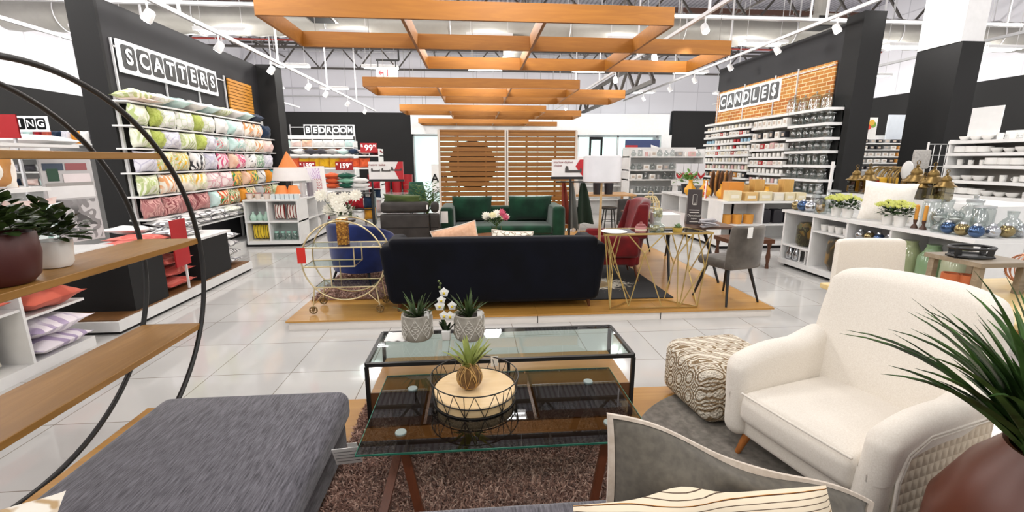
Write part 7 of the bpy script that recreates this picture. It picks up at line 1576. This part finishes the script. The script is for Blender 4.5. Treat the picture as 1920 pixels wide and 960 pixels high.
# Moroccan lanterns on the raised tier
BRASS = plain('aged_brass', '#7a6236', .38, .75)
def lantern(x, y, z, s, label):
    q = thing('brass_lantern', label, 'lantern', (x, y, z), 'brass topped glass lanterns'); mb = MB(); mb.lathe([(.0, 0), (.08 * s, 0), (.11 * s, .03 * s), (.11 * s, .2 * s), (.095 * s, .22 * s)], 8, T(x, y, z), cap=False); mb.build('glass_body', glassy('lantern_glass', '#b9b29a', .12), parent=q)
    mb = MB(); mb.lathe([(.145 * s, .22 * s), (.14 * s, .235 * s), (.10 * s, .26 * s), (.09 * s, .29 * s), (.06 * s, .31 * s), (.065 * s, .34 * s), (.045 * s, .375 * s), (.015 * s, .40 * s), (.02 * s, .42 * s), (.0, .44 * s)], 20, T(x, y, z)); mb.build('dome', BRASS, parent=q, smooth=50)
    mb = MB(); mb.ring((x, y, z + .46 * s), .025 * s, .005, 16, 5, 'Y'); mb.build('ring_handle', BRASS, parent=q, smooth=60)
for i, (px, py, Xp, s, l) in enumerate(((1602, 352, 5.75, 1.0, 'behind the white cushion, leftmost'), (1626, 352, 5.75, 1.05, 'peeking over the middle of the white cushion'), (1712, 362, 5.7, 1.15, 'right of the white cushion'), (1744, 362, 5.7, 1.1, 'second right of the white cushion'), (1722, 392, 5.62, .8, 'small one before the tall lanterns'), (1765, 385, 5.65, .9, 'rightmost beside the crockery shelves'))):
    p = onx(px, py, Xp); lantern(Xp, p.y, 1.161, s * .86, 'brass domed glass lantern, ' + l)
for i in range(5): p = onx(1655 + i * 13, 335, 6.25); q = MB(); q.ring((6.2 + .0, p.y, 1.16 + .2), .19, .012, 30, 6, 'Y'); q.ring((6.2, p.y + .04, 1.36), .19, .012, 30, 6, 'Y'); o = q.build('gold_hoop', BRASS, smooth=60, label='gold ring of the drum rack behind the lanterns, %s from the left' % nth(i + 1), cat='ring rack', group='gold ring racks behind the lanterns')
p = onx(1650, 337, 6.1); MB().rbox((6.05, p.y, 1.16 + .12), (.3, .42, .24), .02).build('yellow_box', plain('yellow_card', '#d9a52a', .5), smooth=40, label='yellow and red boxed candle set behind the white cushion', cat='box'); MB().box(5.895, p.y - .2, 1.2, 5.899, p.y - .02, 1.36).build('red_label', MATS['sign_red'], label='red label on the yellow box behind the white cushion', cat='label')
p = Vector((6.1, 5.6, 1.4)); mb = MB(); mb.ball((6.1, p.y + .3, 1.5), .1, 10, 8, (.7, .7, 1.4)); q = mb.build('heart_ornament', plain('pale_grey_ceramic', '#cfcdca', .3), smooth=90, label='pale grey heart shaped ornament above the lanterns', cat='ornament'); MB().bar((6.1, p.y + .3, 1.16), (6.1, p.y + .3, 1.4), .02).build('stand', BRASS, parent=q)

# ---- crockery shelving at the right edge
XS = 8.0; zc = [onx(1845, p, XS).z for p in (390, 368, 340, 310, 286, 262)]
t = thing('crockery_shelving', 'white shelving of white crockery at the right edge behind the gondola', 'shelving', (8.25, 5.5, 0))
for z in [.15, .5] + zc: MB().box(XS, 3.6, z - .05, XS + .5, 7.1, z).build('shelf', SHELFW, parent=t)
for y in (3.6, 5.35, 7.07): MB().box(XS + .02, y, 0, XS + .5, y + .03, zc[-1] + .02).build('side_panel', SHELFW, parent=t)
MB().box(XS + .48, 3.6, 0, XS + .5, 7.1, zc[-1]).build('back_panel', plain('warm_grey_panel', '#b3aca4', .7), parent=t)
bowl = proto('white_bowl', 'bowl', [(0, 0), (.045, 0), (.085, .05), (.09, .08), (.084, .08), (.04, .01), (0, .01)], plain('white_glaze', '#f2f0ec', .25)); cup = proto('white_mug', 'mug', [(0, 0), (.04, 0), (.045, .1), (.04, .1), (.036, .01), (0, .01)], MATS['white_glaze']); plate = proto('plate_stack', 'plates', [(0, 0), (.07, 0), (.12, .02), (.12, .12), (.11, .12), (.06, .105), (0, .105)], MATS['white_glaze'])
MB().ring((.062, 0, .05), .025, .006, 14, 5, 'Y').build('handle', MATS['white_glaze'], parent=cup, raw=True, smooth=60); freeze(cup)
for r, z in enumerate([.5] + zc):
    for i in range(20):
        pr, nm = ((bowl, 'white bowl'), (cup, 'white mug'), (plate, 'stack of white plates'))[(r + (i // 3)) % 3]
        dup(pr, (XS + .13, 6.96 - i * .168, z), label='%s, %s from far end, %s crockery shelf' % (nm, nth(i + 1), ('lowest', 'second', 'third', 'fourth', 'fifth', 'sixth', 'top')[r]), group='white crockery on the right shelves', rz=rd.random() * 6, scale=rd.uniform(.8, 1.0))
t = thing('wire_rack', 'white wire grid rack with a grey cloth at the end of the crockery shelving', 'rack', (7.9, 7.2, 0)); mb = MB()
for x in (7.75, 8.35): mb.bar((x, 7.2, 0), (x, 7.2, 1.95), .02)
for k in range(10): mb.bar((7.75, 7.2, .25 + k * .185), (8.35, 7.2, .25 + k * .185), .01)
for k in range(1, 5): mb.bar((7.75 + k * .12, 7.2, .25), (7.75 + k * .12, 7.2, 1.9), .008)
mb.build('grid', SHELFW, parent=t); MB().rbox((7.62, 7.16, 1.66), (.30, .05, .32), .02, m=4, bulge=(0, .02, 0)).build('grey_cloth', fabric('grey_towel', '#9c9894', '#b5b1ac', 30), smooth=60, label='grey cloth hanging at the end of the white wire rack', cat='cloth')
a = onx(1782, 262, 8.2); q = thing('shelf_card', 'bright white tall show card standing on the crockery shelving', 'show card', (8.2, 6.9, zc[-1])); MB().box(8.2, 6.55, zc[-1], 8.22, 7.0, zc[-1] + .52).build('card', plain('bright_white_wall', '#f4f4f3', .4), parent=q); MB().box(8.19, 6.5, zc[-1], 8.199, 6.56, zc[-1] + .1).build('clip', BLACK, parent=q)
MB().box(8.2, 4.6, zc[-1], 8.22, 6.45, zc[-1] + .13).build('header_card', MATS['bright_white_wall'], label='long white header card on the crockery shelving', cat='show card'); MB().bar((8.3, 5.95, zc[-1]), (8.3, 5.95, zc[-1] + .62), .03).build('post', PIPEW, label='thin white post rising from the crockery shelving', cat='post')

# ---- kitchen shelving seen between the two black columns
k0, k1 = ony(1606, 262, 13).x, ony(1728, 262, 13).x; zk = [ony(1660, p, 13).z for p in (318, 305, 293, 280, 268)]
bay('kitchen_shelving', 'white shelving of kitchen goods seen between the two black columns', k0, k1, 13, [.5, .9] + zk, .5)
for r, z in enumerate(zk):
    for i in range(9):
        c = 'amber' if i > 5 and r < 4 else rd.choice(('white', 'white', 'grey', 'black')); dup(bP, (k0 + .12 + (k1 - k0 - .24) * i / 8, 13.12, z), rz=PI / 2, label='%s goods box, %s from left, %s kitchen shelf' % (c, nth(i + 1), ('lowest', 'second', 'third', 'fourth', 'top')[r]), group='goods on the kitchen shelving', scale=(1.2, 1.2, .9), mat=CM[c])
a, b_ = ony(1668, 215, 13.2), ony(1722, 255, 13.2); MB().box(a.x, 13.2, zk[-1] + .12, b_.x, 13.24, a.z).build('blank_panel', plain('pale_blue_panel', '#dfe6ee', .4), label='large pale blue blank panel on the kitchen shelving', cat='panel')
a, b_ = ony(1614, 220, 13.2), ony(1642, 250, 13.2); q = thing('pepper_poster', 'white poster with red and green peppers left on the kitchen shelving', 'poster', ((a.x + b_.x) / 2, 13.2, zk[-1])); MB().box(a.x, 13.2, zk[-1], b_.x, 13.23, a.z).build('board', PAPER, parent=q)
cx_, cz_ = (a.x + b_.x) / 2 + .1, (a.z + b_.z) / 2; 
for i, (dx, dz, c) in enumerate(((-.08, -.04, '#d8402a'), (.06, .02, '#7aa23a'), (.0, .08, '#e2b23a'))): MB().lathe([(0, 0), (.09, 0), (.09, .004 + i * .001), (0, .004 + i * .001)], 16, T(cx_ + dx, 13.197, cz_ + dz, PI / 2)).build('printed_pepper', plain('print_pepper_%d' % i, c, .5), parent=q)

# ---- pale table with turned legs, cream dining chair, riser and bowls
TB = wood('cream_pine', '#e6cf9c', '#d8bb80', 'X', .4, .45); TZ2 = .76
t = thing('side_table', 'pale wooden table with turned legs behind the cream wing armchair', 'table', (3.6, 2.5, 0))
MB().rbox((3.62, 2.53, TZ2 - .02), (2.15, .90, .04), .008, m=1).build('table_top', TB, parent=t); MB().box(2.6, 2.16, .64, 4.64, 2.9, TZ2 - .04).build('apron', wood('honey_apron', '#c9913f', '#b57e30', 'X', .4), parent=t)
LP_ = [(.03, 0), (.036, .04), (.028, .1), (.04, .2), (.045, .30), (.03, .36), (.045, .40), (.03, .44), (.045, .48), (.045, .64)]
for x in (2.66, 4.58):
    for y in (2.22, 2.86): MB().lathe(LP_, 16, T(x, y, 0)).build('leg', TB, parent=t, smooth=50)
c2 = dining_chair('cream upholstered dining chair at the far side of the pale table', (3.25, 3.14, 0), PI - .04, CREAM)
c2.scale = (1.3, 1.0, 1.16)
GB = wood('driftwood_grey', '#a39684', '#877a68', 'X', .6, .6)
q = thing('riser_table', 'small weathered grey wooden riser on the pale table', 'riser', (3.5, 2.75, TZ2))
rx0_, rx1_, ry0_, ry1_, rz_ = 3.32, 3.68, 2.58, 2.92, .985
MB().box(rx0_ - .02, ry0_ - .02, rz_ - .03, rx1_ + .02, ry1_ + .02, rz_).build('top', GB, parent=q)
for x in (rx0_ + .02, rx1_ - .02):
    for y in (ry0_ + .02, ry1_ - .02): MB().box(x - .02, y - .02, TZ2, x + .02, y + .02, rz_ - .03).build('leg', GB, parent=q)
q = thing('oval_tray', 'black open oval basket tray on the grey wooden riser', 'tray', (3.5, 2.75, rz_)); mb = MB(); mb.ring((3.45, 2.76, rz_ + .012), .13, .012, 32, 6, 'Z', sy=.7); mb.ring((3.45, 2.76, rz_ + .07), .14, .01, 32, 6, 'Z', sy=.7)
mb.box(3.35, 2.68, rz_ + .001, 3.55, 2.84, rz_ + .01)
for k in range(4): a_ = k * PI / 2 + .3; mb.bar((3.45 + .13 * math.cos(a_), 2.76 + .09 * math.sin(a_), rz_), (3.45 + .14 * math.cos(a_), 2.76 + .098 * math.sin(a_), rz_ + .07), .05, .006)
mb.build('basket', BLK, parent=q, smooth=50)
for i, (px, py) in enumerate(((1795, 548), (1825, 552))): p = onz(px, py, TZ2); q = MB().lathe([(0, 0), (.05, 0), (.055, .05), (.055, .05)], 18, T(p.x, p.y + .06, TZ2)).build('two_tone_pot', plain('matt_white_pot', '#efe6d8', .6), smooth=50, label=('left', 'right')[i] + ' white pot with terracotta top under the grey riser', cat='pot', group='two tone pots'); MB().lathe([(.055, .05), (.055, .12), (.045, .12), (.045, .06), (0, .06)], 18, T(p.x, p.y + .06, TZ2)).build('terracotta_band', plain('terracotta', '#b5623a', .7), parent=q, smooth=50)
p = onz(1868, 515, TZ2); mb = MB(); bc = (3.98, 2.80, TZ2 + .115)
for k in range(9): mb.add([], []); mb.ring((0, 0, 0), .11, .004, 26, 5, 'X', M=T(*bc, 0, 0, PI * k / 9))
mb.build('wire_ball', plain('copper_wire', '#c98c6c', .3, .8), smooth=60, label='copper wire ball beside the grey riser on the pale table', cat='ornament')
for i, (dz, r) in enumerate(((0, .2), (.05, .17))): p = onz(1925, 560, TZ2); MB().lathe([(0, .012), (.08, .012), (r, .08), (r * .97, .085), (.08, .03), (0, .03)] if i else [(0, 0), (.09, 0), (r, .03), (r * .97, .035), (.08, .01), (0, .01)], 32, T(3.88, 2.50, TZ2 + dz)).build('dark_bowl', plain('charcoal_glaze', '#252229', .25), smooth=50, label=('wide flat dark plate under the dark bowl at the right edge', 'dark glazed bowl on the plate at the right edge of the pale table')[i], cat='bowl')
q = thing('copper_pendant_display', 'brown copper dome over a gold ball in the dark gondola cell at the right edge', 'ornament', (5.75, 4.1, .3)); MB().lathe([(.24, .26), (.22, .4), (.12, .49), (0, .52)], 28, T(5.72, 4.2, .12)).build('dome', plain('burnt_copper', '#8a4a1e', .3, .6), parent=q, smooth=60); mb = MB(); mb.ball((5.72, 4.2, .30), .1, 16, 12); mb.build('ball', plain('gold_ball', '#c9a54e', .2, .85), parent=q, smooth=90); MB().lathe([(0, 0), (.12, 0), (.1, .08), (0, .08)], 20, T(5.72, 4.2, .12)).build('foot', BLK, parent=q, smooth=50)
for o in J + [cP, bP, bowl, cup, plate]: drop(o)

# small things stand a hair above what carries them, so nothing shares a face
for o in bpy.data.objects:
    if o.parent is None and o.get('category') in ('jar', 'vase', 'cloche', 'candle', 'box', 'bowl', 'mug', 'plates', 'ornament', 'pot', 'glass', 'bottle', 'crate', 'lantern', 'candlestick', 'hourglass', 'glass bottle', 'potted plant', 'bag', 'plate', 'folder', 'show card', 'picture frame', 'lampshade', 'coffee table', 'console table', 'dining chair', 'dining table', 'drinks trolley', 'stool', 'card', 'sofa'): o.location.z += .0015
